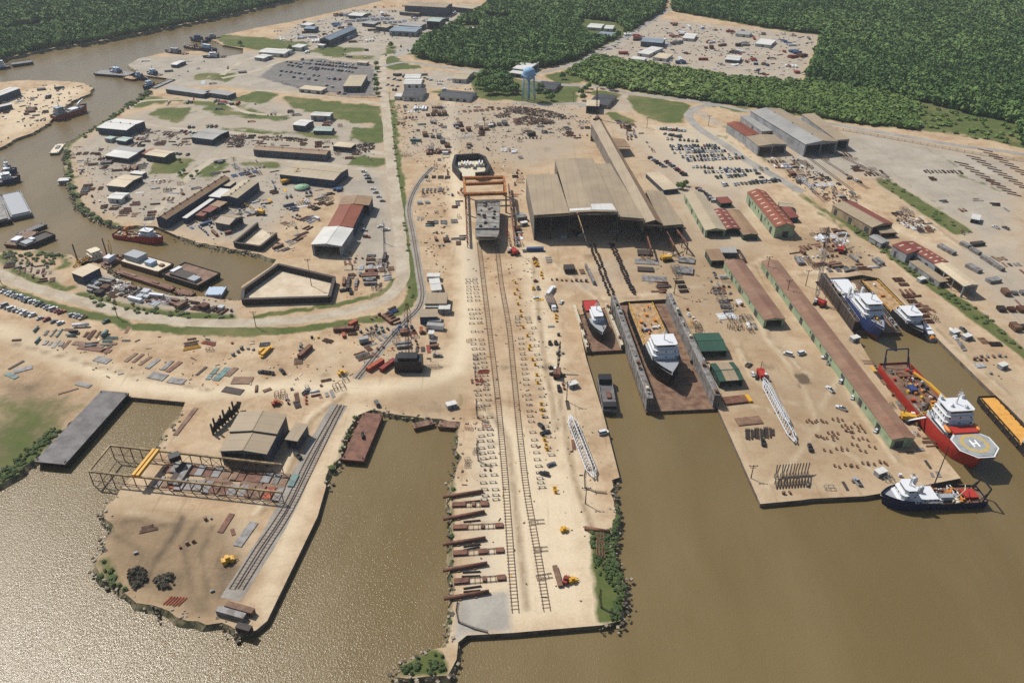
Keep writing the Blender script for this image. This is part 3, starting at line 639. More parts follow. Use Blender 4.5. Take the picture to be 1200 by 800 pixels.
# --- north of the lawns
B('office','large beige two storey office beside the big car park',(402,101),(423,101),(423,88),7,'flat',0,'beige','slate','office',door=2,win=6)
B('shed','long pale roofed shed at the south edge of the big car park',(350,104),(376,106.5),(378,102),4,'flat',0,'cream','white','shed',door=3)
B('warehouse','long blue grey arched warehouse with a dark open end near the far river',(374,46),(406,32.5),(414,35),9,'gable',3,'bluegrey','slate',open=('end',),door=3)
B('annex','small blue grey shed beside the long arched warehouse',(402,44),(414,37.5),(417,39),4,'gable',.7,'bluegrey','grey','annex')
B('warehouse','very large dark walled hall with tan roof at the top edge of the far yard',(474,6.5),(522,9),(525,4),14,'gable',1.5,'tan','slate',door=3)
B('shed','white roofed shed on the sandy far river yard',(408,18),(424,19),(427,15.5),5,'gable',.8,'white','slate','shed')
B('hall','tall pale green roofed hall with an open dark front beside the woods',(500,24.5),(515,25.5),(520,21.5),12,'gable',1.5,'palegreen','slate',open=('side',),door=0)
B('warehouse','pale blue two storey building in the far yard with white doors',(456,36),(487,37.5),(489,32),7,'gable',.8,'bluegrey','grey',door=4,win=6)
B('shed','grey roofed shed behind the pale blue two storey building',(467,29.5),(492,31.5),(497,27.5),6,'gable',.8,'grey','slate','shed')
B('house','small white flat house on the grass behind the big car park',(341,55),(352,56),(355,52),5,'flat',0,'white','white','house',win=2)
B('warehouse','long white roofed warehouse west of the big car park',(303,61),(333,63),(337,58),5,'gable',.8,'white','white',door=3)
B('house','small white roofed house west of the long white roofed warehouse',(298,67),(309,68.5),(313,64),4,'gable',.7,'white','grey','house')
B('warehouse','long low grey roofed shed by the tug berths, western of two in line',(194,104.5),(238,110.5),(241,106),5,'flat',0,'grey','slate','shed',door=3)
B('warehouse','long low grey roofed shed by the tug berths, eastern of two in line',(240,108),(267,112),(270,107.5),5,'flat',0,'grey','slate','shed',door=3)
B('shed','white roofed shed alone on the gravel point by the tug berths',(200,75.5),(207,76),(217,71.5),4,'gable',.7,'white','slate','shed')
B('shop','white roofed building by the crossroads, the back one of a pair',(474,91.5),(492,91.5),(491,87),6,'gable',.8,'white','white','shop',door=2)
B('shop','white roofed building by the crossroads, the front one of a pair',(473,98.5),(493,98.5),(492,92.5),6,'gable',.8,'white','white','shop',door=2)
B('house','charcoal hip roofed house with white porch south of the paired white buildings',(471,113),(494,113.5),(490,103.5),5,'gable',2.5,'dark','white','house',win=4)
B('house','small white roofed hut beside the charcoal roofed house',(462,113),(475,113.5),(475,109.5),4,'flat',0,'white','white','hut')
B('house','long charcoal roofed terrace with white porches near the trees',(515,113),(550,116),(548,107.5),4,'gable',1.8,'dark','white','house',door=4,win=5)
B('house','beige roofed house on the sandy plot below the woods',(530,92),(546,93),(544,83),5,'gable',1,'beige','white','house',win=3)
B('shed','white roofed shed on the grass in front of the far woods',(545,36),(560,37),(563,32.5),5,'gable',.8,'white','white','shed')
B('canopy','large white canopy roof behind the blue water tower',(601,80),(618,82),(631,74),7,'mono',1,'white','white','canopy',open=('side','end'),door=0)
B('canopy','smaller white canopy roof west of the blue water tower',(596,85),(611,87),(616,82.5),5,'flat',0,'white','white','canopy',open=('side','end'),door=0)
B('house','low charcoal roofed house east of the blue water tower',(627,103),(650,105),(648,96),4,'gable',1.5,'dark','tan','house',win=4)
B('office','low dark grey roofed office by the gate car park',(690,121),(712,123.5),(720,112),4,'gable',1.5,'dark','tan','office',win=5)
B('gatehouse','cream roofed block with dark open front at the head of the long tan shed',(687,124),(702,124.5),(700.5,117.5),8,'flat',0,'cream','slate','building',open=('side',),door=0)
B('shed','little white roofed shed on the riverside west of the sandy far yard shed',(352,29),(362,30),(364,27),4,'flat',0,'white','white','shed')
B('shed','low grey roofed shed between the sandy yard shed and the long arched warehouse',(424,27),(438,28.5),(441,25),5,'gable',.7,'grey','slate','shed')
B('shed','low tan roofed shed below the very large dark walled hall',(468,14),(490,16),(493,13),5,'flat',0,'tan','slate','shed')
B('warehouse','long pale roofed shed along the top edge east of the very large hall',(530,8),(554,10.5),(558,6),8,'gable',1,'beige','slate')
B('shed','blue roofed boat shed on the river bank near the long arched warehouse',(356,33.5),(368,34),(370,31),6,'gable',.8,'bluegrey','blue','shed')
B('hut','tiny white hut on gravel south of the long arched warehouse',(372,53),(379,53.5),(380,51.5),3.5,'flat',0,'white','white','hut')
B('hut','tiny cream hut beside the substation gravel by the crossroads',(418,73),(429,74),(430,72),3.5,'flat',0,'cream','white','hut')
B('shed','dark walled shed with pale roof behind the pale blue two storey building',(440,31),(453,32.5),(455,29),6,'gable',.7,'beige','slate','shed')
# --- the far storage yard
B('warehouse','blue grey warehouse in the far storage yard',(751,48.5),(776,50.5),(779,46),7,'gable',.8,'bluegrey','slate',door=3)
B('shed','large white square roofed shed below the blue grey warehouse of the far yard',(747,62),(760,64),(772,55.5),4,'gable',.5,'white','white','shed')
B('shed','long white roofed shed at the near edge of the far storage yard',(739,69),(755,70.5),(757,67.5),4,'flat',0,'white','white','shed')
B('shed','cream roofed shed east of the large white square roofed shed',(765,67),(781,69),(785,63.5),4,'flat',0,'cream','white','shed')
B('shed','white twin roofed shed in the middle of the far storage yard',(800,44.5),(813,45.5),(818,40),4,'gable',.6,'white','white','shed')
B('shed','white roofed shed standing alone near the front of the far storage yard',(850,69.5),(866,71),(870,66),4,'gable',.6,'white','slate','shed')
B('shed','wide white roofed shed at the east of the far storage yard',(885,51),(903,53),(908,47),4,'flat',0,'white','white','shed')
B('shed','pale grey roofed shed at the back of the far storage yard',(862,39.5),(878,41),(881,37.5),4,'flat',0,'grey','white','shed')
B('house','white roofed house in the wood clearing, western of two',(688,32),(704,33),(708,28.5),4,'gable',.7,'white','white','house')
B('house','white roofed house in the wood clearing, eastern and smaller of two',(708,33.5),(718,34),(720,30),4,'gable',.7,'white','white','house')
B('house','blue grey roofed long house at the wood clearing road',(699,41.5),(717,43),(721,38.5),5,'gable',.8,'bluegrey','slate','house',win=3)
# --- by the twin rail track
B('shed','tan flat roofed shed on the haul road beside the rail track',(498,355.5),(523,355.5),(524,343),5,'flat',0,'tan','tan','shed',door=2)
B('site_office','square white site office touching the tan flat roofed shed',(514,362),(527,362),(527,357),4,'flat',0,'white','grey','site office',win=2)
B('site_office','narrow white topped hut in front of the tan flat roofed shed',(498.5,359.5),(513.5,359.5),(513.5,357),3.5,'flat',0,'white','dgreen','hut',win=2)
B('shed','tan roofed shed with a navy front wall by the rail junction',(492,371),(512,370.5),(510,363),5.5,'mono',.6,'tan','blue','shed',door=1)
B('site_office','white site office with a ribbed roof set end on to the rail track',(506,340),(517,339),(513,326),4,'gable',.5,'white','white','site office',win=2)
B('site_office','small white site hut north of the ribbed site office',(500,324),(515,324),(517,320),3.5,'flat',0,'white','white','hut',win=1)
B('site_office','white box hut at the end of the row of trailers',(502,391),(508,391),(508,387),3.5,'flat',0,'white','white','hut',win=1)
# --- plate yard workshop
r = B('workshop','tan roofed open fronted workshop in two stepped halves beside the plate gantry',(312,531),(324,508.4),(273,503),9,'gable',1.4,'tan','slate',open=('w','e'),door=0)
B('workshop','w2',(324,507.5),(335,485.5),(282,481.5),10,'gable',1.4,'tan','slate',root=r,open=('end',),skip=(),door=0)
B('annex','small tan roofed annex in the shade east of the stepped workshop',(335,514),(348,516),(355.7,497.6),6,'mono',.5,'tan','slate','annex',open=('side',))
# --- east yard
B('warehouse','grey tan roofed warehouse with pale green side beside the big fabrication hall',(802,226),(827,269.5),(850,268),6,'gable',1.5,'beige','green',open=('end',),door=4,win=6)
B('shed','rust striped roofed shed joined to the pale green sided warehouse',(834,246),(850,268.5),(867.5,268),5,'gable',1,'red','dgreen','shed',open=('end',),sky=5)
B('shed','long tan roofed shed with dark green end beside the rust striped shed',(850,246.5),(871.5,275),(888,274),4.5,'gable',.8,'tanbrown','dgreen','shed')
B('shed','little rust roofed shed behind the rust striped shed',(845,238),(858,237),(854.5,231),4,'mono',.5,'red','dgreen','shed',open=('side',))
B('warehouse','tall rust red gabled warehouse with pale green side wall and skylights',(876,225),(909,265.7),(931,264),9,'gable',2.5,'rust','green',door=3,win=8,sky=9)
B('lean_to','small rust red lean-to on the east of the tall red gabled warehouse',(916,243),(926,255),(934,253),4,'mono',.5,'red','dgreen','shed')
B('hut','small grey roofed hut behind the tall red gabled warehouse',(914,241.5),(929,242.5),(926,237),4,'gable',.8,'beige','dgreen','hut')
B('office','cream roofed office with blue walls by the workers car park',(757,203),(778,222.5),(793,219),4,'flat',0,'cream','blue','office',door=2,win=6)
r = B('warehouse','long grey walled hall with rust and tan roof sections at the scrub edge',(852,144.5),(875,159.5),(890,157),9,'gable',1.2,'rust','grey',door=0,win=0,skip=())
B('warehouse','x3',(875,160),(889,171),(921,168),9.5,'gable',1.2,'tan','grey',root=r,open=('e','w'),door=0)
r = B('fabrication_shed','huge grey and tan twin roofed hall open to the south by the scrub wood',(880,130),(944,169),(980,164.5),12,'gable',2.0,'grey','grey',rm2='tan',open=('end',),door=0,vents=3)
B('fabrication_shed','x4',(940,134),(980.6,164),(993.5,162),10,'mono',.5,'tan','grey',root=r,open=('end',),door=0)
B('shed','flat grey roofed shed between the two long halls at the scrub edge',(868,136),(893,154),(911,152.5),6,'flat',0,'grey','grey','shed')
B('shed','long brown roofed shed with pale green side and an open dark end',(849,306),(896,374.5),(920,373.5),6,'gable',1.2,'brown','green',open=('end',),door=3,win=5)
B('shed','very long narrow rust stained shed with pale green side running to the red ship',(893,306),(1046,514),(1072,513),6,'gable',1.0,'brown','green',door=9,win=12)
B('shed','square tan roofed shed at the head of the long brown roofed shed',(834,305),(850,304.5),(845,292.5),5,'mono',.6,'tanbrown','dgreen','shed',open=('side',))
B('shed','grey flat shed behind the walled court of the brown roofed shed',(845,296),(864,296),(862,290),4,'flat',0,'grey','slate','shed')
B('shed','dark green roofed covered shed beside the dry dock, plain green one of two',(822,411),(852,410),(841,390),5,'gable',1.0,'green','dgreen','shed',open=('side',))
B('shed','green edged tan roofed covered shed beside the dry dock',(844,446),(871,444),(862,424),5,'gable',1.0,'green','dgreen','shed',open=('side',),band='tan')
B('warehouse','gabled warehouse with one tan and one rust red roof slope by the grass ditch',(976,240),(1022,266),(1040,258),7,'gable',1.6,'tan','tan',rm2='red',open=('end',),door=3)
B('shed','small tan roofed shed with dark opening south of the tan and red gabled warehouse',(1033,273),(1050,272),(1047,266),4,'mono',.5,'tan','brown','shed',open=('side',))
B('hut','small pale grey hut by the grass ditch near the tan roofed shed',(1019,277),(1033,285),(1039,281),4,'gable',.8,'grey','grey','hut')
r = B('warehouse','stepped rust red roofed warehouse with grey walls, skylights and a tan open end',(1046,287),(1063,297),(1081,289),8,'gable',1.2,'red','grey',door=1,sky=2)
B('warehouse','x5',(1072,294),(1096,309),(1107,304),8,'gable',.9,'red','grey',root=r,skip=('oend',),door=2,sky=4)
B('warehouse','x6',(1096,309.7),(1130,335),(1142,330),8.6,'gable',.9,'cream','grey',root=r,open=('side','end'),skip=('oend',),door=0)
B('lean_to','low tan roofed lean-to in front of the stepped red roofed warehouse',(1066,306),(1101,330.5),(1108,327),4,'flat',0,'tan','grey','shed',open=('end',),door=2)
B('house','small white and dark canopy hut alone on the sandy east field',(1138,256),(1148,258),(1151,252.5),3.5,'flat',0,'white','slate','hut',open=('side',),door=0)
# ------------------------------------------------------------------ ships, barges, floating docks
def paint(name, r, g, b, rough=.5, wear=.62): return worn(name, L(r,g,b), tuple(x*.6 for x in L(r,g,b)), wear, wear+.18, scale=.35, rough=rough, grain=.1)
PT = dict(red=paint('red_hull_paint',186,58,46), navy=paint('navy_hull_paint',34,44,82), blue=paint('blue_hull_paint',58,74,124), black=paint('black_hull_paint',40,40,42),
 white=paint('white_ship_paint',232,234,236,.45,.72), cream=paint('cream_paint',226,214,186), grey=paint('grey_ship_paint',166,170,174), yellow=paint('yellow_paint',226,172,52), orange=paint('orange_paint',222,140,60),
 rust=worn('rust_steel', L(138,94,72), L(96,64,50), .4,.65, scale=.3), deckrust=worn('rusty_deck', L(146,116,92), L(112,82,64), .4,.62, scale=.2), decktan=worn('tan_timber_deck', L(200,166,122), L(150,118,84), .4,.65, scale=.3),
 decky=worn('yellow_deck', L(236,174,84), L(206,146,70), .5,.7, scale=.25), decks=worn('steel_deck', L(128,124,124), L(98,94,92), .4,.62, scale=.15), deckgreen=paint('green_deck',110,130,120), boot=paint('red_boot_paint',150,60,48),
 lightblue=paint('light_blue_paint',186,204,222), steel=worn('bare_steel', L(150,148,146), L(104,96,90), .42,.62, scale=.3, rough=.55), darksteel=worn('dark_steel_frame', L(62,58,56), L(88,66,52), .45,.65, scale=.4))
def rect_ring(x0, x1, y0, y1): return [(x0,y0),(x1,y0),(x1,y1),(x0,y1)]
def hull_half(s, W, fine=.72, stern=.9):
    w = W/2
    if s > fine: w *= max(0.02, 1 - ((s-fine)/(1-fine))**2.1)
    if s < .1: w *= stern + (1-stern)*s/.1
    return w
def hull(root, Ln, W, D, fc=.68, rise=2.4, keel=3.0, hm='navy', dm='decks', boot=None, bul=1.0, z0=0.0, fine=.72, name='hull', stern=.9, rake=.06):
    """z0: waterline; D: freeboard of the working deck; forecastle from fc on, rise higher"""
    n = 28; mb = MB(); rows = []
    mats = [PT[hm], PT[boot or hm]]
    ss = sorted(set([i/n for i in range(n+1)] + [fc-.004, fc+.004]))
    for s in ss:
        w = hull_half(s, W, fine, stern); top = D + (rise*(1 + .35*max(0, (s-fc)/(1-fc))) if s > fc else 0) + bul
        xs = -Ln/2 + Ln*s
        def X(z):   # stem rakes forward with height, stern rises below
            k = max(0, (s-.86)/.14); return xs - k*rake*Ln*(1 - (z+keel)/(top+keel))
        wl = w*(1-.12*max(0,(s-.7)/.3)); kz = -keel*(1 if s > .12 else .35 + .65*s/.12)
        rows.append([(X(kz), 0, z0+kz), (X(kz*.7), wl*.72, z0+kz*.75), (X(0), wl*.96, z0+.5), (X(top*.5), w*.985, z0+top*.55), (X(top), w, z0+top)])
    for sgn in (1, -1):
        vs = [(p[0], p[1]*sgn, p[2]) for r_ in rows for p in r_]; m = 5
        for i in range(len(rows)-1):
            for j in range(4):
                a, b, c, d = i*m+j, (i+1)*m+j, (i+1)*m+j+1, i*m+j+1
                q = (a, b, c, d) if sgn < 0 else (d, c, b, a)
                mb.add([vs[k] for k in q], [(0,1,2,3)], 1 if j < 2 else 0)
    r0 = rows[0]; mb.add([(p[0], p[1], p[2]) for p in r0] + [(p[0], -p[1], p[2]) for p in r0[::-1]], [tuple(range(10))])
    h_ = mb.build(name, mats, root)
    for nm, lo, hi, zz in (('deck', 0, fc-.004, D), ('forecastle_deck', fc+.004, 1, D+rise)):
        if lo >= hi: continue
        db = MB(); L_ = [s for s in ss if lo <= s <= hi]
        lf = [(-Ln/2+Ln*s, hull_half(s, W, fine, stern)*.985, z0+zz) for s in L_]
        db.add(lf + [(p[0], -p[1], p[2]) for p in lf[::-1]], [tuple(range(2*len(lf)))[::-1]])
        if nm == 'forecastle_deck': db.box(-Ln/2+Ln*fc-.1, -Ln/2+Ln*fc, -W/2*.97, W/2*.97, z0+D, z0+D+rise)
        db.build(nm, PT[dm] if nm == 'deck' else PT['grey' if dm != 'decks' else 'decks'], h_)
    return h_
def house(root, x0, x1, w, z0, tiers, m='white', step=(.8,.6), nm='superstructure', bridge=True, rd='white'):
    """deck house in tiers, each a little smaller, with window bands; the topmost is the bridge"""
    z = z0; a, b, hw = x0, x1, w/2; last = None
    for i, th in enumerate(tiers):
        mb = MB(); ch = min(1.2, hw*.3)
        mb.prism([(a,-hw),(b-ch,-hw),(b,-hw+ch),(b,hw-ch),(b-ch,hw),(a,hw)], z, z+th)
        mb.prism([(a-.25,-hw-.25),(b+.35-ch,-hw-.25),(b+.35,-hw+ch-.2),(b+.35,hw-ch+.2),(b+.35-ch,hw+.25),(a-.25,hw+.25)], z+th, z+th+.15)
        last = mb.build('bridge' if (bridge and i == len(tiers)-1) else nm, PT[m], root)
        wb = MB(); zz = z+th*.5; zt_ = z+th*.84
        if bridge and i == len(tiers)-1:
            wb.box(b-.05, b+.06, -hw+ch, hw-ch, zz, zt_)
            for sg in (-1, 1): wb.box(a+(b-a)*.25, b-ch, sg*hw-.05, sg*hw+.05, zz, zt_)
        else:
            k = max(2, int((b-a)/2.4))
            for j in range(k):
                xx = a + (b-a-ch)*(j+.5)/k
                for sg in (-1, 1): wb.box(xx-.4, xx+.4, sg*hw-.05, sg*hw+.05, zz, zt_)
            for yy in np.linspace(-hw+ch+.6, hw-ch-.6, 3): wb.box(b-.05, b+.05, yy-.4, yy+.4, zz, zt_)
        wb.build('window', M_WIN, last)
        z += th+.15; a += step[0]; b -= step[1]; hw -= .5
    return z
def mast(root, x, z, h, m='white', y=0):
    mb = MB(); mb.tube((x,y,z), (x,y,z+h), .28, .12); mb.bar((x,y-1.6,z+h*.6), (x,y+1.6,z+h*.6), .15); mb.bar((x,y-1,z+h*.8), (x,y+1,z+h*.8), .15)
    mb.tube((x-.9,y,z), (x,y,z+h*.7), .12); mb.obox((x+.3,y,z+h*.7), (.4,2.2,.25)); mb.build('mast', PT[m], root)
def funnel(root, x, y, z, h, m='white'):
    mb = MB(); mb.prism([(x-1,y-.6),(x+.8,y-.6),(x+1,y),(x+.8,y+.6),(x-1,y+.6)], z, z+h); mb.tube((x,y,z+h), (x-.3,y,z+h+.8), .3); mb.build('funnel', PT[m], root)
def crane(root, x, y, z, hp, ang_, Lb, m='yellow', droop=.1):
    mb = MB(); mb.tube((x,y,z), (x,y,z+hp), .9, .75, 10); mb.obox((x,y,z+hp+.6), (2.2,2.2,1.8), ang_)
    dx, dy = math.cos(ang_), math.sin(ang_); tip = (x+dx*Lb, y+dy*Lb, z+hp+1.2-Lb*droop)
    mb.bar((x,y,z+hp+1.4), (x+dx*Lb*.55, y+dy*Lb*.55, z+hp+2.0-Lb*droop*.4), 1.0, 1.2); mb.bar((x+dx*Lb*.55, y+dy*Lb*.55, z+hp+2.0-Lb*droop*.4), tip, .8, .9)
    mb.bar((x,y,z+hp), (x+dx*Lb*.3, y+dy*Lb*.3, z+hp+1.0), .4); mb.build('crane', PT[m], root)
def aframe(root, x, w, z, h, m='navy', lean=2.0):
    mb = MB()
    for sg in (-1, 1): mb.bar((x,sg*w/2,z), (x-lean,sg*w/2*.9,z+h), .55); mb.bar((x+2,sg*w/2,z), (x-lean*.3,sg*w/2*.94,z+h*.6), .35)
    mb.bar((x-lean,-w/2*.9,z+h), (x-lean,w/2*.9,z+h), .6); mb.build('stern_frame', PT[m], root)
def deck_gear(root, x0, x1, w, z, n, seed, cols=('white','yellow','rust','grey','orange','blue')):
    rr = random.Random(seed)
    for i in range(n):
        mb = MB(); x = rr.uniform(x0, x1); y = rr.uniform(-w/2, w/2); k = rr.random()
        if k < .45: mb.obox((x,y,z+.7), (rr.uniform(1,3), rr.uniform(.8,1.8), 1.4), rr.choice((0,1.57))); nm = 'deck_locker'
        elif k < .75:
            mb.tube((x-.8,y,z+.8), (x+.8,y,z+.8), .7, n=10); mb.obox((x,y,z+.2), (2,.9,.4)); nm = 'winch'
        else: mb.tube((x,y,z), (x,y,z+rr.uniform(.9,1.6)), .3, n=8); mb.tube((x,y,z+1.3), (x,y,z+1.6), .5, .2, 8); nm = 'ventilator'
        mb.build(nm, PT[rr.choice(cols)], root)
def rails(root, x0, x1, w, z, m='white', h=1.0):
    mb = MB()
    for sg in (-1, 1):
        for hh in (h*.5, h): mb.bar((x0,sg*w/2,z+hh), (x1,sg*w/2,z+hh), .08)
        for i in range(int((x1-x0)/2.5)+1): mb.bar((x0+2.5*i,sg*w/2,z), (x0+2.5*i,sg*w/2,z+h), .08)
    mb.build('railing', PT[m], root)
def tyres(root, Ln, W, z, k=7):
    mb = MB()
    for i in range(k):
        x = -Ln*.42 + Ln*.7*i/k
        for sg in (-1, 1): mb.tube((x,sg*W*.49,z), (x,sg*(W*.49+.4),z), .6, n=8)
    mb.build('fender', M_DARK, root)
def ship_at(name, label, cat, stern, bow, zs, zb, base_z=WATER_Z, group=None):
    a, b = G(*stern, zs), G(*bow, zb); c = (a+b)/2
    return thing(name, label, cat, (c.x, c.y, base_z), ang(a, b), group), (b-a).xy.length

# --- the red offshore ship with the helideck
t, Ln = ship_at('offshore_ship', 'red hulled offshore construction ship with white bridge and round helideck at the bow', 'ship', (1047,427), (1153,536), 2.5, 8)
W = 19.0; hull(t, Ln, W, 5.0, .58, 3.2, 5, 'red', 'deckrust', 'boot', 1.2)
zt = house(t, Ln*.08, Ln*.285, 17, 8.2, (2.8,)); h0 = zt
mb = MB(); mb.box(Ln*.08, Ln*.10, -7, 7, 5.0, 8.2); mb.build('superstructure', PT['white'], t)
zt = house(t, Ln*.095, Ln*.235, 15.5, h0, (2.8,2.8,3.0), step=(.4,.5))
mast(t, Ln*.16, zt, 9); funnel(t, Ln*.105, 5.5, zt-3, 5); funnel(t, Ln*.105, -5.5, zt-3, 5)
for q in ((Ln*.20,3),(Ln*.18,-3.4)): db = MB(); db.dome((*q,zt), 1.1,1.1,1.7); db.build('radar_dome', PT['white'], t)
mb = MB(); mb.box(Ln*.255, Ln*.315, -6.2, 6.2, h0, h0+1.6); mb.build('red_hatch_house', PT['red'], t)
for y in (7.6,-7.6): lb = MB(); lb.dome((Ln*.27,y,h0+1.2), 3.2,1.1,1.0, full=True); lb.build('lifeboat', PT['orange'], t)
R_H = 9.8; hx = Ln*.40; hz = 12.0
hd = MB(); oc = [(hx+R_H*math.cos(R(22.5+45*i)), R_H*math.sin(R(22.5+45*i))) for i in range(8)]
hd.prism(oc, hz-.5, hz); 
for i in range(8): hd.tube((hx+.8*(oc[i][0]-hx), .8*oc[i][1], hz-.5), (hx+.35*(oc[i][0]-hx)-1, .45*oc[i][1], 8.6), .22)
hk = hd.build('helideck', worn('helideck_grey', L(172,174,172), L(150,152,150), scale=.3), t)
rg = MB(); n = 40
for i in range(n):
    a0, a1 = 2*math.pi*i/n, 2*math.pi*(i+1)/n
    rg.add([(hx+6.6*math.cos(a0),6.6*math.sin(a0),hz+.012),(hx+6.6*math.cos(a1),6.6*math.sin(a1),hz+.012),(hx+4.9*math.cos(a1),4.9*math.sin(a1),hz+.012),(hx+4.9*math.cos(a0),4.9*math.sin(a0),hz+.012)], [(3,2,1,0)])
rg.build('landing_circle', worn('faded_yellow', L(206,178,104), L(188,166,112), scale=.5), hk)
hm = MB()
for y in (-1.3, 1.3): hm.box(hx-2.4, hx+2.4, y-.42, y+.42, hz+.01, hz+.022)
hm.box(hx-.4, hx+.4, -.9, .9, hz+.01, hz+.022); hm.build('landing_letter', plain('white_marking', (.75,.75,.75)), hk)
nt = MB()
for i in range(8): p, q = oc[i], oc[(i+1)%8]; o2 = lambda p: (hx+(p[0]-hx)*1.1, p[1]*1.1, hz-.25); nt.add([(p[0],p[1],hz-.35),(q[0],q[1],hz-.35),o2(q),o2(p)], [(0,1,2,3)])
nt.build('safety_net', PT['white'], hk)
mb = MB(); mb.box(Ln*.45, Ln*.485, -2.0, 2.0, 8.2, 9.8); mb.build('bow_winch_deck', PT['orange'], t)
crane(t, Ln*.02, 3.5, 5.0, 7, math.pi*1.03, 27, 'yellow', .06); crane(t, Ln*.055, -5.5, 5.0, 6, .9, 10, 'yellow', -.4)
mb = MB(); mb.tube((Ln*.03,-6,5), (Ln*.03,-6,12), 1.0, .8, 8); mb.lattice((Ln*.03,-6,12), (Ln*.12,-12,17), 1.6, 6, .2); mb.build('knuckle_crane', PT['darksteel'], t)
aframe(t, -Ln*.47, 14, 5.0, 10, 'navy', 3); deck_gear(t, -Ln*.42, Ln*.06, 15, 5.0, 64, 5, ('white','yellow','rust','grey','orange','darksteel','red','steel')); rails(t, -Ln*.05, Ln*.08, 17.5, 6.2)
mb = MB(); mb.box(-Ln*.24, -Ln*.18, -4, -.5, 5, 7.4); mb.build('workshop_container', PT['blue'], t); mb = MB(); mb.box(-Ln*.39, -Ln*.345, -3, 3.5, 5, 6.2); mb.build('reel_drive', PT['rust'], t)
gw = MB(); gw.bar((Ln*.10,-9,8.4), (Ln*.055,-17,3.4), 1.2, .25); gw.build('gangway', PT['white'], t)

# --- the navy survey ship at the quay corner
t, Ln = ship_at('survey_ship', 'navy hulled survey ship with white bridge moored across the quay corner', 'ship', (1151,578), (1032,578), 1.5, 4)
hull(t, Ln, 11.5, 3.2, .72, 2.2, 3, 'navy', 'deckrust', 'navy', 1.0, fine=.74)
zt = house(t, Ln*.16, Ln*.36, 9.5, 3.2, (2.4,2.5,2.5), step=(1.2,1.3)); mast(t, Ln*.25, zt, 7); funnel(t, Ln*.17, 3, zt-2.4, 4); funnel(t, Ln*.17, -3, zt-2.4, 4)
house(t, -Ln*.02, Ln*.15, 8, 3.2, (2.4,), bridge=False); aframe(t, -Ln*.46, 8.5, 3.2, 7, 'black', 2)
mb = MB(); mb.tube((-Ln*.04,-3,5.6), (-Ln*.13,-8.5,26), .32, .18); mb.build('boom', PT['black'], t)
mb = MB(); mb.obox((-Ln*.12,2,4.6), (6,2.6,2.0)); mb.build('workboat_cradle', PT['grey'], t); mb = MB(); mb.obox((-Ln*.37,0,4.0), (6,5.5,1.2)); mb.build('red_hatch', PT['red'], t)
deck_gear(t, -Ln*.34, Ln*.14, 10, 3.2, 52, 8, ('white','cream','rust','grey','orange','white')); rails(t, -Ln*.05, Ln*.15, 11, 4.2); tyres(t, Ln, 11.5, 2.0)
mb = MB(); mb.tube((-Ln*.2,2.6,3.2), (-Ln*.26,3.2,9.5), .3, .2); mb.tube((-Ln*.26,3.2,9.5), (-Ln*.34,-2.5,7.5), .25, .15); mb.build('deck_crane', PT['cream'], t)

def supply_vessel(name, label, stern, bow, zs, zb, base_z, W, D, hm, dm, house_at=(.60,.80), tiers=(2.5,2.6,2.8), z0=0.0, boot=None, gear=10, wm='white', seed=1, rise=2.4, fc=.62, cargo=True, keel=3.5):
    t, Ln = ship_at(name, label, 'ship', stern, bow, zs, zb, base_z)
    hull(t, Ln, W, D, fc, rise, keel, hm, dm, boot, 1.0, z0)
    a, b = [-Ln/2+Ln*k for k in house_at]; zt = house(t, a, b, W*.84, z0+D+rise*.98, tiers, wm, step=(.9,1.1))
    mast(t, (a+b)/2, zt, Ln*.09); funnel(t, a+.6, W*.33, z0+D, rise+4, 'black'); funnel(t, a+.6, -W*.33, z0+D, rise+4, 'black')
    rb = MB()
    for sg in (-1, 1):
        rb.bar((-Ln*.48,sg*W*.42,z0+D+1.3), (a-2,sg*W*.42,z0+D+1.3), .35)
        for i in range(9): x = -Ln*.48 + (a-2+Ln*.48)*i/8; rb.bar((x,sg*W*.42,z0+D), (x,sg*W*.42,z0+D+1.3), .3)
    rb.build('cargo_rail', PT['yellow' if dm == 'decktan' else hm], t)
    deck_gear(t, -Ln*.44, a-3, W*.7, z0+D, gear, seed); rails(t, a, b+2, W*.93, z0+D+rise+.9); tyres(t, Ln, W, z0+D*.5)
    return t, Ln
# yellow decked vessel at the east quay, partly out of the picture
supply_vessel('supply_ship', 'supply ship with a plain yellow cargo deck leaving the east edge of view', (1156,465), (1248,558), 1, 4, WATER_Z, 10.5, 3.2, 'black', 'decky', (.60,.82), gear=0, boot='boot')

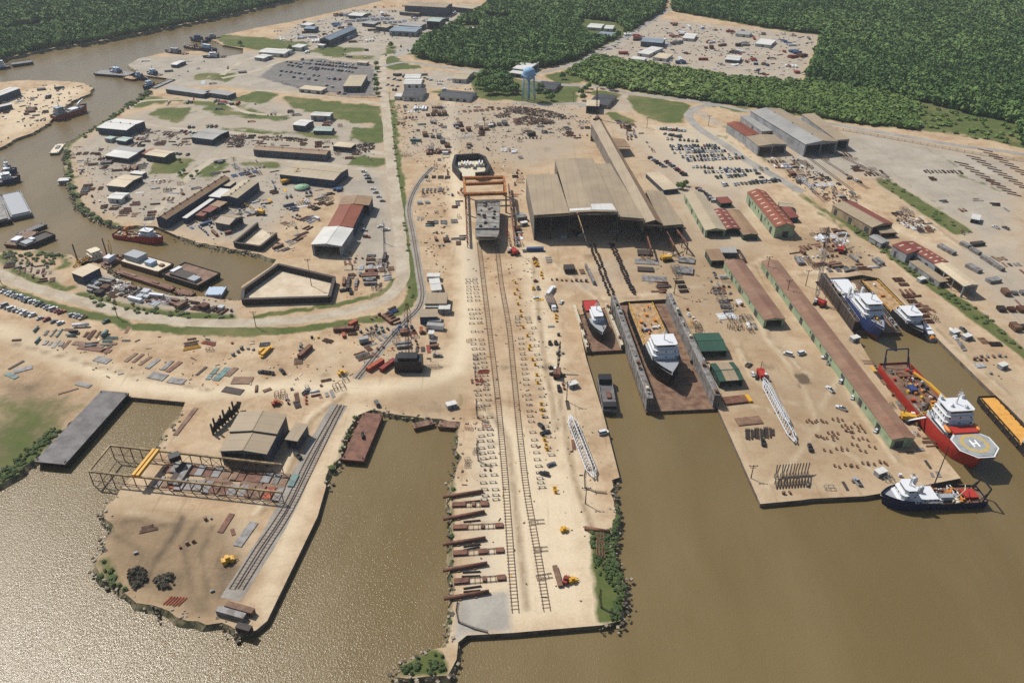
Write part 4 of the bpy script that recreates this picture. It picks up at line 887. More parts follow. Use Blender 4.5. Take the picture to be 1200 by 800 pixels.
def floating_dock(name, label, a, b, width, side, wall_h, deck_z, mats=('steel','deckrust'), wings=(1,1), wall_t=3.2, front_open=True):
    """a, b: the ends of the dock's centre line on its pontoon deck (pixels); x runs from a (inland) to b (open end)"""
    p, q = G(*a, deck_z), G(*b, deck_z); c = (p+q)/2; Ln = (q-p).xy.length
    t = thing(name, label, 'floating dock', (c.x, c.y, WATER_Z), ang(p, q)); dz = deck_z - WATER_Z; W = width
    mb = MB(); mb.box(-Ln/2, Ln/2, -W/2, W/2, -2, dz)
    for i in range(int(Ln/6)): mb.box(-Ln/2+3+6*i, -Ln/2+3.5+6*i, -W/2+wall_t+.5, W/2-wall_t-.5, dz, dz+.06)
    mb.build('pontoon', PT[mats[1]], t)
    eb = MB()
    for i in range(9): y = -W/2+.5+(W-1)*i/8; eb.box(Ln/2, Ln/2+.12, y-.2, y+.2, 0, dz-.1)
    eb.box(Ln/2, Ln/2+.14, -W/2, W/2, dz-.6, dz-.1); eb.build('end_frame', PT['darksteel'], t)
    for k, sg in enumerate((-1, 1)):
        if not wings[k]: continue
        wh = wall_h*wings[k]; y0, y1 = sorted((sg*W/2, sg*(W/2-wall_t)))
        wb = MB(); wb.box(-Ln/2+1, Ln/2-1, y0, y1, dz, dz+wh)
        for i in range(int(Ln/5)): xx = -Ln/2+3+5*i; wb.box(xx, xx+.25, y0-.12 if sg < 0 else y1, y0 if sg < 0 else y1+.12, -.5, dz+wh-.3)
        w_ = wb.build('wing_wall', PT[mats[0]], t)
        rb = MB()
        for yy in (y0+.15, y1-.15):
            rb.bar((-Ln/2+1.2,yy,dz+wh+1), (Ln/2-1.2,yy,dz+wh+1), .08)
            for i in range(int(Ln/4)): rb.bar((-Ln/2+1.5+4*i,yy,dz+wh), (-Ln/2+1.5+4*i,yy,dz+wh+1), .08)
        rb.build('railing', PT['cream'], w_)
        rr = random.Random(label+str(sg))
        for i in range(int(Ln/9)):
            gb = MB(); xx = rr.uniform(-Ln/2+3, Ln/2-3); yc = (y0+y1)/2
            if rr.random() < .5: gb.tube((xx,yc,dz+wh), (xx,yc,dz+wh+.9), .5, n=8)
            else: gb.obox((xx,yc,dz+wh+.8), (1.8,1.4,1.6))
            gb.build('capstan' if len(gb.v) < 20 else 'control_hut', PT[rr.choice(('cream','grey','darksteel','rust'))], w_)
        st = MB(); xe = Ln/2-1; 
        for i in range(7): st.bar((xe+.05, y0+.3, dz*.2+i*(wh+dz*.8)/7), (xe+.05, y1-.3, dz*.2+i*(wh+dz*.8)/7), .2)
        for yy in (y0+.3, (y0+y1)/2, y1-.3): st.bar((xe+.05,yy,0), (xe+.05,yy,dz+wh), .2)
        st.build('end_ladder', PT['darksteel'], w_)
    return t, Ln
KB = worn('keel_timber', L(150,120,88), L(110,84,60), scale=.6)
def keel_blocks(t, x0, x1, z, k):
    mb = MB()
    for i in range(k): x = x0+(x1-x0)*i/(k-1); mb.box(x-.5, x+.5, -1, 1, z, z+1.3)
    mb.build('keel_blocking', KB, t)
# main dock: deck at +0.2
t, dl = floating_dock('floating_dry_dock', 'largest floating dry dock with two tall grey wing walls and an open rusty pontoon', (750,357), (800,480.5), 39, 1, 8.2, -.6)
keel_blocks(t, -dl*.40, dl*.28, 1.8, 24)
supply_vessel('supply_ship', 'black supply ship with pale blue bridge standing bow out in the largest dry dock', (750,355), (788,437), 7.0, 11, -.6, 17.5, 6.6, 'black', 'decktan', (.64,.82), (2.6,2.6,2.8), 1.0, 'black', 26, 'white', 3, 2.8, .62, keel=3.2)
# small dock with the red decked tug
t, dl = floating_dock('floating_dry_dock', 'small floating dry dock with low side walls holding a red roofed tug', (691,360), (709,411), 22, 1, 3.0, -.4, ('cream','deckrust'), wall_t=1.4)
t, Ln = ship_at('tug', 'black hulled tug with a red deck and white wheelhouse in the small dry dock', 'tug', (691,353), (706,392), 5, 7, -.4)
hull(t, Ln, 10.5, 4.2, .55, 2.0, 1.8, 'black', 'deckrust', 'black', .9, 1.2, fine=.6)
rb_ = MB(); rb_.prism([(-Ln*.48,-4.4),(-Ln*.2,-4.7),(-Ln*.2,4.7),(-Ln*.48,4.4)], 5.4, 6.4); rb_.build('towing_deck_cover', PT['red'], t)
zt = house(t, -Ln*.10, Ln*.20, 6.5, 7.3, (2.3,2.3), step=(.8,.5)); mast(t, Ln*.02, zt, 6); funnel(t, -Ln*.14, 2, 6.4, 4, 'black'); funnel(t, -Ln*.14, -2, 6.4, 4, 'black'); tyres(t, Ln, 10.5, 4.0); deck_gear(t, -Ln*.2, Ln*.4, 6, 7.4, 6, 4)
# east dock with the blue and white ship
t, dl = floating_dock('floating_dry_dock', 'floating dry dock with a dark west wing wall beside the red craned shed', (985,330), (1028,389.5), 30, 1, 7.5, -.3, ('darksteel','deckrust'), wings=(.95,.02))
keel_blocks(t, -dl*.4, dl*.36, 2.1, 20)
t, Ln = ship_at('offshore_ship', 'blue and white offshore ship sitting high on the east floating dock', 'ship', (981,326), (1036,386), 7, 9, -.3)
hull(t, Ln, 13, 5.4, .40, 2.2, 2.0, 'blue', 'white', 'boot', .9, 1.4, fine=.66)
zt = house(t, -Ln*.04, Ln*.30, 12.4, 9, (2.6,2.6), step=(2,1.5)); zt = house(t, Ln*.10, Ln*.26, 10, zt, (2.8,)); mast(t, Ln*.18, zt, 7)
house(t, -Ln*.42, -Ln*.16, 9, 6.8, (2.2,), bridge=False); funnel(t, -Ln*.10, 4, 9, 6, 'white'); funnel(t, -Ln*.10, -4, 9, 6, 'white'); deck_gear(t, -Ln*.45, -Ln*.08, 11, 6.9, 34, 12, ('white','cream','grey','orange','white')); deck_gear(t, Ln*.3, Ln*.42, 5, 9.1, 6, 13); rails(t, -Ln*.04, Ln*.34, 13, 9.8); crane(t, -Ln*.12, 0, 6.8, 5, 2.9, 10, 'cream', .1)
# the tan decked vessel beside it
supply_vessel('supply_ship', 'black hulled supply ship with a long tan deck and white bridge beside the east dock', (1018,328), (1082,388), 1.5, 4, WATER_Z, 12.5, 3.4, 'black', 'decktan', (.66,.86), (2.4,2.5), gear=2, seed=9, boot='boot')
t, Ln = ship_at('workboat', 'small white workboat with a rust red stern at the east quay', 'boat', (1095,397), (1078,379), 0, 0)
hull(t, Ln, 5.5, 1.6, .6, .8, 1.2, 'grey', 'deckrust', 'boot', .5); house(t, -Ln*.05, Ln*.28, 4, 2.2, (2.1,)); house(t, -Ln*.28, -Ln*.08, 3.6, 1.6, (1.9,), bridge=False); deck_gear(t, -Ln*.45, -Ln*.3, 4, 1.6, 3, 3)
t, Ln = ship_at('tender', 'little cream open tender lying between the east dock and the tan decked ship', 'boat', (1059,380), (1046,376), -1, -1)
hull(t, Ln, 3.2, 1.0, .7, .3, .6, 'cream', 'decktan', 'cream', .4)

# --- boats of the canal and the river
t, Ln = ship_at('offshore_ship', 'red hulled supply boat with a white wheelhouse moored in the canal', 'ship', (135,272), (192,279), 1, 2)
hull(t, Ln, 9, 2.6, .5, 1.8, 2.5, 'red', 'deckrust', 'red', .9); zt = house(t, Ln*.06, Ln*.30, 7, 4.4, (2.3,2.4), step=(1.2,1)); mast(t, Ln*.16, zt, 5); funnel(t, Ln*.03, 2.4, 4.4, 3, 'orange'); deck_gear(t, -Ln*.44, 0, 7, 2.6, 12, 22, ('white','rust','orange','cream')); crane(t, -Ln*.3, 2, 2.6, 3, .5, 6, 'orange', -.2)
def tug(label, stern, bow, W, hm='blue', wm='lightblue', dm='deckrust', group='tugs and crew boats at the river berths', seed=1, hs=(-.12,.2)):
    t, Ln = ship_at('tug', label, 'tug', stern, bow, 1, 2, group=None)
    hull(t, Ln, W, 2.2, .5, 1.5, 2.2, hm, dm, hm, .8, fine=.62); zt = house(t, Ln*hs[0], Ln*hs[1], W*.66, 3.7, (2.4,2.4), wm, step=(.9,.7)); mast(t, Ln*.05, zt, 5)
    funnel(t, -Ln*.17, W*.22, 2.4, 4.2, hm); funnel(t, -Ln*.17, -W*.22, 2.4, 4.2, hm); tyres(t, Ln, W, 1.5, 6); deck_gear(t, -Ln*.44, -Ln*.2, W*.6, 2.2, 4, seed)
    return t
tug('blue tug nosed against the grey deck barge at the river point', (147,87), (128,81), 9, seed=2)
tug('small blue crew boat lying between two tugs at the river point', (172,90), (155,89), 6, seed=3)
tug('dark blue tug with a tall house north of the barge with a tug alongside', (188,88), (172,84), 9, 'navy', 'lightblue', seed=4)
tug('blue tug at the outer end of a narrow barge on the river point', (184,97), (167,102), 8, 'navy', 'lightblue', seed=5)
tug('navy tug moored alone off the gravel point west of the inlet', (219,63), (193,59), 9, 'navy', 'grey', seed=6)
tug('long navy crew boat in the middle of the tug inlet', (217,53), (255,58), 8, 'navy', 'lightblue', seed=7, hs=(.05,.3))
tug('navy tug at the outer berth by the green riverbank, western of two', (243,47), (222,44), 8, 'navy', 'blue', seed=8)
tug('navy tug at the outer berth by the green riverbank, eastern of two', (257,43), (240,45), 8, 'navy', 'grey', seed=9)
tug('white housed tug with a rust red deck at the head of the tug inlet', (265,66), (237,66), 9, 'navy', 'white', seed=10)
t, Ln = ship_at('cargo_ship', 'dark red hulled ship with a grey cluttered deck at the western yard peninsula', 'ship', (62,138), (102,124), 1, 3)
hull(t, Ln, 11, 4.4, .8, 1.8, 3, 'boot', 'decks', 'boot', 1.0); zt = house(t, -Ln*.40, -Ln*.14, 9, 4.4, (2.5,2.5,2.5), 'grey', step=(.6,.8)); mast(t, -Ln*.26, zt, 6, 'grey'); house(t, Ln*.0, Ln*.2, 7.5, 4.4, (2.4,), 'white', bridge=False); deck_gear(t, -Ln*.1, Ln*.4, 8, 4.4, 12, 31, ('white','grey','cream')); crane(t, Ln*.26, 0, 4.4, 4, .3, 9, 'white', -.3)
t, Ln = ship_at('push_boat', 'white push boat with a blue house driving a dark barge up the river', 'boat', (-9,79), (12,76), 1, 1)
hull(t, Ln, 9, 2.2, .9, .4, 2, 'navy', 'decks', 'navy', .6, fine=.9); house(t, -Ln*.3, Ln*.2, 6.5, 2.2, (2.4,2.4,2.4), 'white', step=(.8,.6)); mast(t, 0, 9.6, 4)
t, Ln = ship_at('crew_boat', 'blue and white crew boats cluster vessel at the left edge above the hopper barges', 'boat', (-14,214), (24,206), 1, 2)
hull(t, Ln, 9, 2.4, .45, 1.4, 2, 'navy', 'decks', 'navy', .8); zt = house(t, -Ln*.1, Ln*.22, 7, 3.8, (2.4,2.4), 'white'); mast(t, 0, zt, 5); deck_gear(t, -Ln*.4, -Ln*.15, 6, 2.4, 8, 41)
t['label'] = 'blue and white crew boat at the left edge above the hopper barges, larger of two'
t, Ln = ship_at('crew_boat', 'small blue crew boat lying outside the larger crew boat at the left edge', 'boat', (-8,202), (20,197), 1, 1)
hull(t, Ln, 6.5, 2.0, .5, 1.0, 2, 'blue', 'decks', 'blue', .7); house(t, -Ln*.05, Ln*.2, 5, 3.0, (2.2,), 'white'); deck_gear(t, -Ln*.4, -Ln*.15, 4, 2.0, 5, 42)
tug('white wheelhouse skiff drifting beside the river bank hut', (14,199), (4,194), 5, 'grey', 'white', seed=14)

def barge(label, a, b, c, z=1.2, hm='black', dm='deckrust', rim=.0, name='barge', rake=True, extra=None, group=None, depth=2.4):
    """deck corners a-b along, b-c across (pixels at deck height)"""
    A_, B_, C_ = G(*a, z), G(*b, z), G(*c, z); u = (B_-A_).xy; Ln = u.length; u.normalize(); v = Vector((-u.y, u.x)); w = (C_-B_).xy.dot(v); W = abs(w)
    ctr = A_.xy + u*Ln/2 + v*w/2; t = thing(name, label, 'barge', (ctr.x, ctr.y, WATER_Z), math.atan2(u.y, u.x), group); dz = z - WATER_Z
    mb = MB(); k = min(3.0, Ln*.06) if rake else 0
    pr = [(-Ln/2+k, -1.0), (Ln/2-k, -1.0), (Ln/2, dz-.6), (Ln/2, dz-.12), (-Ln/2, dz-.12), (-Ln/2, dz-.6)]
    mb.add([(x,-W/2,q) for x,q in pr]+[(x,W/2,q) for x,q in pr], [(0,1,2,3,4,5), (11,10,9,8,7,6)]+[(i, 6+i, 6+(i+1)%6, (i+1)%6) for i in range(6)])
    for i in range(int(Ln/4)):
        xx = -Ln/2+2+4*i
        for sg in (-1,1): mb.box(xx-.12, xx+.12, *(sorted((sg*W/2, sg*(W/2+.1)))), .1, dz-.3)
    hb = mb.build('hull', PT[hm], t)
    db = MB(); db.box(-Ln/2, Ln/2, -W/2, W/2, dz-.12, dz); db.build('deck', PT[dm], t)
    if rim:
        rb = MB()
        for sg in (-1, 1): rb.box(-Ln/2, Ln/2, *(sorted((sg*W/2, sg*(W/2-.35)))), dz, dz+rim); rb.box(*(sorted((sg*Ln/2, sg*(Ln/2-.35)))), -W/2+.36, W/2-.36, dz, dz+rim)
        rb.build('coaming', PT[hm], t)
    bb = MB()
    for sx in (-1, 1):
        for sy in (-1, 1):
            for q in (-.35, .35): bb.tube((sx*(Ln/2-1.6)+q, sy*(W/2-.8), dz), (sx*(Ln/2-1.6)+q, sy*(W/2-.8), dz+.7), .2, n=6)
    bb.build('bollard', PT['darksteel'], t)
    if extra: extra(t, Ln, W, dz)
    return t
def x_box(spec):
    def f(t, Ln, W, dz):
        for nm, cx, cy, sx, sy, sz, m in spec:
            mb = MB(); mb.box(cx*Ln-sx*Ln/2, cx*Ln+sx*Ln/2, cy*W-sy*W/2, cy*W+sy*W/2, dz+.01, dz+sz); mb.build(nm, PT[m], t)
    return f
barge('long grey decked flat barge with black sides moored beside the meadow', (151,460), (76,544), (42.5,538), 1.8, 'black', 'decks')
def tri(t, Ln, W, dz):
    for q in (-1.6, 0, 1.6):
        mb = MB(); mb.tube((Ln*.02+q*.8, q*.3, dz), (Ln*.02+q*.8, q*.3, dz+1.8), .7, .7, 10); mb.build('mooring_bitt', PT['black'], t)
barge('rust red flat barge with a black winch amidships along the sloping bank', (449,485), (426,540), (401,537.5), .8, 'rust', 'rust', extra=tri)
barge('small rusty pontoon lying askew in the middle slip', (482.5,496), (506,490.5), (509,496), .0, 'rust', 'deckrust')
barge('small rusty pontoon against the launchway corner of the middle slip', (515,492.5), (540,494), (538,501), .0, 'rust', 'deckrust')
barge('small work barge with dark boxes on both ends west of the dry dock', (700,443), (706,481), (723,480), .6, 'steel', 'decks', .9, extra=x_box([('end_house',-.40,0,.18,.92,3.2,'black'),('end_house',.42,0,.14,.92,2.6,'black'),('deck_cargo',.05,.1,.2,.3,.9,'rust')]))
barge('white edged hopper barge with a grey cover at the left edge, outer of two', (24,224.5), (37.5,250), (14,257), .8, 'grey', 'steel', .8, extra=x_box([('hatch_cover',0,0,.9,.84,1.2,'grey')]))
barge('grey hopper barge at the left edge, inner of two', (1,228), (13,258), (-14,266), .8, 'black', 'steel', .8, extra=x_box([('hatch_cover',0,0,.9,.8,1.0,'steel')]))
barge('narrow dark barge lying behind the hopper barges', (18,274), (50,261), (52,264), .3, 'black', 'decks')
barge('rust decked barge with white tarpaulins at the left canal bank', (4,286), (30,270), (38,276), .4, 'rust', 'deckrust', extra=x_box([('tarpaulin',-.15,.05,.3,.5,1.4,'white')]))
barge('black hopper barge with pale scrap on its bow at the left canal bank', (30,290), (65,275.5), (59,269), .8, 'black', 'darksteel', .9, extra=x_box([('scrap_load',-.28,0,.25,.6,1.2,'grey'),('scrap_load',-.08,.1,.12,.4,1.6,'white')]))
barge('small pale pontoon with its own shadow adrift off the canal mouth', (57.5,179.5), (66,169), (75,170), .0, 'grey', 'cream', extra=x_box([('deck_cargo',.1,0,.3,.4,.8,'steel')]))
barge('grey deck barge at the river point with a tug at its end', (109,86), (148,89), (150,84), .6, 'black', 'steel')
barge('narrow tan deck barge between the tugs of the river point', (144,91), (156,93), (158,90), .4, 'rust', 'decktan')
barge('narrow steel barge running inland from the blue tug of the river point', (175,103), (198,93), (200,96), .6, 'black', 'steel', .5)
barge('long dark river barge pushed ahead of the white push boat', (14,76.5), (39,73), (38,70), .6, 'black', 'decks', .5)
barge('rusty barge with red rim carrying a grey canopy and a small white house', (139,306), (185,319.5), (202.5,309), 1.0, 'rust', 'cream', .7, extra=x_box([('canopy',-.28,.08,.34,.62,4.0,'grey'),('deck_house',.14,-.02,.16,.4,2.8,'lightblue'),('winch',.36,.1,.08,.2,1.2,'rust')]))
barge('long sunken looking rust barge along the canal south bank', (133,318), (200,339.5), (203,335), .2, 'rust', 'rust', extra=x_box([('hatch',.2,.0,.1,.4,.6,'rust'),('hatch',-.25,.0,.2,.4,.5,'deckrust')]))
barge('black barge heaped with scrap beside the rusty canopy barge', (190,322), (232,335.5), (255,319.5), 1.0, 'black', 'deckrust', .8, extra=x_box([('scrap_load',-.1,-.2,.5,.4,1.6,'darksteel'),('scrap_load',.25,-.25,.2,.3,1.9,'grey'),('scrap_load',-.35,-.1,.1,.4,2.2,'white')]))
barge('short rust pontoon at the foot of the scrap yard', (203,342), (223,346.5), (225,341), .0, 'rust', 'rust')
barge('pale blue sheeted pontoon by the sheet pile basin', (239,346), (260,346), (262,336), .2, 'grey', 'steel', extra=x_box([('sheeting',0,0,.96,.94,.3,'lightblue')]))
# dredge at the canal bank
t, Ln = ship_at('dredge', 'derelict dredge with a tan roofed house, spud posts and yellow ladder at the canal bank', 'dredge', (92,309), (126,297), 0, 0)
mb = MB(); mb.box(-Ln/2, Ln/2, -5.5, 5.5, -.5, 2.4); mb.build('hull', PT['rust'], t)
house(t, -Ln*.1, Ln*.28, 8, 2.4, (3.2,2.6), 'cream', bridge=False); deck_gear(t, -Ln*.48, -Ln*.12, 9, 2.4, 14, 51, ('rust','yellow','darksteel','grey'))
for x_, y_ in ((-.44,3.5),(.42,-3)): mb = MB(); mb.tube((Ln*x_,y_,-3), (Ln*x_,y_,16), .5, n=8); mb.build('spud', PT['rust'], t)
mb = MB(); mb.lattice((-Ln*.1,0,4), (-Ln*.75,-3,3), 2.4, 8, .3); mb.build('ladder', PT['yellow'], t)
t, Ln = ship_at('floating_crane', 'yellow and rust floating crane wreck beside the derelict dredge', 'crane barge', (118,312), (140,298), 0, 0)
mb = MB(); mb.box(-Ln/2, Ln/2, -5, 5, -.5, 1.8); mb.build('hull', PT['rust'], t)
mb = MB(); mb.obox((0,0,4), (7,5,3.6)); mb.build('machinery_house', PT['white'], t); mb = MB(); mb.lattice((2,0,5), (Ln*.4,4,14), 1.8, 7, .25); mb.build('boom', PT['yellow'], t); deck_gear(t, -Ln*.45, Ln*.45, 8, 1.8, 12, 53, ('rust','yellow','orange','darksteel'))
# hut afloat at the river bend
t = thing('floating_hut', 'small white floating hut off the river bend bank', 'houseboat', (*G(75.5,212).xy, WATER_Z), .2)
mb = MB(); mb.box(-5,5,-4,4,-.5,.8); mb.build('float', PT['steel'], t); mb = MB(); mb.box(-4,4,-3,3,.8,3.6); mb.build('wall', WM['grey'], t); mb = MB(); mb.box(-4.5,4.5,-3.4,3.4,3.6,3.9); mb.build('roof', RM['white'], t)
# ------------------------------------------------------------------ the big fabrication hall
def part_w(root, mb, name, m, parent=None):
    """a part whose shape was laid out in world coordinates"""
    inv = root.matrix_basis.inverted(); mb.v = [tuple(inv @ Vector(p)) for p in mb.v]
    return mb.build(name, m, parent or root)
hall = thing('fabrication_hall', 'huge tan roofed fabrication hall with dark open bays at the head of the launchway', 'factory hall', G(715,281,0))
def hroof(px4, hs, m='tan', nm='roof'):
    mb = MB(); P4 = [G(*p, h) for p, h in zip(px4, hs)]; slab4(mb, *P4, .5); return part_w(hall, mb, nm, RM[m])
H1, H2, H3, H4, H5 = 20.0, 22.5, 20.5, 17.5, 11.0
r1 = hroof([(625.5,252),(667.6,249.3),(653,204),(616,204.8)], [H1,H1+1.2,H1+1.2,H1])
hroof([(667.8,249),(694,247.6),(672,185.5),(650,186.3)], [H2,H2+1.4,H2+1.4,H2]); hroof([(694,247.6),(724,248),(695,185.5),(672,185.5)], [H2+1.4,H2,H2,H2+1.4])
hroof([(726.5,253.8),(755,256.2),(715,191.6),(697.5,191.6)], [H3,H3-.8,H3-.8,H3])
hroof([(755.6,261),(768,257.5),(702.5,140.2),(692.5,144)], [H4,H4+3,H4+3,H4]); hroof([(768,257.5),(777,262.5),(706.5,143.5),(702.5,140.2)], [H4+3,H4-.5,H4-.5,H4+3], 'tanbrown')
hroof([(776.5,264.5),(801,262.5),(776,224),(756.5,223)], [H5+1.5,H5,H5,H5+1.5], 'tan')
hroof([(716,161.5),(732,163),(738.5,172),(722,172.5)], [9,8,8,9], 'tanbrown')
sb = MB(); f = lambda p, h: G(*p, h)
slab4(sb, f((694,245.8),H2+1.75), f((722,246.2),H2+.4), f((717,238.4),H2+.4), f((692,239),H2+1.75), .08); slab4(sb, f((668,247.4),H2+.36), f((693.4,245.9),H2+1.74), f((692.4,243.2),H2+1.74), f((667,244.6),H2+.36), .08)
part_w(hall, sb, 'new_roof_sheets', RM['white'])
wb = MB()
def wallq(mb, p, q, z0, z1, hh=None, t=.3):
    """upright wall between two world points"""
    p, q = Vector((p.x,p.y)), Vector((q.x,q.y)); d = (q-p).normalized(); n = Vector((-d.y,d.x))*t/2
    mb.add([(p.x-n.x,p.y-n.y,z0),(q.x-n.x,q.y-n.y,z0),(q.x+n.x,q.y+n.y,z0),(p.x+n.x,p.y+n.y,z0),(p.x-n.x,p.y-n.y,z1),(q.x-n.x,q.y-n.y,z1),(q.x+n.x,q.y+n.y,z1),(p.x+n.x,p.y+n.y,z1)],
           [(0,3,2,1),(4,5,6,7),(0,1,5,4),(1,2,6,5),(2,3,7,6),(3,0,4,7)])
wallq(wb, f((626.3,252.2),H1), f((616.8,205.2),H1), 0, H1-.6); wallq(wb, f((616.8,205.2),H1), f((652.5,204.4),H1), 0, H1-.6)
wallq(wb, f((653.2,203.5),H1), f((650.6,187),H2), 0, H2-.7); wallq(wb, f((651,187.0),H2), f((694.5,186.4),H2), 0, H2-.7); wallq(wb, f((698,192.4),H3), f((714,192.4),H3), 0, H3-1.4)
wallq(wb, f((754.9,258),H4), f((693,144.8),H4), 7, H4-.8); wallq(wb, f((693,144.6),H4), f((706,144.2),H4), 0, H4-.8)
wallq(wb, f((776.2,262.6),H4-1), f((706.8,144.6),H4-1), 10, H4-1.4); wallq(wb, f((800.4,262.2),H5), f((775.6,224.6),H5), 0, H5-.6); wallq(wb, f((757,223.8),H5), f((775.4,224.8),H5), 0, H5-.6)
part_w(hall, wb, 'wall', worn('hall_wall', L(140,132,124), L(110,98,88), scale=.1))
bw_ = MB()   # bands between the roofs of different height, and the front fascias
for p, q, ha, hb in (((667.7,249.2),(653,204.3),H1+.7,H2-.5), ((725.2,251),(696,188.5),H3+.1,H2-.5), ((755.3,258.6),(715.5,192.5),H4+.1,H3-1.4)): wallq(bw_, f(p,hb), f(q,hb), ha-1, hb, t=.2)
for p, q, h in (((625.8,252.4),(667.4,249.8),H1), ((668,249.4),(723.8,248.4),H2), ((726.6,254.2),(754.8,256.6),H3-.8), ((755.8,261.4),(776.8,262.8),H4-.5), ((777,265),(800.8,263),H5)): wallq(bw_, f(p,h), f(q,h), h-2.0, h-.6, t=.3)
part_w(hall, bw_, 'fascia', worn('hall_fascia', L(150,140,126), L(112,100,88), scale=.1))
def colm(pts, nm='column'):
    for p, q, ha in pts:
        mb = MB(); a, b = f(p, ha), f(q, ha)
        n_ = max(2, int((b-a).length/16)+1)
        for i in range(n_):
            c = a.lerp(b, i/(n_-1)); mb.box(c.x-.5, c.x+.5, c.y-.5, c.y+.5, 0, ha-.7)
        mb.bar((a.x,a.y,ha*.62), (b.x,b.y,ha*.62), .8, 1.3); part_w(hall, mb, nm, PT['darksteel'])
colm([((646,250.6),(634,204.9),H1), ((667.6,249.6),(653.4,204.9),H1), ((724.6,252),(697,190),H3), ((755,258),(714.4,192.2),H4-1), ((776.4,263.6),(757,226),H5), ((800,262.6),(776,225),H5)])
for i in range(9):   # craneway running out of the hall
    pass
cw = MB()
for p0, p1 in (((754,262),(763,292)), ((776,262),(790,288)), ((789,264),(806,286))):
    a, b = f(p0, 8), f(p1, 8)
    cw.bar(a, b, .9, 1.2)
    for i in range(1, 4): c = a.lerp(b, i/3); cw.bar((c.x,c.y,0), (c.x,c.y,8), .6); c2 = a.lerp(b, (i-.5)/3); cw.bar((c2.x,c2.y,0), (c.x,c.y,7), .3)
part_w(hall, cw, 'craneway', PT['rust'])
for p0, p1 in (((757,258),(775,259)),): mb = MB(); mb.bar(f(p0,9), f(p1,9), 1.6, 1.4); part_w(hall, mb, 'bridge_crane', PT['orange'])
rr = random.Random(77)
for i in range(34):   # plates, sections and staging standing on the hall floor
    px, y = rr.uniform(634, 796), rr.uniform(262, 279)
    if 752 < px < 757: continue
    g_ = G(px, y); mb = MB(); k = rr.random()
    if k < .5: mb.obox((0,0,1.0), (rr.uniform(2,7), rr.uniform(1.5,4), 2.0))
    else:
        for sx in (-2, 2):
            for sy in (-1.5, 1.5): mb.bar((sx,sy,0), (sx,sy,4), .3)
        mb.box(-2.2, 2.2, -1.7, 1.7, 4, 4.3)
    o = mb.build('hull_section' if k < .5 else 'staging', PT[rr.choice(('rust','steel','darksteel','grey','deckrust'))]); o.location = g_; o.rotation_euler.z = rr.uniform(0, 3)
    tag(o, 'dim steel section standing on the floor of the big open hall' if k < .5 else 'dim work staging frame on the floor of the big open hall', 'steel section' if k < .5 else 'staging', 'work in the open bays of the big hall')

# ------------------------------------------------------------------ orange gantry over the hull block
t = thing('gantry_crane', 'rust orange gantry of two bridge beams on long runways round the grey hull block', 'gantry crane', G(570,260))
GH = 16.0
L0, L1, R0, R1 = f((543.5,208),GH), f((546,270),GH*.62), f((591,207),GH), f((600,276),GH*.35)
def dirv(a, b): return (b-a)
for nm, y0, y1 in (('bridge_beam', (543,209),(590,208)), ('bridge_beam', (543.5,216),(591,214)), ('bridge_beam', (544,228),(592,226.5))):
    mb = MB(); a, b = f(y0,GH), f(y1,GH); mb.bar(a, b, 2.4 if nm else 2, 2.2); 
    for i in range(9): c = a.lerp(b, (i+.5)/9); mb.bar((c.x,c.y,GH-1.2), (c.x,c.y,GH+1.6), .3)
    mb.bar((a.x,a.y,GH+1.6), (b.x,b.y,GH+1.6), .2); part_w(t, mb, nm, worn('orange_steel', L(190,122,58), L(136,82,48), .45,.65, scale=.2) if 'orange_steel' not in MATS else MATS['orange_steel'])
for pa, pb in (((543.5,209),(545.5,229)), ((590.5,208),(593,227))):
    mb = MB(); a, b = f(pa,GH), f(pb,GH); mb.bar(a, b, 1.6, 1.8)
    for q in (a, b): mb.bar((q.x,q.y,0), (q.x,q.y,GH), 1.2)
    part_w(t, mb, 'end_frame', MATS['orange_steel'])
for pa, pb in (((545.5,226),(548,290)), ((596,222),(603,288))):
    mb = MB(); a, b = f(pa,0), f(pb,0); mb.bar((a.x,a.y,4.6), (b.x,b.y,4.6), 1.3, 1.2); n_ = 11
    for i in range(n_+1): c = a.lerp(b, i/n_); mb.bar((c.x,c.y,0), (c.x,c.y,4.4), .55); (i < n_) and mb.bar((c.x,c.y,.2), (a.lerp(b,(i+1)/n_).x, a.lerp(b,(i+1)/n_).y, 4.2), .3)
    part_w(t, mb, 'runway', PT['rust'])
# hull block
a, b, c = f((557,268.5),10.5), f((585,268.5),10.5), f((582,235),10.5); u = (b-a).xy; Wd = u.length; u.normalize(); v = Vector((-u.y,u.x)); Ln = (c-b).xy.dot(v); o0 = a.xy+u*Wd/2
t = thing('hull_block', 'grey steel ship hull block with cluttered flat deck on the launchway', 'hull block', (o0.x,o0.y,0), math.atan2(u.y,u.x))
mb = MB(); X = Wd/2; st = []
for y, z0, hw in ((Ln,1.2,X), (Ln*.2,1.2,X), (0,1.8,X), (-4,3.4,X*.98), (-9,6.2,X*.9), (-13,9.2,X*.72)): st.append([(-hw,y,10.4 if y >= 0 else 9.6), (-hw,y,z0+1.5), (-hw*.8,y,z0), (hw*.8,y,z0), (hw,y,z0+1.5), (hw,y,10.4 if y >= 0 else 9.6)])
vs = [p for r_ in st for p in r_]
for i in range(5):
    for j in range(6): mb.add([vs[i*6+j], vs[i*6+(j+1)%6], vs[(i+1)*6+(j+1)%6], vs[(i+1)*6+j]], [(3,2,1,0)])
mb.add(st[0], [(0,1,2,3,4,5)]); mb.add(st[-1], [(5,4,3,2,1,0)]); mb.build('shell', worn('primer_grey', L(150,146,138), L(118,112,106), .4,.62, scale=.2), t)
mb = MB(); mb.box(-X+.3, X-.3, .3, Ln-.3, 10.4, 10.5)
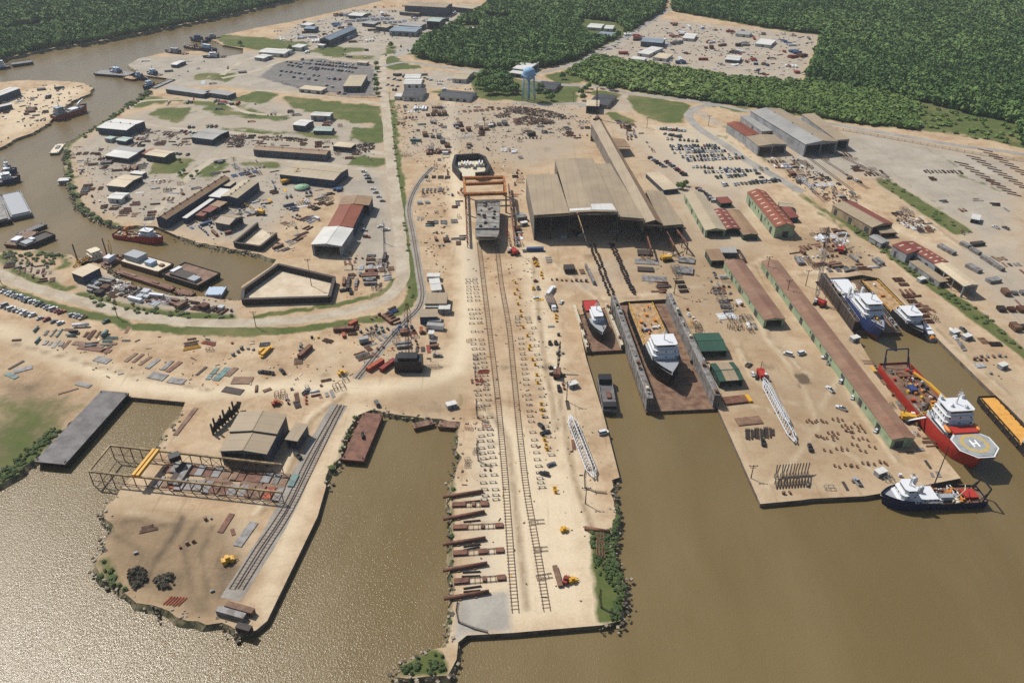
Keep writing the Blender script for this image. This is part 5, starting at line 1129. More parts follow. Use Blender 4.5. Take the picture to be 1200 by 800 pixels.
for i in range(1, 5): mb.box(-X+.3, X-.3, Ln*i/5-.15, Ln*i/5+.15, 10.5, 10.8)
mb.box(-X, X, -.4, .3, 10.4, 11.6); dk = mb.build('deck', worn('primer_deck', L(164,160,150), L(128,122,114), .42,.6, scale=.2), t)
rr = random.Random(5)
for i in range(22):
    mb = MB(); x, y = rr.uniform(-X*.85,X*.85), rr.uniform(2,Ln-2); mb.obox((x,y,10.5+.6), (rr.uniform(.8,2.4),rr.uniform(.8,2),1.2), rr.uniform(0,3)); mb.build('deck_opening', PT[rr.choice(('darksteel','black','black','rust','grey'))], dk)
mb = MB()
for y in (Ln*.86, Ln*.9): mb.bar((-X-1,y,12.4),(X+1,y,12.4),.25)
for i in range(8): x = -X-1+(2*X+2)*i/7; mb.bar((x,Ln*.86,10.4),(x,Ln*.86,12.4),.2)
mb.build('staging', PT['steel'], t); keel_blocks(t, -X*.6, X*.6, 0, 5)
# open hull ring behind it
t = thing('hull_block', 'open U shaped black hull section full of pale frames behind the orange gantry', 'hull block', G(552,196))
oc = [(531,193),(534,182),(560,180.5),(568,184),(573,194),(569,202),(557,203),(540,203.5)]
P_ = [f(p, 6) for p in oc]; mb = MB()
for i in range(8):
    if i in (6,): continue
    wallq(mb, P_[i], P_[(i+1)%8], 0, 6.5, t=2.2)
part_w(t, mb, 'shell', PT['black']); mb = MB(); cc = sum(P_, Vector())/8
mb.prism([tuple((cc+(p-cc)*.82).xy) for p in P_], .1, 1.2); part_w(t, mb, 'inner_bottom', PT['cream'])
rr = random.Random(9)
for i in range(9):
    mb = MB(); q = f((538+3.4*i, 197+rr.uniform(-2,1)), 0); mb.box(q.x-.6,q.x+.6,q.y-4,q.y+3,1.2,rr.uniform(3,5.5)); part_w(t, mb, 'frame', PT[rr.choice(('white','cream','white'))])

# ------------------------------------------------------------------ yellow plate yard gantry on the west slip
t = thing('gantry_crane', 'plate yard gantry with paired yellow bridge beams on long braced runways reaching over the water', 'gantry crane', G(230,560))
GT = 6.2; CA, CB, CC, CD = f((104,552.5),GT), f((330,577),GT), f((330,544.5),GT), f((129,522),GT)
mats_g = worn('pale_yellow_steel', L(206,184,140), L(150,124,92), .4,.6, scale=.4)
for pa, pb in ((CA,CB), (CD,CC)):
    mb = MB(); mb.bar(pa, pb, .55, .9); mb.bar((pa.x,pa.y,GT+1.0), (pb.x,pb.y,GT+1.0), .12); part_w(t, mb, 'runway_beam', mats_g)
    mb = MB(); n_ = 17
    for i in range(n_+1):
        c = pa.lerp(pb, i/n_); mb.bar((c.x,c.y,WATER_Z-1 if i < 5 else 0), (c.x,c.y,GT-.4), .34)
        if i < n_ and (i % 2 or i > 8): d = pa.lerp(pb, (i+1)/n_); mb.bar((c.x,c.y,.4), (d.x,d.y,GT-.6), .16); (i > 8) and mb.bar((d.x,d.y,.4), (c.x,c.y,GT-.6), .16)
    mb.bar((pa.x,pa.y,.8), (pb.x,pb.y,.8), .3); part_w(t, mb, 'runway_column', worn('gantry_brown', L(146,116,96), L(104,78,64), scale=.4) if 'gantry_brown' not in MATS else MATS['gantry_brown'])
mb = MB(); mb.bar(CA, CD, .6, .9); mb.bar((CA.x,CA.y,.6), (CD.x,CD.y,.6), .3); part_w(t, mb, 'end_beam', mats_g)
for k0, k1 in (((156,557.5),(181,526.5)), ((161,558),(185.5,527))):
    mb = MB(); a, b = f(k0,GT+1.2), f(k1,GT+1.2); mb.bar(a, b, 1.3, 1.6); part_w(t, mb, 'bridge_beam', PT['yellow'])
mb = MB(); q = f((204,534),GT+1); mb.obox((q.x,q.y,GT+.3), (5,4,3), .6); part_w(t, mb, 'operator_cab', PT['black'])

# ------------------------------------------------------------------ launchway rails, keel stools, mooring pipes
def track(label, pts, gauge=2.6, tie=1.6, name='launch_rail', m=None, z=0.06):
    C = smooth_line(pts, 8); a = C[0]; t = thing(name, label, 'rail track', (a.x,a.y,0)); mb = MB(); tb = MB()
    for i in range(len(C)-1):
        d = (C[i+1]-C[i]); n = Vector((-d.y,d.x)).normalized()*gauge/2
        for s in (1,-1): mb.bar((C[i].x+n.x*s,C[i].y+n.y*s,z+.3),(C[i+1].x+n.x*s,C[i+1].y+n.y*s,z+.3),.2,.26)
        k = max(1,int(d.length/tie))
        for j in range(k): c = C[i]+d*(j/k); tb.bar((c.x-n.x*1.35,c.y-n.y*1.35,z+.02),(c.x+n.x*1.35,c.y+n.y*1.35,z+.02),.36,.14)
    part_w(t, mb, 'rail', m or worn(name+'_steel', L(126,106,92), L(92,76,66), scale=.5) if name+'_steel' not in MATS else MATS[name+'_steel']); part_w(t, tb, 'sleeper', worn('buried_sleeper', L(168,142,114), L(132,108,86), scale=.6) if 'buried_sleeper' not in MATS else MATS['buried_sleeper']); return t
track('western launch rail running down the middle of the long launchway', [(561,284),(566,327),(575,400),(582,457),(590,540),(594,590),(600,672),(604,718)])
track('eastern launch rail running down the middle of the long launchway', [(582,287),(587,330),(596,382),(601,430),(608,500),(616,568),(622,604),(631,655),(641,716)])
track('twin grey rails of the track curving beside the levee road', [(507,196),(492,213),(482,232),(479,248),(483,270),(488,300),(492,325),(495,345),(490,362),(475,376),(452,402),(418,444)], 1.8, 1.4, 'yard_rail', z=.07)
track('grey rails climbing from the west pier along the plate yard, inner pair', [(272,690),(302,642),(332,598),(358,545),(380,505),(398,474)], 2.2, 1.6, 'slip_rail', z=.07)
track('grey rails climbing from the west pier along the plate yard, outer pair', [(282,690),(310,645),(340,598),(365,548),(385,507),(401,475)], 2.2, 1.6, 'slip_rail', z=.07)
for i, (a, b) in enumerate((((530,592),(573,591)), ((531,618.5),(590,616)), ((531,649),(591,645)), ((532,682),(593,677)))):
    nth = ('northernmost', 'second', 'third', 'southernmost')[i]
    t = track('short cross track with red end carriages on the pier edge, '+nth+' of four', [a, b], 2.8, 2.0, 'cross_track', z=.075)
    p, q = G(*a), G(*b); d = (q-p).normalized()
    for c, ln in ((p+d*3.0, 6.0), (q-d*2, 3.5), (p+(q-p)*.58, 4.0 if i == 2 else 1.5)):
        mb = MB(); mb.obox((c.x,c.y,.75), (ln,2.5,.55), ang(p,q)); part_w(t, mb, 'carriage', PT['rust'])
for i, (a, b) in enumerate((((622,612),(638,611)), ((627,644),(642,643)), ((629,677),(647,674)))):
    track('stub cross track east of the launchway, '+('northern','middle','southern')[i]+' of three', [a, b], 2.2, 1.6, 'cross_track', z=.085)
for i, (a, b) in enumerate((((519,582),(566,575)), ((519,608),(568,599)), ((519,637.5),(569,630)), ((519,668),(571,659.5)), ((520,701),(573,692.5)))):
    p, q = G(*a, 1.0), G(*b, 1.0); mb = MB(); nth = ('first','second','third','fourth','fifth')[i]
    t = thing('mooring_pipe', 'long brown pipe jutting over the water from the pier edge, '+nth+' from the north', 'steel pipe', ((p+q)/2)*1.0); mb.tube(p, q, .85, n=10); part_w(t, mb, 'pipe', PT['rust'])
    mb = MB()
    for k in (.35, .7): c = p.lerp(q, k); mb.obox((c.x,c.y,.25), (1.2,3,.6), ang(p,q))
    part_w(t, mb, 'cradle', KB)
for a, b in (((543,588),(563,586)),((543,611),(563,609)),((543,640),(563,637)),((542,670),(563,669)),((541,675),(563,674)),((543,689),(564,686)),((543,693),(563,691)),((543,644),(562,640))):
    p, q = G(*a, .4), G(*b, .4); mb = MB(); mb.tube(p, q, .35, n=6); o = mb.build('steel_bar', PT['darksteel']); tag(o, 'thin dark steel bar lying between the cross tracks of the pier', 'steel bar', 'steel bars on the pier edge')
for i, (a, b) in enumerate((((946,184),(1000,224)), ((955,181),(1018,222)), ((972,177),(1045,212)), ((906,180),(968,238)))): track('rusty yard track before the scrub edge halls, '+('first','second','third','westernmost')[i]+' of four', [a, b], 2.4, 2.2, 'yard_track', z=.07)
# keel stools
st_ = MB(); st_.box(-1.5,-1.1,-.4,.4,0,.9); st_.box(1.1,1.5,-.4,.4,0,.9); st_.box(-1.7,1.7,-.2,.2,.903,1.15)
me = st_.mesh('keel_stool', M_CONC)
def stools(pts, dx, n, label, group, two=True, jit=.5):
    C = smooth_line(pts, 3); rr = random.Random(n)
    for i in range(n):
        k = i/(n-1)*(len(C)-1.001); j = int(k); c = C[j].lerp(C[j+1], k-j); d = (C[j+1]-C[j]); nn = Vector((d.y,-d.x)).normalized()
        if rr.random() < .12: continue
        for e in ((0, 4.6) if two else (0,)):
            o = bpy.data.objects.new('keel_stool', me); COL.objects.link(o); w = c + nn*(dx+(e if dx > 0 else -e)); o.location = (w.x+rr.uniform(-jit,jit), w.y+rr.uniform(-jit,jit), 0.0); o.rotation_euler.z = math.atan2(d.y,d.x)+1.57+rr.uniform(-.08,.08)
            tag(o, label, 'keel stool', group)
stools([(566,327),(575,400),(582,457),(590,540),(594,585)], 5.5, 46, 'pale concrete keel stool in the double row west of the launch rails', 'keel stools west of the launchway')
stools([(594,372),(601,430),(608,500),(618,572)], -6.5, 34, 'pale concrete keel stool in the row east of the launch rails', 'keel stools east of the launchway', False)
stools([(592,372),(600,430),(606,500),(610,540)], -15.0, 22, 'pale keel stool standing loose beside the row east of the launch rails', 'loose keel stools east of the launchway', False, 1.5)
# two files of small black blocks in front of the hall
bl = MB(); bl.box(-.9,.9,-.45,.45,0,.9); bl.box(-.5,.5,-.6,.6,.903,1.2); mbk = bl.mesh('keel_block', PT['darksteel'])
for q, (a, b) in enumerate((((692,288),(714,346)), ((696,287),(719,345)), ((715,286),(741,343)), ((719,287),(744,345)))):
    for i in range(24):
        p = G(*a).lerp(G(*b), i/23); o = bpy.data.objects.new('keel_block', mbk); COL.objects.link(o); o.location = (p.x+random.uniform(-.5,.5), p.y, 0); o.rotation_euler.z = random.uniform(-.2,.2)
        tag(o, 'black keel block in the western double file before the open hall' if q < 2 else 'black keel block in the eastern double file before the open hall', 'keel block', 'keel blocks before the hall')
# brown stub pedestals in pairs on the east pier
pm = MB(); pm.tube((0,0,0),(0,0,.9),.34,n=8); pm.box(-.55,.55,-.55,.55,.9,1.05); pmm = pm.mesh('pedestal', PT['rust'])
rows = [((945,494),(977,546)), ((948,493),(958,512)), ((957,493),(969,514)), ((962,493),(974,512)), ((970,508),(990,545)), ((975,507),(997,545)), ((976,492),(990,505)), ((981,491),(992,505)), ((986,500),(1010,543)), ((990,499),(1017,543)), ((1001,497),(1004,501)), ((1006,505),(1031,542)), ((1010,514),(1030,541))]
for a, b in rows:
    p, q = G(*a), G(*b); k = max(2, int((q-p).length/7.0))
    for i in range(k):
        for e in (0, 2.3):
            c = p.lerp(q, i/(k-1)); o = bpy.data.objects.new('pedestal', pmm); COL.objects.link(o); o.location = (c.x+random.uniform(-.3,.3)+e, c.y+random.uniform(-.3,.3)-e*.5, 0)
            tag(o, 'small rusty pedestal in the grid of pairs on the east pier', 'pedestal', 'pedestal pairs on the east pier')

# ------------------------------------------------------------------ sheet pile basins and bins
def bin_walls(name, label, pts, h, m, t=1.0, openi=(), floor=None, cat='sheet wall'):
    P_ = [G(*p, h) for p in pts]; c = sum(P_, Vector())/len(P_); th = thing(name, label, cat, (c.x,c.y,0)); mb = MB(); n_ = len(P_)
    for i in range(n_):
        if i in openi: continue
        p, q = P_[i], P_[(i+1)%n_]; wallq(mb, p, q, -2, h, t=t); k = int((q-p).length/3)
        d = (q-p).normalized(); nn = Vector((-d.y,d.x,0))*(t/2)
        for j in range(k): w = p.lerp(q,(j+.5)/k); mb.obox((w.x,w.y,h/2-1), (1.1,t+.5,h+1.6), ang(p,q))
    part_w(th, mb, 'wall', m)
    cb = MB()
    for i in range(n_):
        if i in openi: continue
        p, q = P_[i], P_[(i+1)%n_]; cb.bar((p.x,p.y,h+.15),(q.x,q.y,h+.15), t+.9, .3)
    part_w(th, cb, 'capping_beam', PT['darksteel'])
    if floor:
        fb = MB(); fb.add([(p.x,p.y,.12) for p in P_], [tuple(range(n_))]); fo = part_w(th, fb, 'sand_floor', worn('pale_sand', L(228,212,186), L(204,184,154), .4,.65, scale=.1, rough=.95) if 'pale_sand' not in MATS else MATS['pale_sand'])
        me_ = fo.data
        if me_.polygons[0].normal.z < 0: me_.flip_normals()
    return th
BLK = worn('sheet_pile', L(58,52,48), L(84,66,54), .5,.7, scale=.3)
bin_walls('sheet_pile_basin', 'black sheet pile enclosure with a pale sand floor at the head of the canal', [(285,338.5),(326,309.5),(392,325),(386,347.5),(284,350.5)], 4.2, BLK, 1.2, floor=True)
bin_walls('sand_bin', 'dark U shaped walled bin with a tan floor beside the canal', [(302,261),(274,284),(305,288.5),(324,273)], 4, BLK, .8, (3,), floor=True)
bin_walls('yard_wall', 'low tan wall round the small court by the brown roofed shed', [(850,293),(866,293),(873,304),(853,305)], 2.2, WM['tan'], .4, (3,), cat='wall')
mb = MB()
t = thing('ruined_frame', 'black leaning steel wall frame west of the stepped workshop', 'wall frame', G(262,500))
for i in range(9): a = f((250+3.6*i, 509-3.3*i), 0); mb.bar((a.x,a.y,0), (a.x,a.y,7+math.sin(i*2.1)*2), .9, .7); b_ = f((250+3.6*(i+1), 509-3.3*(i+1)), 0); mb.bar((a.x,a.y,2),(b_.x,b_.y,3+i%3),.5,3.5)
part_w(t, mb, 'frame', PT['black'])

# ------------------------------------------------------------------ water tower, cranes, masts
g0 = G(619.5,117); t = thing('water_tower', 'pale blue legged water tower with a round bowl by the lawn', 'water tower', g0)
LB = worn('tower_blue', L(150,192,226), L(130,170,204), .6,.8, scale=.3)
HT = 27.0; mb = MB(); prof = [(0.6,HT-5.5),(3.5,HT-4.6),(6.0,HT-2.4),(6.8,HT),(6.8,HT+4.5),(5.6,HT+6.4),(3.0,HT+7.7),(.3,HT+8.1)]; n_ = 20
vs = [(r_*math.cos(2*math.pi*i/n_), r_*math.sin(2*math.pi*i/n_), z) for r_, z in prof for i in range(n_)]
mb.add(vs, [(j*n_+i, j*n_+(i+1)%n_, (j+1)*n_+(i+1)%n_, (j+1)*n_+i) for j in range(len(prof)-1) for i in range(n_)], 0, True); bowl = mb.build('tank', LB, t)
mb = MB()
for i in range(24): a0, a1 = 2*math.pi*i/24, 2*math.pi*(i+1)/24; mb.bar((7.6*math.cos(a0),7.6*math.sin(a0),HT+.2),(7.6*math.cos(a1),7.6*math.sin(a1),HT+.2),1.2,.15); mb.bar((8.1*math.cos(a0),8.1*math.sin(a0),HT+1.2),(8.1*math.cos(a1),8.1*math.sin(a1),HT+1.2),.1)
mb.build('walkway', LB, bowl)
for i in range(6): mb = MB(); a0 = R(60*i+20); mb.tube((7.9*math.cos(a0),7.9*math.sin(a0),0),(6.3*math.cos(a0),6.3*math.sin(a0),HT-1),.48,n=8); mb.build('leg', LB, t)
mb = MB(); mb.tube((0,0,0),(0,0,HT-5),.9,n=10); mb.build('riser_pipe', LB, t)
mb = MB()
for z, r_ in ((9,7.35),(18,6.85)):
    for i in range(6): a0, a1 = R(60*i+20), R(60*i+80); mb.bar((r_*math.cos(a0),r_*math.sin(a0),z),(r_*math.cos(a1),r_*math.sin(a1),z),.2); mb.bar((r_*1.02*math.cos(a0),r_*1.02*math.sin(a0),z-8),(r_*math.cos(a1),r_*math.sin(a1),z),.1)
mb.build('bracing', LB, t)
def crawler(label, px, rz, boom_px=None, boom_h=None, Lb=40, elev=R(70), az=0.0, body='red', bm='red', w=1.6, sc=1.0, loc=None):
    g_ = G(*px); t = thing('crawler_crane', label, 'crane', g_, 0)
    mb = MB(); ca, sa = math.cos(rz), math.sin(rz)
    for s in (-1,1):
        for k in (-.35,0,.35): pass
        mb.obox((-sa*2.3*s, ca*2.3*s, .75), (7.2*sc,1.2*sc,1.5), rz)
    mb.build('crawler_track', PT['black'], t)
    mb = MB(); mb.obox((0,0,2.6*sc), (6.2*sc,3.4*sc,2.2*sc), az); mb.obox((-2.8*math.cos(az)*sc,-2.8*math.sin(az)*sc,2.6*sc),(2*sc,4.0*sc,2.4*sc),az); mb.build('machine_house', PT[body], t)
    mb = MB(); mb.obox((2.0*math.cos(az)-1.6*math.sin(az), 2.0*math.sin(az)+1.6*math.cos(az), 3.0), (1.8,1.4,1.9), az); mb.build('cab', PT['white'], t)
    d = Vector((math.cos(az)*math.cos(elev), math.sin(az)*math.cos(elev), math.sin(elev))); p0 = Vector((math.cos(az)*2.6, math.sin(az)*2.6, 2.2)); p1 = p0 + d*Lb
    mb = MB(); mb.lattice(p0, p1, w, int(Lb/2.2), .2); mb.build('boom', PT[bm], t)
    mb = MB(); back = Vector((-math.cos(az)*3, -math.sin(az)*3, 3.6)); mb.bar(back, back+Vector((0,0,5)), .25); mb.bar(back+Vector((0,0,5)), p1, .09); mb.bar(p1, (p1.x,p1.y,max(3,p1.z-12)), .08); mb.obox((p1.x,p1.y,max(3,p1.z-12)), (.7,.7,1.1)); mb.build('rigging', PT['black'], t)
    return t
crawler('red crawler crane with a tall upright lattice boom beside the east dock wall', (960,357), .8, Lb=50, elev=R(86), az=2.2, body='red', bm='steel', w=1.9)
crawler('red crawler crane with its boom lowered onto the ground by the green sheds', (892,442), 1.2, Lb=42, elev=R(2), az=ang(G(892,442), G(931,517)), body='red', bm='white', w=2.2)
t = crawler('black derrick crane on a tall dark base beside the rail track', (480,432), .3, Lb=34, elev=R(62), az=R(94), body='black', bm='rust', w=2.6)
mb = MB(); mb.box(-7.6,7.6,-4,4,0,7.6); mb.box(-6,5,-3,3,7.6,9.4); mb.box(-7.9,-4,-4.3,4.3,.4,3); mb.build('counterweight_base', PT['black'], t)  # black colour stands in for the shaded side of the crane body
crawler('red crawler crane with a short leaning boom in front of the orange gantry runway', (602,297), .5, Lb=16, elev=R(60), az=R(120), body='red', bm='red', w=1.2)
crawler('dark crane with a raised boom near the head of the long tan shed', (700,141), .5, Lb=30, elev=R(80), az=R(100), body='rust', bm='darksteel', w=1.5)
crawler('small grey crawler crane with a slanted boom on the launchway east side', (653,440), .5, Lb=16, elev=R(65), az=R(80), body='rust', bm='darksteel', w=1.0)
crawler('yellow mobile crane parked beneath the craneway of the big hall', (781,305), .4, Lb=10, elev=R(20), az=R(10), body='yellow', bm='darksteel', w=1.0)
crawler('yellow excavator crane with a lowered arm on the west bin yard', (305,251), .4, Lb=12, elev=R(25), az=R(160), body='yellow', bm='yellow', w=1.2)
crawler('yellow crawler crane between two barrel sheds near the broad beige warehouse', (335,215), .4, Lb=14, elev=R(35), az=R(40), body='yellow', bm='yellow', w=1.2)
crawler('red crane by the long red roofed rows north of the east dock', (985,295), .4, Lb=14, elev=R(28), az=R(60), body='red', bm='white', w=1.1)
crawler('yellow crane on the quay beside the gangway of the red ship', (1064,492), .4, Lb=9, elev=R(40), az=R(-10), body='yellow', bm='yellow', w=1.1)
crawler('yellow crane reaching over the dry dock east wall', (818,425), .6, Lb=9, elev=R(30), az=R(-70), body='yellow', bm='darksteel', w=1.0)
def lying_boom(label, a, b, w, m='white', seg=20):
    p, q = G(*a, w/2+.3), G(*b, w/2+.3); t = thing('lattice_boom', label, 'crane boom', ((p+q)/2).xy.to_3d()); mb = MB(); mb.lattice(p, q, w, seg, .32); part_w(t, mb, 'lattice', PT[m])
    mb = MB()
    for k in (.15,.5,.85): c = p.lerp(q,k); mb.obox((c.x,c.y,.25),(w*1.3,.8,.5),ang(p,q)+1.57)
    part_w(t, mb, 'trestle', KB)
lying_boom('long white lattice crane boom lying on the launchway east quay', (668,487), (696,558), 3.4)
lying_boom('long white tapering lattice boom lying before the red lowered crane', (895,447), (932,517), 3.0)
def mast_pole(label, px, h, name='light_mast', m=None, arm=1.8):
    g_ = G(*px); t = thing(name, label, 'pole', g_); mb = MB(); mb.tube((0,0,0),(0,0,h),.28,.16,6); mb.build('pole', m or PT['darksteel'], t)
    mb = MB(); mb.bar((-arm,0,h-.6),(arm,0,h-.6),.22); mb.bar((-arm*.7,0,h-1.6),(arm*.7,0,h-1.6),.18)
    for x in (-arm,0,arm): mb.obox((x,0,h-.2),(.5,.4,.4))
    mb.build('crossarm', m or PT['darksteel'], t)
WD = worn('pole_timber', L(120,98,76), L(90,72,56), scale=1)
for px, lab in (((1.5,332),'timber utility pole on the levee grass at the west edge'), ((138,372),'timber utility pole on the levee grass above the car rows'), ((300,383),'timber utility pole where the levee road bends north'),
 ((451,285),'timber utility pole between the levee road and the grey gravel yard'), ((457,120),'timber utility pole beside the levee road near the grass fields'), ((487,120),'timber utility pole south of the charcoal roofed house'), ((558,114),'timber utility pole on the lane south of the terrace'),
 ((672,120),'timber utility pole on the access road near the cream block'), ((830,148),'timber utility pole inside the road loop'), ((758,150),'timber utility pole at the corner of the workers car park'), ((276,198),'timber utility pole at the top of the canal lane'), ((930,140),'timber utility pole by the scrub wood road'), ((1046,140),'timber utility pole at the edge of the rough field')):
    mast_pole(lab, px, 11, 'utility_pole', WD)
for px, h, lab in (((365,335),20,'slim white light mast standing in the sheet pile basin'), ((568,158),18,'dark light mast in the northern laydown yard'), ((636,156),18,'dark light mast beside the two scrap rows'), ((601,265),14,'dark light mast near the orange gantry runway'), ((898,322),14,'dark light mast at the head of the very long shed'), ((921,350),14,'dark light mast halfway along the very long shed'), ((790,345),12,'dark light mast at the north end of the dry dock'), ((944,335),12,'dark light mast west of the east dock'), ((664,470),13,'dark light mast on the launchway east side'), ((686,590),10,'thin dark pole near the green promontory'), ((320,290),12,'dark light mast by the walled sand bin'), ((880,560),8,'short dark pole on the east pier edge')):
    mast_pole(lab, px, h)
# fences: chain link posts and rails
def fence(label, pts, h=2.2, m='darksteel', sp_=6):
    C = smooth_line(pts, 12); t = thing('fence', label, 'fence', (C[0].x,C[0].y,0)); mb = MB(); pb = MB()
    for i in range(len(C)-1):
        p, q = C[i], C[i+1]
        for hh in (h, h*.5, .2): mb.bar((p.x,p.y,hh),(q.x,q.y,hh),.14)
        k = max(1,int((q-p).length/sp_))
        for j in range(k): c = p.lerp(q,j/k); pb.bar((c.x,c.y,0),(c.x,c.y,h+.2),.22)
    part_w(t, mb, 'rail', PT[m]); part_w(t, pb, 'post', PT[m])
fence('long dark fence along the scrub wood road on the east', [(905,139),(980,152),(1060,166),(1130,179),(1200,190)])
fence('dark fence between levee road and grey gravel yard', [(449,262),(450,300),(451,325)])
fence('dark fence along the south side of the big car park', [(330,98),(385,112),(441,115)])
fence('thin dark fence round the concrete pad at the pier end', [(536,705),(537,729),(572,741)], 1.2)
fence('dark fence on the grey pier edge near the green promontory', [(703,690),(704,712),(727,722)], 1.2)
fence('thin dark rope fence along the north west of the launchway', [(557,428),(557,446),(570,448)], 1.2); fence('thin dark rope fence in the middle west of the launchway', [(558,470),(559,490),(573,495)], 1.2); fence('thin dark rope fence in the south west of the launchway', [(559,515),(560,540),(577,547)], 1.2)
fence('thin dark fence across the launchway east quay', [(687,545),(685,572),(711,578)], 1.2)
# ------------------------------------------------------------------ woods, scrub and trees
def leaf_mat(name, cols, rough=.85):
    m, n, l, p = new_mat(name)
    a = n.new('ShaderNodeAttribute'); a.attribute_name = 'tone'
    r = n.new('ShaderNodeValToRGB'); el = r.color_ramp.elements
    el[0].position = 0; el[0].color = (*cols[0],1); el[1].position = 1; el[1].color = (*cols[-1],1)
    for i, c in enumerate(cols[1:-1]): e = el.new((i+1)/(len(cols)-1)); e.color = (*c,1)
    l.new(a.outputs['Fac'], r.inputs[0])
    big = noise(n, l, coords(n, l, True, 1.0), .012, 3, .5)
    c = mix(n, l, .55, r.outputs[0], ramp(n, l, big, .35, .65, (.62,.68,.62,1), (1.15,1.1,1,1)), 'MULTIPLY')
    l.new(c, p.inputs['Base Color']); p.inputs['Roughness'].default_value = rough; p.inputs['Specular IOR Level'].default_value = .15
    return m
M_WOOD = leaf_mat('wood_leaves', [(.040,.092,.026),(.074,.138,.038),(.112,.182,.052),(.156,.212,.072)])
M_SCRUB = leaf_mat('scrub_leaves', [(.080,.138,.034),(.112,.176,.046),(.146,.208,.058),(.176,.222,.080)])
M_WEED = leaf_mat('bank_weeds', [(.050,.078,.030),(.070,.100,.038),(.095,.120,.050),(.12,.13,.07)])
M_BARK = worn('bark', (.10,.075,.05), (.06,.045,.03), scale=1)
def crown_quads(rng, n, rx, rz, leaf):
    """leaf clumps spread through a crown: centres and four corners each"""
    ph = rng.uniform(0, 2*np.pi, n); ct = rng.uniform(-.55, 1, n); rad = rng.uniform(.55, 1.0, n)**.6
    lob = 1 + .22*np.sin(3*ph+rng.uniform(0,6)) + .16*np.sin(5*ph+ct*4+rng.uniform(0,6))
    st = np.sqrt(1-ct**2); d = np.stack([st*np.cos(ph), st*np.sin(ph), ct], 1)
    c = d*rad[:,None]*lob[:,None]*np.array([rx, rx, rz])
    nrm = d*.8 + rng.normal(0, .45, (n,3)); nrm[:,2] += .35; nrm /= np.linalg.norm(nrm, axis=1)[:,None]
    t = np.cross(nrm, rng.normal(0,1,(n,3))); t /= np.linalg.norm(t, axis=1)[:,None]; b = np.cross(nrm, t)
    s = leaf*rng.uniform(.6, 1.3, n)[:,None]; k = rng.uniform(.55, 1, n)[:,None]
    q = np.stack([c-t*s-b*s*k*.6, c+t*s*.7-b*s*k, c+t*s+b*s*k*.6, c-t*s*.6+b*s*k], 1)
    return q, rng.uniform(0, .35, n) + .25*(c[:,2]/rz+.5)*0
def quads_mesh(name, Q, tone, mat):
    """Q: (n,4,3)"""
    n = len(Q); me = bpy.data.meshes.new(name); me.vertices.add(n*4); me.loops.add(n*4); me.polygons.add(n)
    me.vertices.foreach_set('co', Q.reshape(-1).astype(np.float32)); me.loops.foreach_set('vertex_index', np.arange(n*4, dtype=np.int32))
    me.polygons.foreach_set('loop_start', np.arange(0, n*4, 4, dtype=np.int32)); me.polygons.foreach_set('loop_total', np.full(n, 4, np.int32))
    at = me.attributes.new('tone', 'FLOAT', 'FACE'); at.data.foreach_set('value', tone.astype(np.float32))
    me.materials.append(mat); me.update(calc_edges=True); return me
VAR = [crown_quads(np.random.default_rng(i), 46, 1.0, 1.0, .42) for i in range(7)]
def sample_poly(poly, spacing, rng):
    xs = [p[0] for p in poly]; ys = [p[1] for p in poly]
    gx, gy = np.meshgrid(np.arange(min(xs), max(xs), spacing), np.arange(min(ys), max(ys), spacing*.9))
    gx = gx + (np.arange(gx.shape[0]) % 2)[:,None]*spacing/2
    gx = gx.ravel() + rng.normal(0, spacing*.26, gx.size); gy = gy.ravel() + rng.normal(0, spacing*.26, gy.size)
    ok = pip(gx, gy, poly); return gx[ok], gy[ok]
def wood(name, label, polys, spacing, r, h, mat, seed, holes=(), keep=1.0):
    rng = np.random.default_rng(seed); Qs, Ts = [], []
    hw = [W2(h_) for h_ in holes]
    for poly in polys:
        X, Y = sample_poly(W2(poly), spacing, rng)
        ok = rng.uniform(0, 1, len(X)) < keep
        for h_ in hw: ok &= ~pip(X, Y, h_)
        X, Y = X[ok], Y[ok]
        big = np.sin(X*.021+1)*np.cos(Y*.017) + np.sin(X*.009-Y*.013)
        R_ = r*rng.choice([.6,.8,1.0,1.0,1.2,1.55], len(X))*rng.uniform(.85, 1.15, len(X))*(1+.12*big); H_ = h*rng.uniform(.78, 1.12, len(X))*(1+.12*big); T_ = np.clip(rng.normal(.42, .24, len(X)) + .14*big + .12*np.sin(X*.06)*np.sin(Y*.05), 0, 1)
        vi = rng.integers(0, len(VAR), len(X)); ro = rng.uniform(0, 6.28, len(X))
        for k in range(len(VAR)):
            s = np.where(vi == k)[0]
            if not len(s): continue
            q, tn = VAR[k]; ca, sa = np.cos(ro[s]), np.sin(ro[s])
            qx = q[None,:,:,0]*ca[:,None,None] - q[None,:,:,1]*sa[:,None,None]; qy = q[None,:,:,0]*sa[:,None,None] + q[None,:,:,1]*ca[:,None,None]
            rz = H_[s]*.45
            Q = np.stack([qx*R_[s][:,None,None]+X[s][:,None,None], qy*R_[s][:,None,None]+Y[s][:,None,None], q[None,:,:,2]*rz[:,None,None]+(H_[s]-rz)[:,None,None]], -1)
            Qs.append(Q.reshape(-1,4,3)); Ts.append((T_[s][:,None]*.8+tn[None,:]-.1).reshape(-1))
    Q = np.concatenate(Qs); T = np.clip(np.concatenate(Ts), 0, 1)
    o = bpy.data.objects.new(name, quads_mesh(name, Q, T, mat)); COL.objects.link(o); tag(o, label, 'woodland', kind='stuff'); return o
F_NW = [(-330,140),(-200,104),(-60,77),(0,68.5),(60,55.5),(120,46.5),(200,30.5),(260,18.5),(345,-1.5),(400,-16),(330,-70),(-200,-60),(-420,20)]
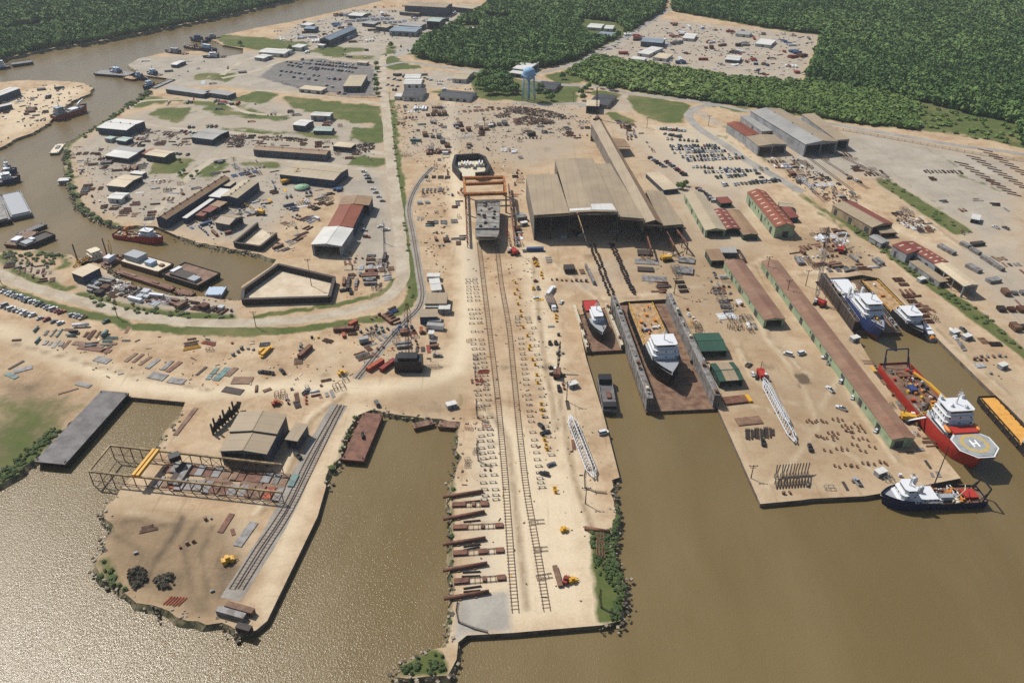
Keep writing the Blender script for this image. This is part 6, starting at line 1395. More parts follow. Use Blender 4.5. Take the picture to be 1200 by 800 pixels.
F_MID = [(566,14),(576,-2),(600,-18),(782,-18),(776,13),(742,35),(700,57),(676,70),(640,79),(600,83),(540,77),(490,67),(482,62),(500,46),(528,36),(548,22)]
F_E = [(786,13),(800,-18),(1300,-18),(1330,215),(1200,170),(1189,146),(1124,131),(1071,117),(1000,104),(946,91),(964,41),(900,33)]
F_SCR = [(664,86),(700,67),(760,78),(850,92.5),(940,97),(950,92),(1000,104),(1072,118),(1074,152),(1010,145),(960,138),(905,129),(840,120),(760,109),(700,99)]
wood('woods', 'dark dense river woods on the far bank of the river', [F_NW], 5.2, 3.5, 10, M_WOOD, 1, [[(0,36),(50,26),(82,24),(60,34),(10,42)]])
wood('woods', 'dark dense woods between the two far yards', [F_MID], 5.2, 3.5, 9.5, M_WOOD, 2, [[(680,22),(724,26),(736,38),(715,47),(690,46),(680,34)],[(538,29),(566,29),(566,39),(540,40)],[(565,18),(600,19),(600,26),(570,27)]])
wood('woods', 'dark dense woods stretching east behind the storage yard', [F_E], 5.2, 3.5, 10, M_WOOD, 3)
wood('scrub_wood', 'bright green low scrub wood in front of the storage yard', [F_SCR], 5.2, 3.4, 6.0, M_SCRUB, 4, keep=.93)
wood('scrub_wood', 'patchy green scrub on the rough field east of the scrub wood', [[(1074,122),(1124,133),(1190,149),(1200,172),(1130,162),(1074,150)]], 9, 2.6, 3.0, M_SCRUB, 5, keep=.45)
def weeds(label, polys, spacing, r, h, seed, mat=None, keep=.7): o = wood('weeds', label, polys, spacing, r, h, mat or M_WEED, seed, keep=keep); o['category'] = 'weeds'; return o
weeds('green bushes and reeds on the promontory at the pier corner', [[(692,620),(700,625),(718,618),(722,600),(719,578),(726,605),(722,652),(732,682),(733,705),(728,726),(712,728),(722,700),(712,680),(697,670),(692,640)]], 1.5, .85, 1.2, 11, keep=.8)
weeds('green reeds on the small islet below the pier', [[(467,792),(471,777),(490,771),(507,761),(519,765),(524,788)]], 1.5, .8, 1.2, 12, keep=.6)
weeds('green weeds along the west tip of the plate yard peninsula', [[(112,660),(128,650),(138,672),(150,690),(140,694),(118,680)]], 2.0, .8, 1.0, 13, keep=.28)
weeds('green reeds along the meadow bank at the bottom left', [[(0,552),(40,518),(62,500),(70,506),(44,536),(22,553),(0,566),(-40,590),(-40,570)]], 1.8, .8, .9, 14, keep=.75)
weeds('scrubby weeds along the levee ditch from the fields to the curve', [[(457,120),(460,120),(467,190),(473,230),(479,290),(486,325),(488,350),(480,350),(476,300),(470,240),(463,190)]], 4.5, 1.1, .9, 15, keep=.35)
weeds('dark weeds along the river bend bank', [[(74,175),(82,175),(84,212),(96,240),(116,257),(142,262),(140,266),(110,257),(91,243),(79,215)], [(94,160),(118,144),(150,122),(172,107),(180,109),(150,128),(110,156),(95,165)]], 3.6, 1.6, 1.8, 16, keep=.6)
weeds('dark weeds along the canal south bank below the scrap yard', [[(92,345),(118,346),(140,352),(180,360),(225,366),(272,369),(272,374),(230,373),(170,368),(120,360)], [(0,296),(40,294),(76,300),(60,316),(30,312),(6,302)]], 3.6, 1.3, 1.3, 17, keep=.55)
weeds('green weeds in the ditch along the east field', [[(988,256),(994,254),(1012,272),(1032,284),(1056,303),(1086,327),(1132,352),(1168,380),(1200,410),(1192,412),(1160,386),(1124,358),(1078,331),(1046,307),(1026,290),(1004,277)]], 3.6, 1.1, 1.0, 18, keep=.5)
weeds('low weeds on the grass strip of the east field', [[(1022,210),(1040,210),(1143,272),(1118,275)]], 6, 1.2, .8, 19, keep=.4)
weeds('thin weeds fringing the west edge of the pier', [[(529,560),(533,562),(533,640),(531,700),(529,735),(526,733),(528,690),(529,620)], [(416,488),(420,488),(404,520),(398,538),(386,552),(384,550),(396,535)]], 2.8, .8, .9, 20, keep=.5)
weeds('brown brush heaps on the dirt of the plate yard peninsula', [[(152,668),(168,664),(171,680),(158,690),(150,682)], [(180,678),(200,672),(207,682),(196,692),(180,690)]], 1.5, .8, 1.5, 21, leaf_mat('dead_brush', [(.05,.045,.035),(.07,.06,.045),(.09,.08,.06)]), keep=.9)
# single trees
CR = []
for i in range(5):
    rng = np.random.default_rng(100+i); q, tn = crown_quads(rng, 240, 1.0, 1.0, .23); CR.append((q, tn))
def tree_proto(i, mat, label, tone):
    t = thing('tree', label, 'tree'); q, tn = CR[i]; qq = q.copy(); qq[:,:,2] = qq[:,:,2]*3.4 + 5.2; qq[:,:,:2] *= 4.0
    o = bpy.data.objects.new('crown', quads_mesh('crown', qq, np.clip(tn+tone, 0, 1), mat)); COL.objects.link(o); o.parent = t
    mb = MB(); mb.tube((0,0,-.2),(0,0,4.6),.32,.16,7)
    for k in range(5): a = k*1.3+i; mb.tube((0,0,2.4+k*.4),(2.0*math.cos(a),2.0*math.sin(a),5+.4*k),.13,.05,5)
    mb.build('trunk', M_BARK, t); return t
PRO = {}
def trees(label, group, pts, mat=None, tone=.3, seed=0, smin=.7, smax=1.2):
    rr = random.Random(seed)
    for k, p in enumerate(pts):
        i = rr.randrange(5); key = (i, (mat or M_WOOD).name, tone); g_ = G(*p); sc = rr.uniform(smin, smax)
        if key not in PRO: t = PRO[key] = tree_proto(i, mat or M_WOOD, label, tone); t['group'] = group; t.location = g_; t.rotation_euler.z = rr.uniform(0,6.28); t.scale = (sc,)*3
        else: dup(PRO[key], g_, rr.uniform(0,6.28), label, group, (sc*rr.uniform(.9,1.1), sc, sc*rr.uniform(.85,1.15)))
def along(pts, n, off, seed):
    C = smooth_line(pts, 5); rr = random.Random(seed); out = []
    for i in range(n):
        c = C[min(len(C)-1, int(i/n*len(C)))]; out.append(px_of(c.x+rr.uniform(-off,off), c.y+rr.uniform(-off,off)))
    return out
def px_of(x, y, z=0):
    Yc = y*sp + (z-CAM_H)*cp; Zc = y*cp - (z-CAM_H)*sp
    return (600+FPX*x/Zc, 400-FPX*Yc/Zc)
trees('bushy dark tree in the clump beside the road below the woods', 'trees in the clump by the terrace', [(558+rr_*1.0, 84+q) for rr_, q in ((4,10),(10,8),(16,6),(22,8),(28,8),(34,9),(6,16),(12,14),(18,13),(24,14),(30,15),(37,15),(10,22),(16,20),(22,20),(28,21),(34,21),(40,20),(14,27),(20,26),(26,26),(32,27),(38,27),(43,26),(3,20),(46,22))], None, .3, 2, .9, 1.4)
trees('green street tree in the row east of the big car park', 'trees along the levee road by the car park', [(441,78),(442,84),(440,91),(440,97),(442,103),(441,108),(443,113)], M_SCRUB, .1, 3, .6, .9)
trees('round dark tree on the lawn round the water tower', 'trees on the water tower lawn', [(630,109),(634,106),(640,114),(681,112),(686,108),(690,104),(683,118),(716,106),(712,103),(659,93),(704,104),(601,109),(646,118)], None, .3, 4, .7, 1.2)
trees('dark tree at the front edge of the woods by the far road', 'trees along the front of the middle woods', along([(490,67),(540,77),(600,82),(640,78),(672,70)], 46, 4, 5), None, .35, 6, .9, 1.4)
trees('leafy bush tree at the front edge of the scrub wood', 'trees along the road edge of the scrub wood', along([(700,98),(760,108),(840,119),(905,128),(960,137),(1010,144),(1072,151)], 90, 3, 7), M_SCRUB, .2, 8, .45, .8)
trees('dark tree on the waterline of the far river woods', 'trees along the far river bank', along([(-20,74),(0,69),(60,56),(120,47),(200,31),(260,19),(340,0)], 70, 4, 9), None, .35, 10, .9, 1.4)
trees('small green bush on the lawn beside the cream roofed workshop', 'bushes on the square lawn', [(211,190)], M_SCRUB, .0, 11, .35, .4)
trees('small roadside bush beside the canal lane', 'bushes by the canal lane', [(211,205),(216,203),(225,209),(231,203)], None, .3, 12, .35, .5)
trees('small dark bush behind the white houses of the far yard', 'bushes in the far river yards', [(528,35),(532,33),(452,36),(446,35),(340,60),(343,62),(282,54),(458,56)], None, .3, 13, .5, .9)
trees('green bush on the office car park edge by the great hall', 'bushes by the cream roofed office', [(795,221),(799,222),(803,218)], M_SCRUB, .1, 14, .5, .7)
# ------------------------------------------------------------------ vehicles
def car_mats():
    d = {}
    for nm, c, n in (('white',(226,228,228),1),('silver',(170,174,178),1),('black',(34,35,38),1),('red',(150,40,36),1),('blue',(52,76,120),1),('tan',(176,158,128),1),('grey',(96,98,102),1),('green',(52,78,62),1)):
        d[nm] = plain('car_'+nm, L(*c), .35, 0, .5)
    return d
CM = car_mats(); M_TYRE = plain('tyre_rubber', (.02,.02,.02), .85); M_RIM = plain('wheel_rim', (.35,.35,.36), .4, .6)
CAR = {}
def car_profile(kind):
    # length, width, body top z, cabin (x0, x1, inset, top z)
    return dict(sedan=(4.7,1.8,.95,(-1.5,1.0,.22,1.45)), suv=(4.9,1.95,1.1,(-2.2,.9,.16,1.85)), pickup=(5.7,2.0,1.1,(-.6,1.1,.16,1.85)), van=(5.6,2.05,1.2,(-2.7,1.7,.10,2.3)))[kind]
def car_shape(kind, far):
    Lc, Wc, zb, (c0, c1, ins, zc) = car_profile(kind); mb = MB(); x, y = Lc/2, Wc/2
    mb.prism([(-x,-y+.15),(-x+.15,-y),(x-.5,-y),(x,-y+.35),(x,y-.35),(x-.5,y),(-x+.15,y),(-x,y-.15)], .32, zb, 0)
    if kind == 'pickup':   # open bed
        mb.box(-x+.12, c0-.1, -y+.12, y-.12, zb+.003, zb+.03, 1)
        for a, b, c, d in ((-x,c0,-y,-y+.1),(-x,c0,y-.1,y),(-x,-x+.1,-y+.102,y-.102)): mb.box(a, b, c, d, zb+.003, zb+.35, 0)
    cb = MB(); t = .28
    lo = [(c0,-y+.06,zb),(c1,-y+.06,zb),(c1,y-.06,zb),(c0,y-.06,zb)]; hi = [(c0+t,-y+ins+.06,zc),(c1-t*1.6,-y+ins+.06,zc),(c1-t*1.6,y-ins-.06,zc),(c0+t,y-ins-.06,zc)]
    cb.add(lo+hi, [(0,1,5,4),(1,2,6,5),(2,3,7,6),(3,0,4,7)], 1); cb.add(hi, [(0,1,2,3)], 0)
    for sx in ():
        pass
    wh = []
    for sx in (-1,1):
        for sy in (-1,1): w = MB(); w.tube((sx*Lc*.31, sy*(y-.18), .34), (sx*Lc*.31, sy*(y+.02), .34), .34, n=10, mi=0); w.tube((sx*Lc*.31, sy*(y+.02), .34), (sx*Lc*.31, sy*(y+.035), .34), .19, n=8, mi=1); wh.append(w)
    return mb, cb, wh
SHAPES = {}
def car(kind, col, px, rz, label, group, far=True, cat='car', jit=0.0):
    g_ = G(*px); key = (kind, col, far)
    if key not in CAR:
        mb, cb, wh = car_shape(kind, far)
        if far:
            n = len(mb.v); mb.v += cb.v
            for f_, m_, s_ in zip(cb.f, cb.m, cb.sm): mb.f.append([i+n for i in f_]); mb.m.append(m_); mb.sm.append(s_)
            for w in wh:
                n = len(mb.v); mb.v += w.v
                for f_, s_ in zip(w.f, w.sm): mb.f.append([i+n for i in f_]); mb.m.append(2); mb.sm.append(s_)
            o = mb.build('parked_car' if kind != 'pickup' else 'pickup_truck', [CM[col], M_WIN, M_TYRE]); CAR[key] = o
        else:
            o = thing('parked_car' if kind != 'pickup' else 'pickup_truck', label, cat)
            mb.build('body', [CM[col], M_TYRE], o); cb.build('cabin', [CM[col], M_WIN], o)
            for w in wh: w.build('wheel', [M_TYRE, M_RIM], o)
            CAR[key] = o
        tag(o, label, 'pickup' if kind == 'pickup' else ('van' if kind == 'van' else 'car'), group); o.location = (g_.x, g_.y, .08); o.rotation_euler = (0,0,rz); return o
    o = dup(CAR[key], (g_.x, g_.y, .08), rz, label, group); return o
KINDS = ['sedan','sedan','suv','pickup','pickup','suv','van']; COLS = ['white','white','white','white','silver','silver','silver','black','black','grey','grey','red','blue','tan','green']
KN = dict(sedan='sedan', suv='sport utility car', pickup='pickup truck', van='van')
def car_row(a, b, n, where, group, rot=1.2, seed=0, gap=.12, far=True, cols=COLS):
    rr = random.Random(seed*31+n); p, q = G(*a), G(*b)
    for i in range(n):
        if rr.random() < gap: continue
        c = p.lerp(q, i/max(1,n-1)); k = rr.choice(KINDS); col = rr.choice(cols); px = px_of(c.x+rr.uniform(-.3,.3), c.y+rr.uniform(-.4,.4))
        car(k, col, px, ang(p,q)+rot+rr.uniform(-.06,.06)+rr.choice((0,math.pi)), '%s %s parked %s' % (col, KN[k], where), group, far)
w1 = 'in the big asphalt car park by the beige office'; g1 = 'cars in the big asphalt car park'
for i, (a, b, n) in enumerate((((354,70.5),(413,76.5),17),((352,74),(417,80.5),18),((350,78),(413,85),17),((338,77),(372,82.5),8),((330,84),(384,91),11),((328,89),(370,94.5),6),((380,92),(398,94),4),((383,101),(397,104),3),((397,109.5),(404,110.5),3),((336,73),(352,76),4))): car_row(a, b, n, w1, g1, 1.45, i, .14)
w2 = 'in the pale workers car park east of the big hall'; g2 = 'cars in the workers car park'
for i, (a, b, n) in enumerate((((774,151.5),(802,154),10),((779,157.5),(797,161),7),((782,163.5),(816,166),8),((785,171.5),(838,171.5),17),((790,179.5),(849,177.5),18),((806,188.5),(870,185.5),17),((812,196),(866,199),13),((840,208.5),(873,205.5),9),((847,217.5),(913,212),16),((888,204),(896,213),3),((878,200),(898,198),4),((788,175.5),(842,174.5),15),((800,184.5),(862,181.5),16),((826,202.5),(884,200),13))): car_row(a, b, n, w2, g2, 1.5, 20+i, .10)
for i, (a, b, n) in enumerate((((781,190),(805,208),10),((762,186),(778,196),6),((818,221.5),(839,239),10))): car_row(a, b, n, 'in the line between office and green sided warehouse', 'cars lined up between the office and the warehouses', 1.3, 40+i, .1, cols=['black','black','white','silver','grey','grey','red'])
for i, (a, b, n) in enumerate((((1,341),(72,366.5),18),((0,358),(38,370.5),9),((47,373.5),(71,379.5),4),((85,370),(97,373),4),((109,374.5),(124,378),2))): car_row(a, b, n, 'in the sandy car row below the levee road', 'cars in the sandy rows below the levee road', 1.25, 50+i, .05, False)
for i, (a, b, n) in enumerate((((455,92),(469,95),5),((454,100),(466,102),3),((516,112),(548,118),7),((498,92),(508,96),4),((540,96),(556,97),4))): car_row(a, b, n, 'by the white buildings and houses of the crossroads', 'cars by the crossroads buildings', 1.4, 60+i, .2)
for i, (a, b, n) in enumerate((((222,150),(264,148.5),9),((212,154.5),(232,157),5),((207,181),(220,182),4))): car_row(a, b, n, 'on the gravel by the grey western sheds', 'cars by the grey western sheds', 1.4, 70+i, .15)
for i, (a, b, n) in enumerate((((424,198),(434,214),5),((437,222),(448,236),4),((418,250),(430,278),5),((445,266),(453,270),2),((403,300),(408,306),1))): car_row(a, b, n, 'on the grey yard between the boat shed and levee road', 'cars on the grey yard by the boat shed', 1.1, 80+i, .15)
singles = [((923,416),'van','white','white van standing alone on the east pier, western of two'), ((939,415),'van','white','white van standing alone on the east pier, eastern of two'), ((967,420),'suv','white','white sport utility car against the very long shed, northernmost of its cars'), ((972,425.5),'pickup','white','white pickup against the very long shed just below a white car'),
 ((986,447.5),'suv','white','white car beside the middle of the very long shed wall'), ((972,457),'pickup','white','white pickup on open sand west of the very long shed, upper of two'), ((985,479),'pickup','white','white pickup on open sand west of the very long shed, lower of two'), ((999,466),'sedan','white','white sedan parked by a dark doorway of the very long shed'), ((1027,505),'sedan','white','white sedan beside the pale green shed wall nearest its south end'),
 ((949,525.5),'pickup','black','black pickup with white load below the tapering white boom'), ((1004,565),'pickup','silver','silver pickup near the south quay of the east pier'), ((894,519),'pickup','black','black pickup south of the dark pipe racks'), ((882,439),'sedan','white','white sedan beside the red lowered crane'), ((877,428),'pickup','tan','tan pickup north of the red lowered crane'),
 ((707,508),'van','white','white van on the quay edge east of the white boom'), ((629,350),'sedan','white','white sedan west of the loaded truck by the small dock'), ((658,355),'sedan','white','white sedan east of the loaded truck by the small dock'), ((655,456),'pickup','black','black pickup beside the white topped hut of the launchway'), ((639,508),'pickup','black','black pickup among the yellow stands of the launchway, lower'), ((634,500),'suv','black','black car among the yellow stands of the launchway, upper'), ((638,556),'suv','black','black car alone on the sand near the launchway south'),
 ((646,545),'sedan','grey','small grey car east of the launchway rails'), ((308,437),'pickup','black','black truck on the sandy laydown, left one of three'), ((316,438),'pickup','black','black truck on the sandy laydown, middle one of three'), ((331,436),'pickup','black','black truck on the sandy laydown, right one of three'), ((359,460),'pickup','grey','grey pickup on the haul road above the workshop'), ((349,535),'pickup','black','black pickup beside the sloping track near the workshop annex'), ((442,474),'van','grey','grey van on the bank at the head of the rust barge'),
 ((403,341),'pickup','black','black pickup inside the levee curve, left of two'), ((411.5,343),'pickup','black','black pickup inside the levee curve, right of two'), ((530,229),'sedan','grey','grey car driving on the haul road beside the orange gantry'), ((514,418),'sedan','grey','grey car on sand right of the black derrick'), ((995,210),'sedan','black','black sedan in a loose trio on the east field, left'), ((1003,212),'suv','white','white car in a loose trio on the east field, middle'), ((1008,214),'sedan','black','black sedan in a loose trio on the east field, right'), ((1128,387),'pickup','grey','grey pickup by the camper on the east quay'), ((1063,266),'sedan','white','white car beside scrap at the tan and red warehouse'), ((1166,267),'pickup','white','white pickup by the small canopy hut of the east field, left'), ((1178,268),'pickup','grey','grey pickup by the small canopy hut of the east field, right')]
for i, (px, k, c, lab) in enumerate(singles): car(k, c, px, random.Random(i).uniform(0, 3.1), lab, None, px[1] < 300); 
# ------------------------------------------------------------------ yard goods
def rmesh(name, f, m):
    mb = MB(); f(mb); return mb.mesh(name, m if isinstance(m, list) else [m])
def k_plate(mb, r): l, w = r.uniform(5,10), r.uniform(2,3.2); mb.box(-l/2,l/2,-w/2,w/2,.12,.12+r.uniform(.1,.5)); [mb.box(x*l*.35-.12,x*l*.35+.12,-w/2,w/2,0,.12) for x in (-1,0,1)]
def k_beams(mb, r):
    l = r.uniform(6,13)
    for i in range(r.randint(3,6)): y = -1.2+i*.5; mb.box(-l/2+r.uniform(-.6,.6), l/2+r.uniform(-.6,.6), y-.14, y+.14, .2, .55+.3*(i%2)); 
    for x in (-.3,.3): mb.box(l*x-.12,l*x+.12,-1.6,1.8,0,.2)
def k_pipes(mb, r):
    l = r.uniform(6,12); k = r.randint(3,5)
    for i in range(k): mb.tube((-l/2+r.uniform(-.4,.4),(i-k/2)*.62,.35),(l/2,(i-k/2)*.62,.35),.29,n=7)
    for i in range(k-2): mb.tube((-l/2,(i-k/2+.5)*.62,.86),(l/2,(i-k/2+.5)*.62,.86),.29,n=7)
def k_container(mb, r):
    l = r.choice((6.1,6.1,12.2)); mb.box(-l/2,l/2,-1.22,1.22,.1,2.7)
    for i in range(int(l/.6)): x = -l/2+.3+.6*i; mb.box(x-.1,x+.1,-1.27,-1.222,.3,2.5); mb.box(x-.1,x+.1,1.222,1.27,.3,2.5)
    for y in (-.6,.6): mb.box(l/2+.002,l/2+.06,y-.5,y+.5,.3,2.55)
    mb.box(-l/2,l/2,-1.3,-1.223,2.52,2.72); mb.box(-l/2,l/2,1.223,1.3,2.52,2.72)
def k_frame(mb, r):
    l, w, h = r.uniform(3,7), r.uniform(2,3.5), r.uniform(1,3)
    for x in (-l/2,0,l/2):
        for y in (-w/2,w/2): mb.bar((x,y,0),(x,y,h),.22)
        mb.bar((x,-w/2,h),(x,w/2,h),.22)
    for y in (-w/2,w/2): mb.bar((-l/2,y,h),(l/2,y,h),.22); mb.bar((-l/2,y,.3),(l/2,y,h*.9),.16)
def k_panel(mb, r):
    l, w = r.uniform(6,10), r.uniform(4,7); mb.box(-l/2,l/2,-w/2,w/2,.25,.4)
    for i in range(6): y = -w/2+w*(i+.5)/6; mb.box(-l/2,l/2,y-.1,y+.1,.403,.9)
    for i in range(2): x = -l/4+l/2*i; mb.box(x-.12,x+.12,-w/2,w/2,.904,1.15); mb.box(x-.2,x+.2,-w/2,w/2,0,.25)
def k_crate(mb, r): l, w, h = r.uniform(1.2,3), r.uniform(1.2,2.2), r.uniform(.9,2.2); mb.box(-l/2,l/2,-w/2,w/2,.15,h); mb.box(-l/2-.1,l/2+.1,-w/2-.1,w/2+.1,h+.003,h+.14); mb.box(-l/2,-l/2+.2,-w/2,w/2,0,.15); mb.box(l/2-.2,l/2,-w/2,w/2,0,.15)
def k_spool(mb, r): h = r.uniform(1,1.5); mb.tube((0,-.7,h),(0,.7,h),h*.6,n=10); mb.tube((0,-.85,h),(0,-.7,h),h,n=12); mb.tube((0,.7,h),(0,.85,h),h,n=12)
def k_tank(mb, r): l = r.uniform(4,9); q = r.uniform(.9,1.4); mb.tube((-l/2,0,q+.5),(l/2,0,q+.5),q,n=12); mb.dome((l/2,0,q+.5),.5,q*.98,q*.98,10,6,full=True); [mb.box(x*l*.3-.25,x*l*.3+.25,-q*.8,q*.8,0,.8) for x in (-1,1)]
def k_machine(mb, r):
    mb.box(-1.8,1.6,-1.0,1.0,.6,1.7); mb.box(-.9,.5,-.8,.8,1.703,2.8); mb.box(1.6,2.0,-1.1,1.1,.3,1.3); mb.bar((1.9,-.5,1.2),(3.2,-.5,.5),.22); mb.bar((1.9,.5,1.2),(3.2,.5,.5),.22); mb.box(-2.2,-1.8,-1.0,1.0,.7,1.9)
    for x in (-1.2,1.2):
        for y in (-1.15,1.15): mb.tube((x,y-.2,.62),(x,y+.2,.62),.62,n=10)
def k_trailer(mb, r):
    l = r.choice((8,12,13.5)); mb.box(-l/2,l/2,-1.25,1.25,1.1,1.4)
    for x in (-l*.4,-l*.3,l*.38):
        for y in (-1.0,1.0): mb.tube((x,y-.22,.5),(x,y+.22,.5),.5,n=10)
    if r.random() < .7: mb.box(-l*.4,l*.3,-1.0,1.0,1.403,1.9+r.uniform(0,.9))
def k_block(mb, r):
    l, w, h = r.uniform(4,9), r.uniform(3,6), r.uniform(2,4.5); mb.box(-l/2,l/2,-w/2,w/2,.6,h)
    for i in range(4): x = -l/2+l*(i+.5)/4; mb.box(x-.15,x+.15,-w/2-.25,w/2+.25,.7,h+.25)
    for x in (-l*.3,l*.3): mb.box(x-.4,x+.4,-w*.4,w*.4,0,.6)
GOODS = dict(steel_plate=(k_plate,'plate','steel plate'), beam_bundle=(k_beams,'bundle of steel beams','beams'), pipe_bundle=(k_pipes,'bundle of pipes','pipes'), container=(k_container,'steel container','container'), steel_rack=(k_frame,'open steel rack','rack'), stiffened_panel=(k_panel,'stiffened hull panel','hull panel'),
 crate=(k_crate,'crate','crate'), cable_spool=(k_spool,'cable spool','spool'), storage_tank=(k_tank,'cylindrical tank','tank'), yard_loader=(k_machine,'wheeled yard loader','loader'), flat_trailer=(k_trailer,'flat trailer','trailer'), hull_unit=(k_block,'box shaped hull unit','hull unit'))
GM = dict(rusty=PT['rust'], brown=PT['deckrust'], grey=PT['steel'], dark=PT['darksteel'], white=PT['white'], yellow=PT['yellow'], orange=worn('container_orange', L(190,92,56), L(140,66,44), scale=.4), red=worn('container_red', L(160,66,54), L(120,48,40), scale=.4), blue=worn('container_blue', L(70,98,140), L(56,76,104), scale=.4), teal=worn('container_teal', L(120,150,146), L(92,112,108), scale=.4), black=PT['black'], cream=PT['cream'])
GME = {}
def good(kind, col, px, rz, label, group=None, sc=1.0, var=None):
    v = random.randrange(3) if var is None else var; key = (kind, col, v)
    if key not in GME:
        r = random.Random(hash_(kind)+v); GME[key] = rmesh(kind, lambda mb: GOODS[kind][0](mb, r), GM[col])
    o = bpy.data.objects.new(kind, GME[key]); COL.objects.link(o); g_ = G(*px); o.location = (g_.x, g_.y, .04); o.rotation_euler.z = rz; o.scale = (sc,)*3
    return tag(o, label, GOODS[kind][2], group)
def hash_(s): return sum(ord(c)*(i+1) for i, c in enumerate(s))
def yard(where, poly, n, mixk, cols, dirs, seed, avoid=(), sc=1.0, mind=4.5):
    """n goods standing about inside a corner list; mixk: kinds, dirs: usual headings"""
    rr = random.Random(seed); P = W2(poly); xs = [p[0] for p in P]; ys = [p[1] for p in P]; got = []; k = 0
    av = [W2(a) for a in avoid]
    last = None; n = int(n*1.12)
    while len(got) < n and k < n*30:
        k += 1; row = last is not None and rr.random() < .62
        if row:   # goods stand in rows: the next one beside the last, same heading
            kd, c, rz, lx, ly, st = last; x, y = lx - math.sin(rz)*st + rr.gauss(0,.3), ly + math.cos(rz)*st + rr.gauss(0,.3)
            if rr.random() < .3: c = rr.choice(cols)
        else:
            x, y = rr.uniform(min(xs),max(xs)), rr.uniform(min(ys),max(ys)); kd = rr.choice(mixk); c = rr.choice(cols); rz = rr.choice(dirs)+rr.choice((0,0,1.57))+rr.gauss(0,.08)
            st = rr.choice((1,1,-1))*dict(hull_unit=6.0, stiffened_panel=6.2, container=3.0).get(kd, 3.4)*sc
        last_, last = last, None; A_ = np.array([x]); B_ = np.array([y])
        if not pip(A_,B_,P)[0] or any(pip(A_,B_,a)[0] for a in av) or not pip(A_,B_,OUT_MAIN)[0] and not pip(A_,B_,OUT_WEST)[0]: continue
        if blocked(x, y) or any((x-a)**2+(y-b)**2 < (2.6*sc if row else mind)**2 for a, b in got): continue
        got.append((x,y)); last = (kd, c, rz, x, y, st)
        good(kd, c, px_of(x,y), rz+rr.gauss(0,.03), '%s %s %s' % (c, GOODS[kd][1], where), 'goods '+where, .86*sc*rr.uniform(.8,1.05), rr.randrange(3))
# keep goods out of buildings: footprints of every thing built so far
FOOT = []
bpy.context.view_layer.update()
for o in bpy.data.objects:
    if o.name.split('.')[0] in ('wall','roof','pontoon','shell','tank','counterweight_base','machine_house') and o.type == 'MESH' and o.parent:
        c = [o.matrix_world @ Vector(b) for b in o.bound_box]
        FOOT.append((o.matrix_world.inverted(), [min(b[i] for b in o.bound_box) for i in (0,1)], [max(b[i] for b in o.bound_box) for i in (0,1)]))
def blocked(x, y):
    for im, lo, hi in FOOT:
        q = im @ Vector((x,y,0))
        if lo[0]-2.5 < q.x < hi[0]+2.5 and lo[1]-2.5 < q.y < hi[1]+2.5: return True
    return False
STEEL = ['steel_plate','beam_bundle','pipe_bundle','steel_rack','stiffened_panel','crate']; ROUGH = ['rusty','brown','grey','dark','rusty','grey']
Dm = ang(G(561,284), G(604,718)); Dl = ang(G(0,338), G(120,368)); De = ang(G(900,306), G(1046,514))
yard('in the strip between rail track and haul road', [(462,125),(524,125),(526,200),(524,312),(502,316),(488,250),(500,205),(512,190),(470,185)], 110, STEEL+['hull_unit','container'], ROUGH+['white','teal'], [Dm], 1)
yard('in the laydown behind the orange gantry', [(534,120),(586,124),(660,148),(690,150),(690,186),(645,198),(615,195),(585,178),(536,178)], 95, STEEL+['hull_unit'], ROUGH+['white'], [Dm,.3], 2)
yard('beside the orange gantry runways', [(534,205),(541,205),(544,290),(534,300),(530,250)], 14, STEEL, ROUGH+['orange'], [Dm], 3, mind=3.5)
yard('between orange gantry and big hall', [(603,200),(622,205),(626,300),(606,296),(600,240)], 26, STEEL+['hull_unit'], ROUGH+['red','white'], [Dm], 4, mind=3.8)
yard('at the head of the long tan shed', [(655,140),(692,130),(692,180),(660,183)], 18, STEEL, ROUGH, [Dm], 5); yard('east of the long tan shed', [(722,140),(745,148),(768,178),(758,190),(740,170)], 30, STEEL+['flat_trailer'], ROUGH, [Dm], 6)
yard('on the sand before the open hall', [(625,290),(690,288),(690,330),(640,336),(622,320)], 12, ['crate','steel_rack','stiffened_panel','steel_plate'], ['dark','rusty','grey','brown'], [Dm], 7); yard('around the head of the dry dock', [(745,300),(830,300),(840,350),(800,346),(750,346)], 14, STEEL, ROUGH, [Dm], 8)
yard('west of the long brown roofed shed', [(826,308),(846,308),(884,375),(890,388),(850,388),(836,340)], 34, STEEL, ROUGH+['white'], [De], 9, mind=4)
yard('in the rows north of the east dock', [(925,285),(995,275),(1035,310),(1020,322),(960,318),(925,312)], 46, STEEL+['yard_loader','container','flat_trailer','crate'], ROUGH+['red','white','yellow','white'], [De,.2], 10, mind=4.5)
yard('by the haul lane west of the grass ditch', [(948,258),(985,272),(1000,290),(985,300),(950,285)], 20, STEEL+['flat_trailer'], ROUGH+['white'], [De], 11)
yard('in the scrap lanes below the scrub edge halls', [(905,176),(938,186),(1010,232),(985,245),(930,215),(900,190)], 70, STEEL+['hull_unit'], ['grey','grey','dark','rusty','white'], [De], 12)
yard('before the huge twin roofed hall', [(945,182),(990,172),(1040,205),(1010,222)], 26, ['beam_bundle','pipe_bundle','steel_rack'], ROUGH, [De], 13)
yard('in the scrap beside the tan and red warehouse', [(1047,248),(1062,245),(1098,270),(1080,274),(1052,260)], 26, STEEL, ROUGH+['white'], [De], 14, mind=4)
yard('on the open grey east field', [(1040,195),(1120,190),(1195,230),(1195,290),(1160,292),(1050,215)], 24, ['beam_bundle','steel_plate','pipe_bundle','crate'], ROUGH, [De], 15, mind=9)
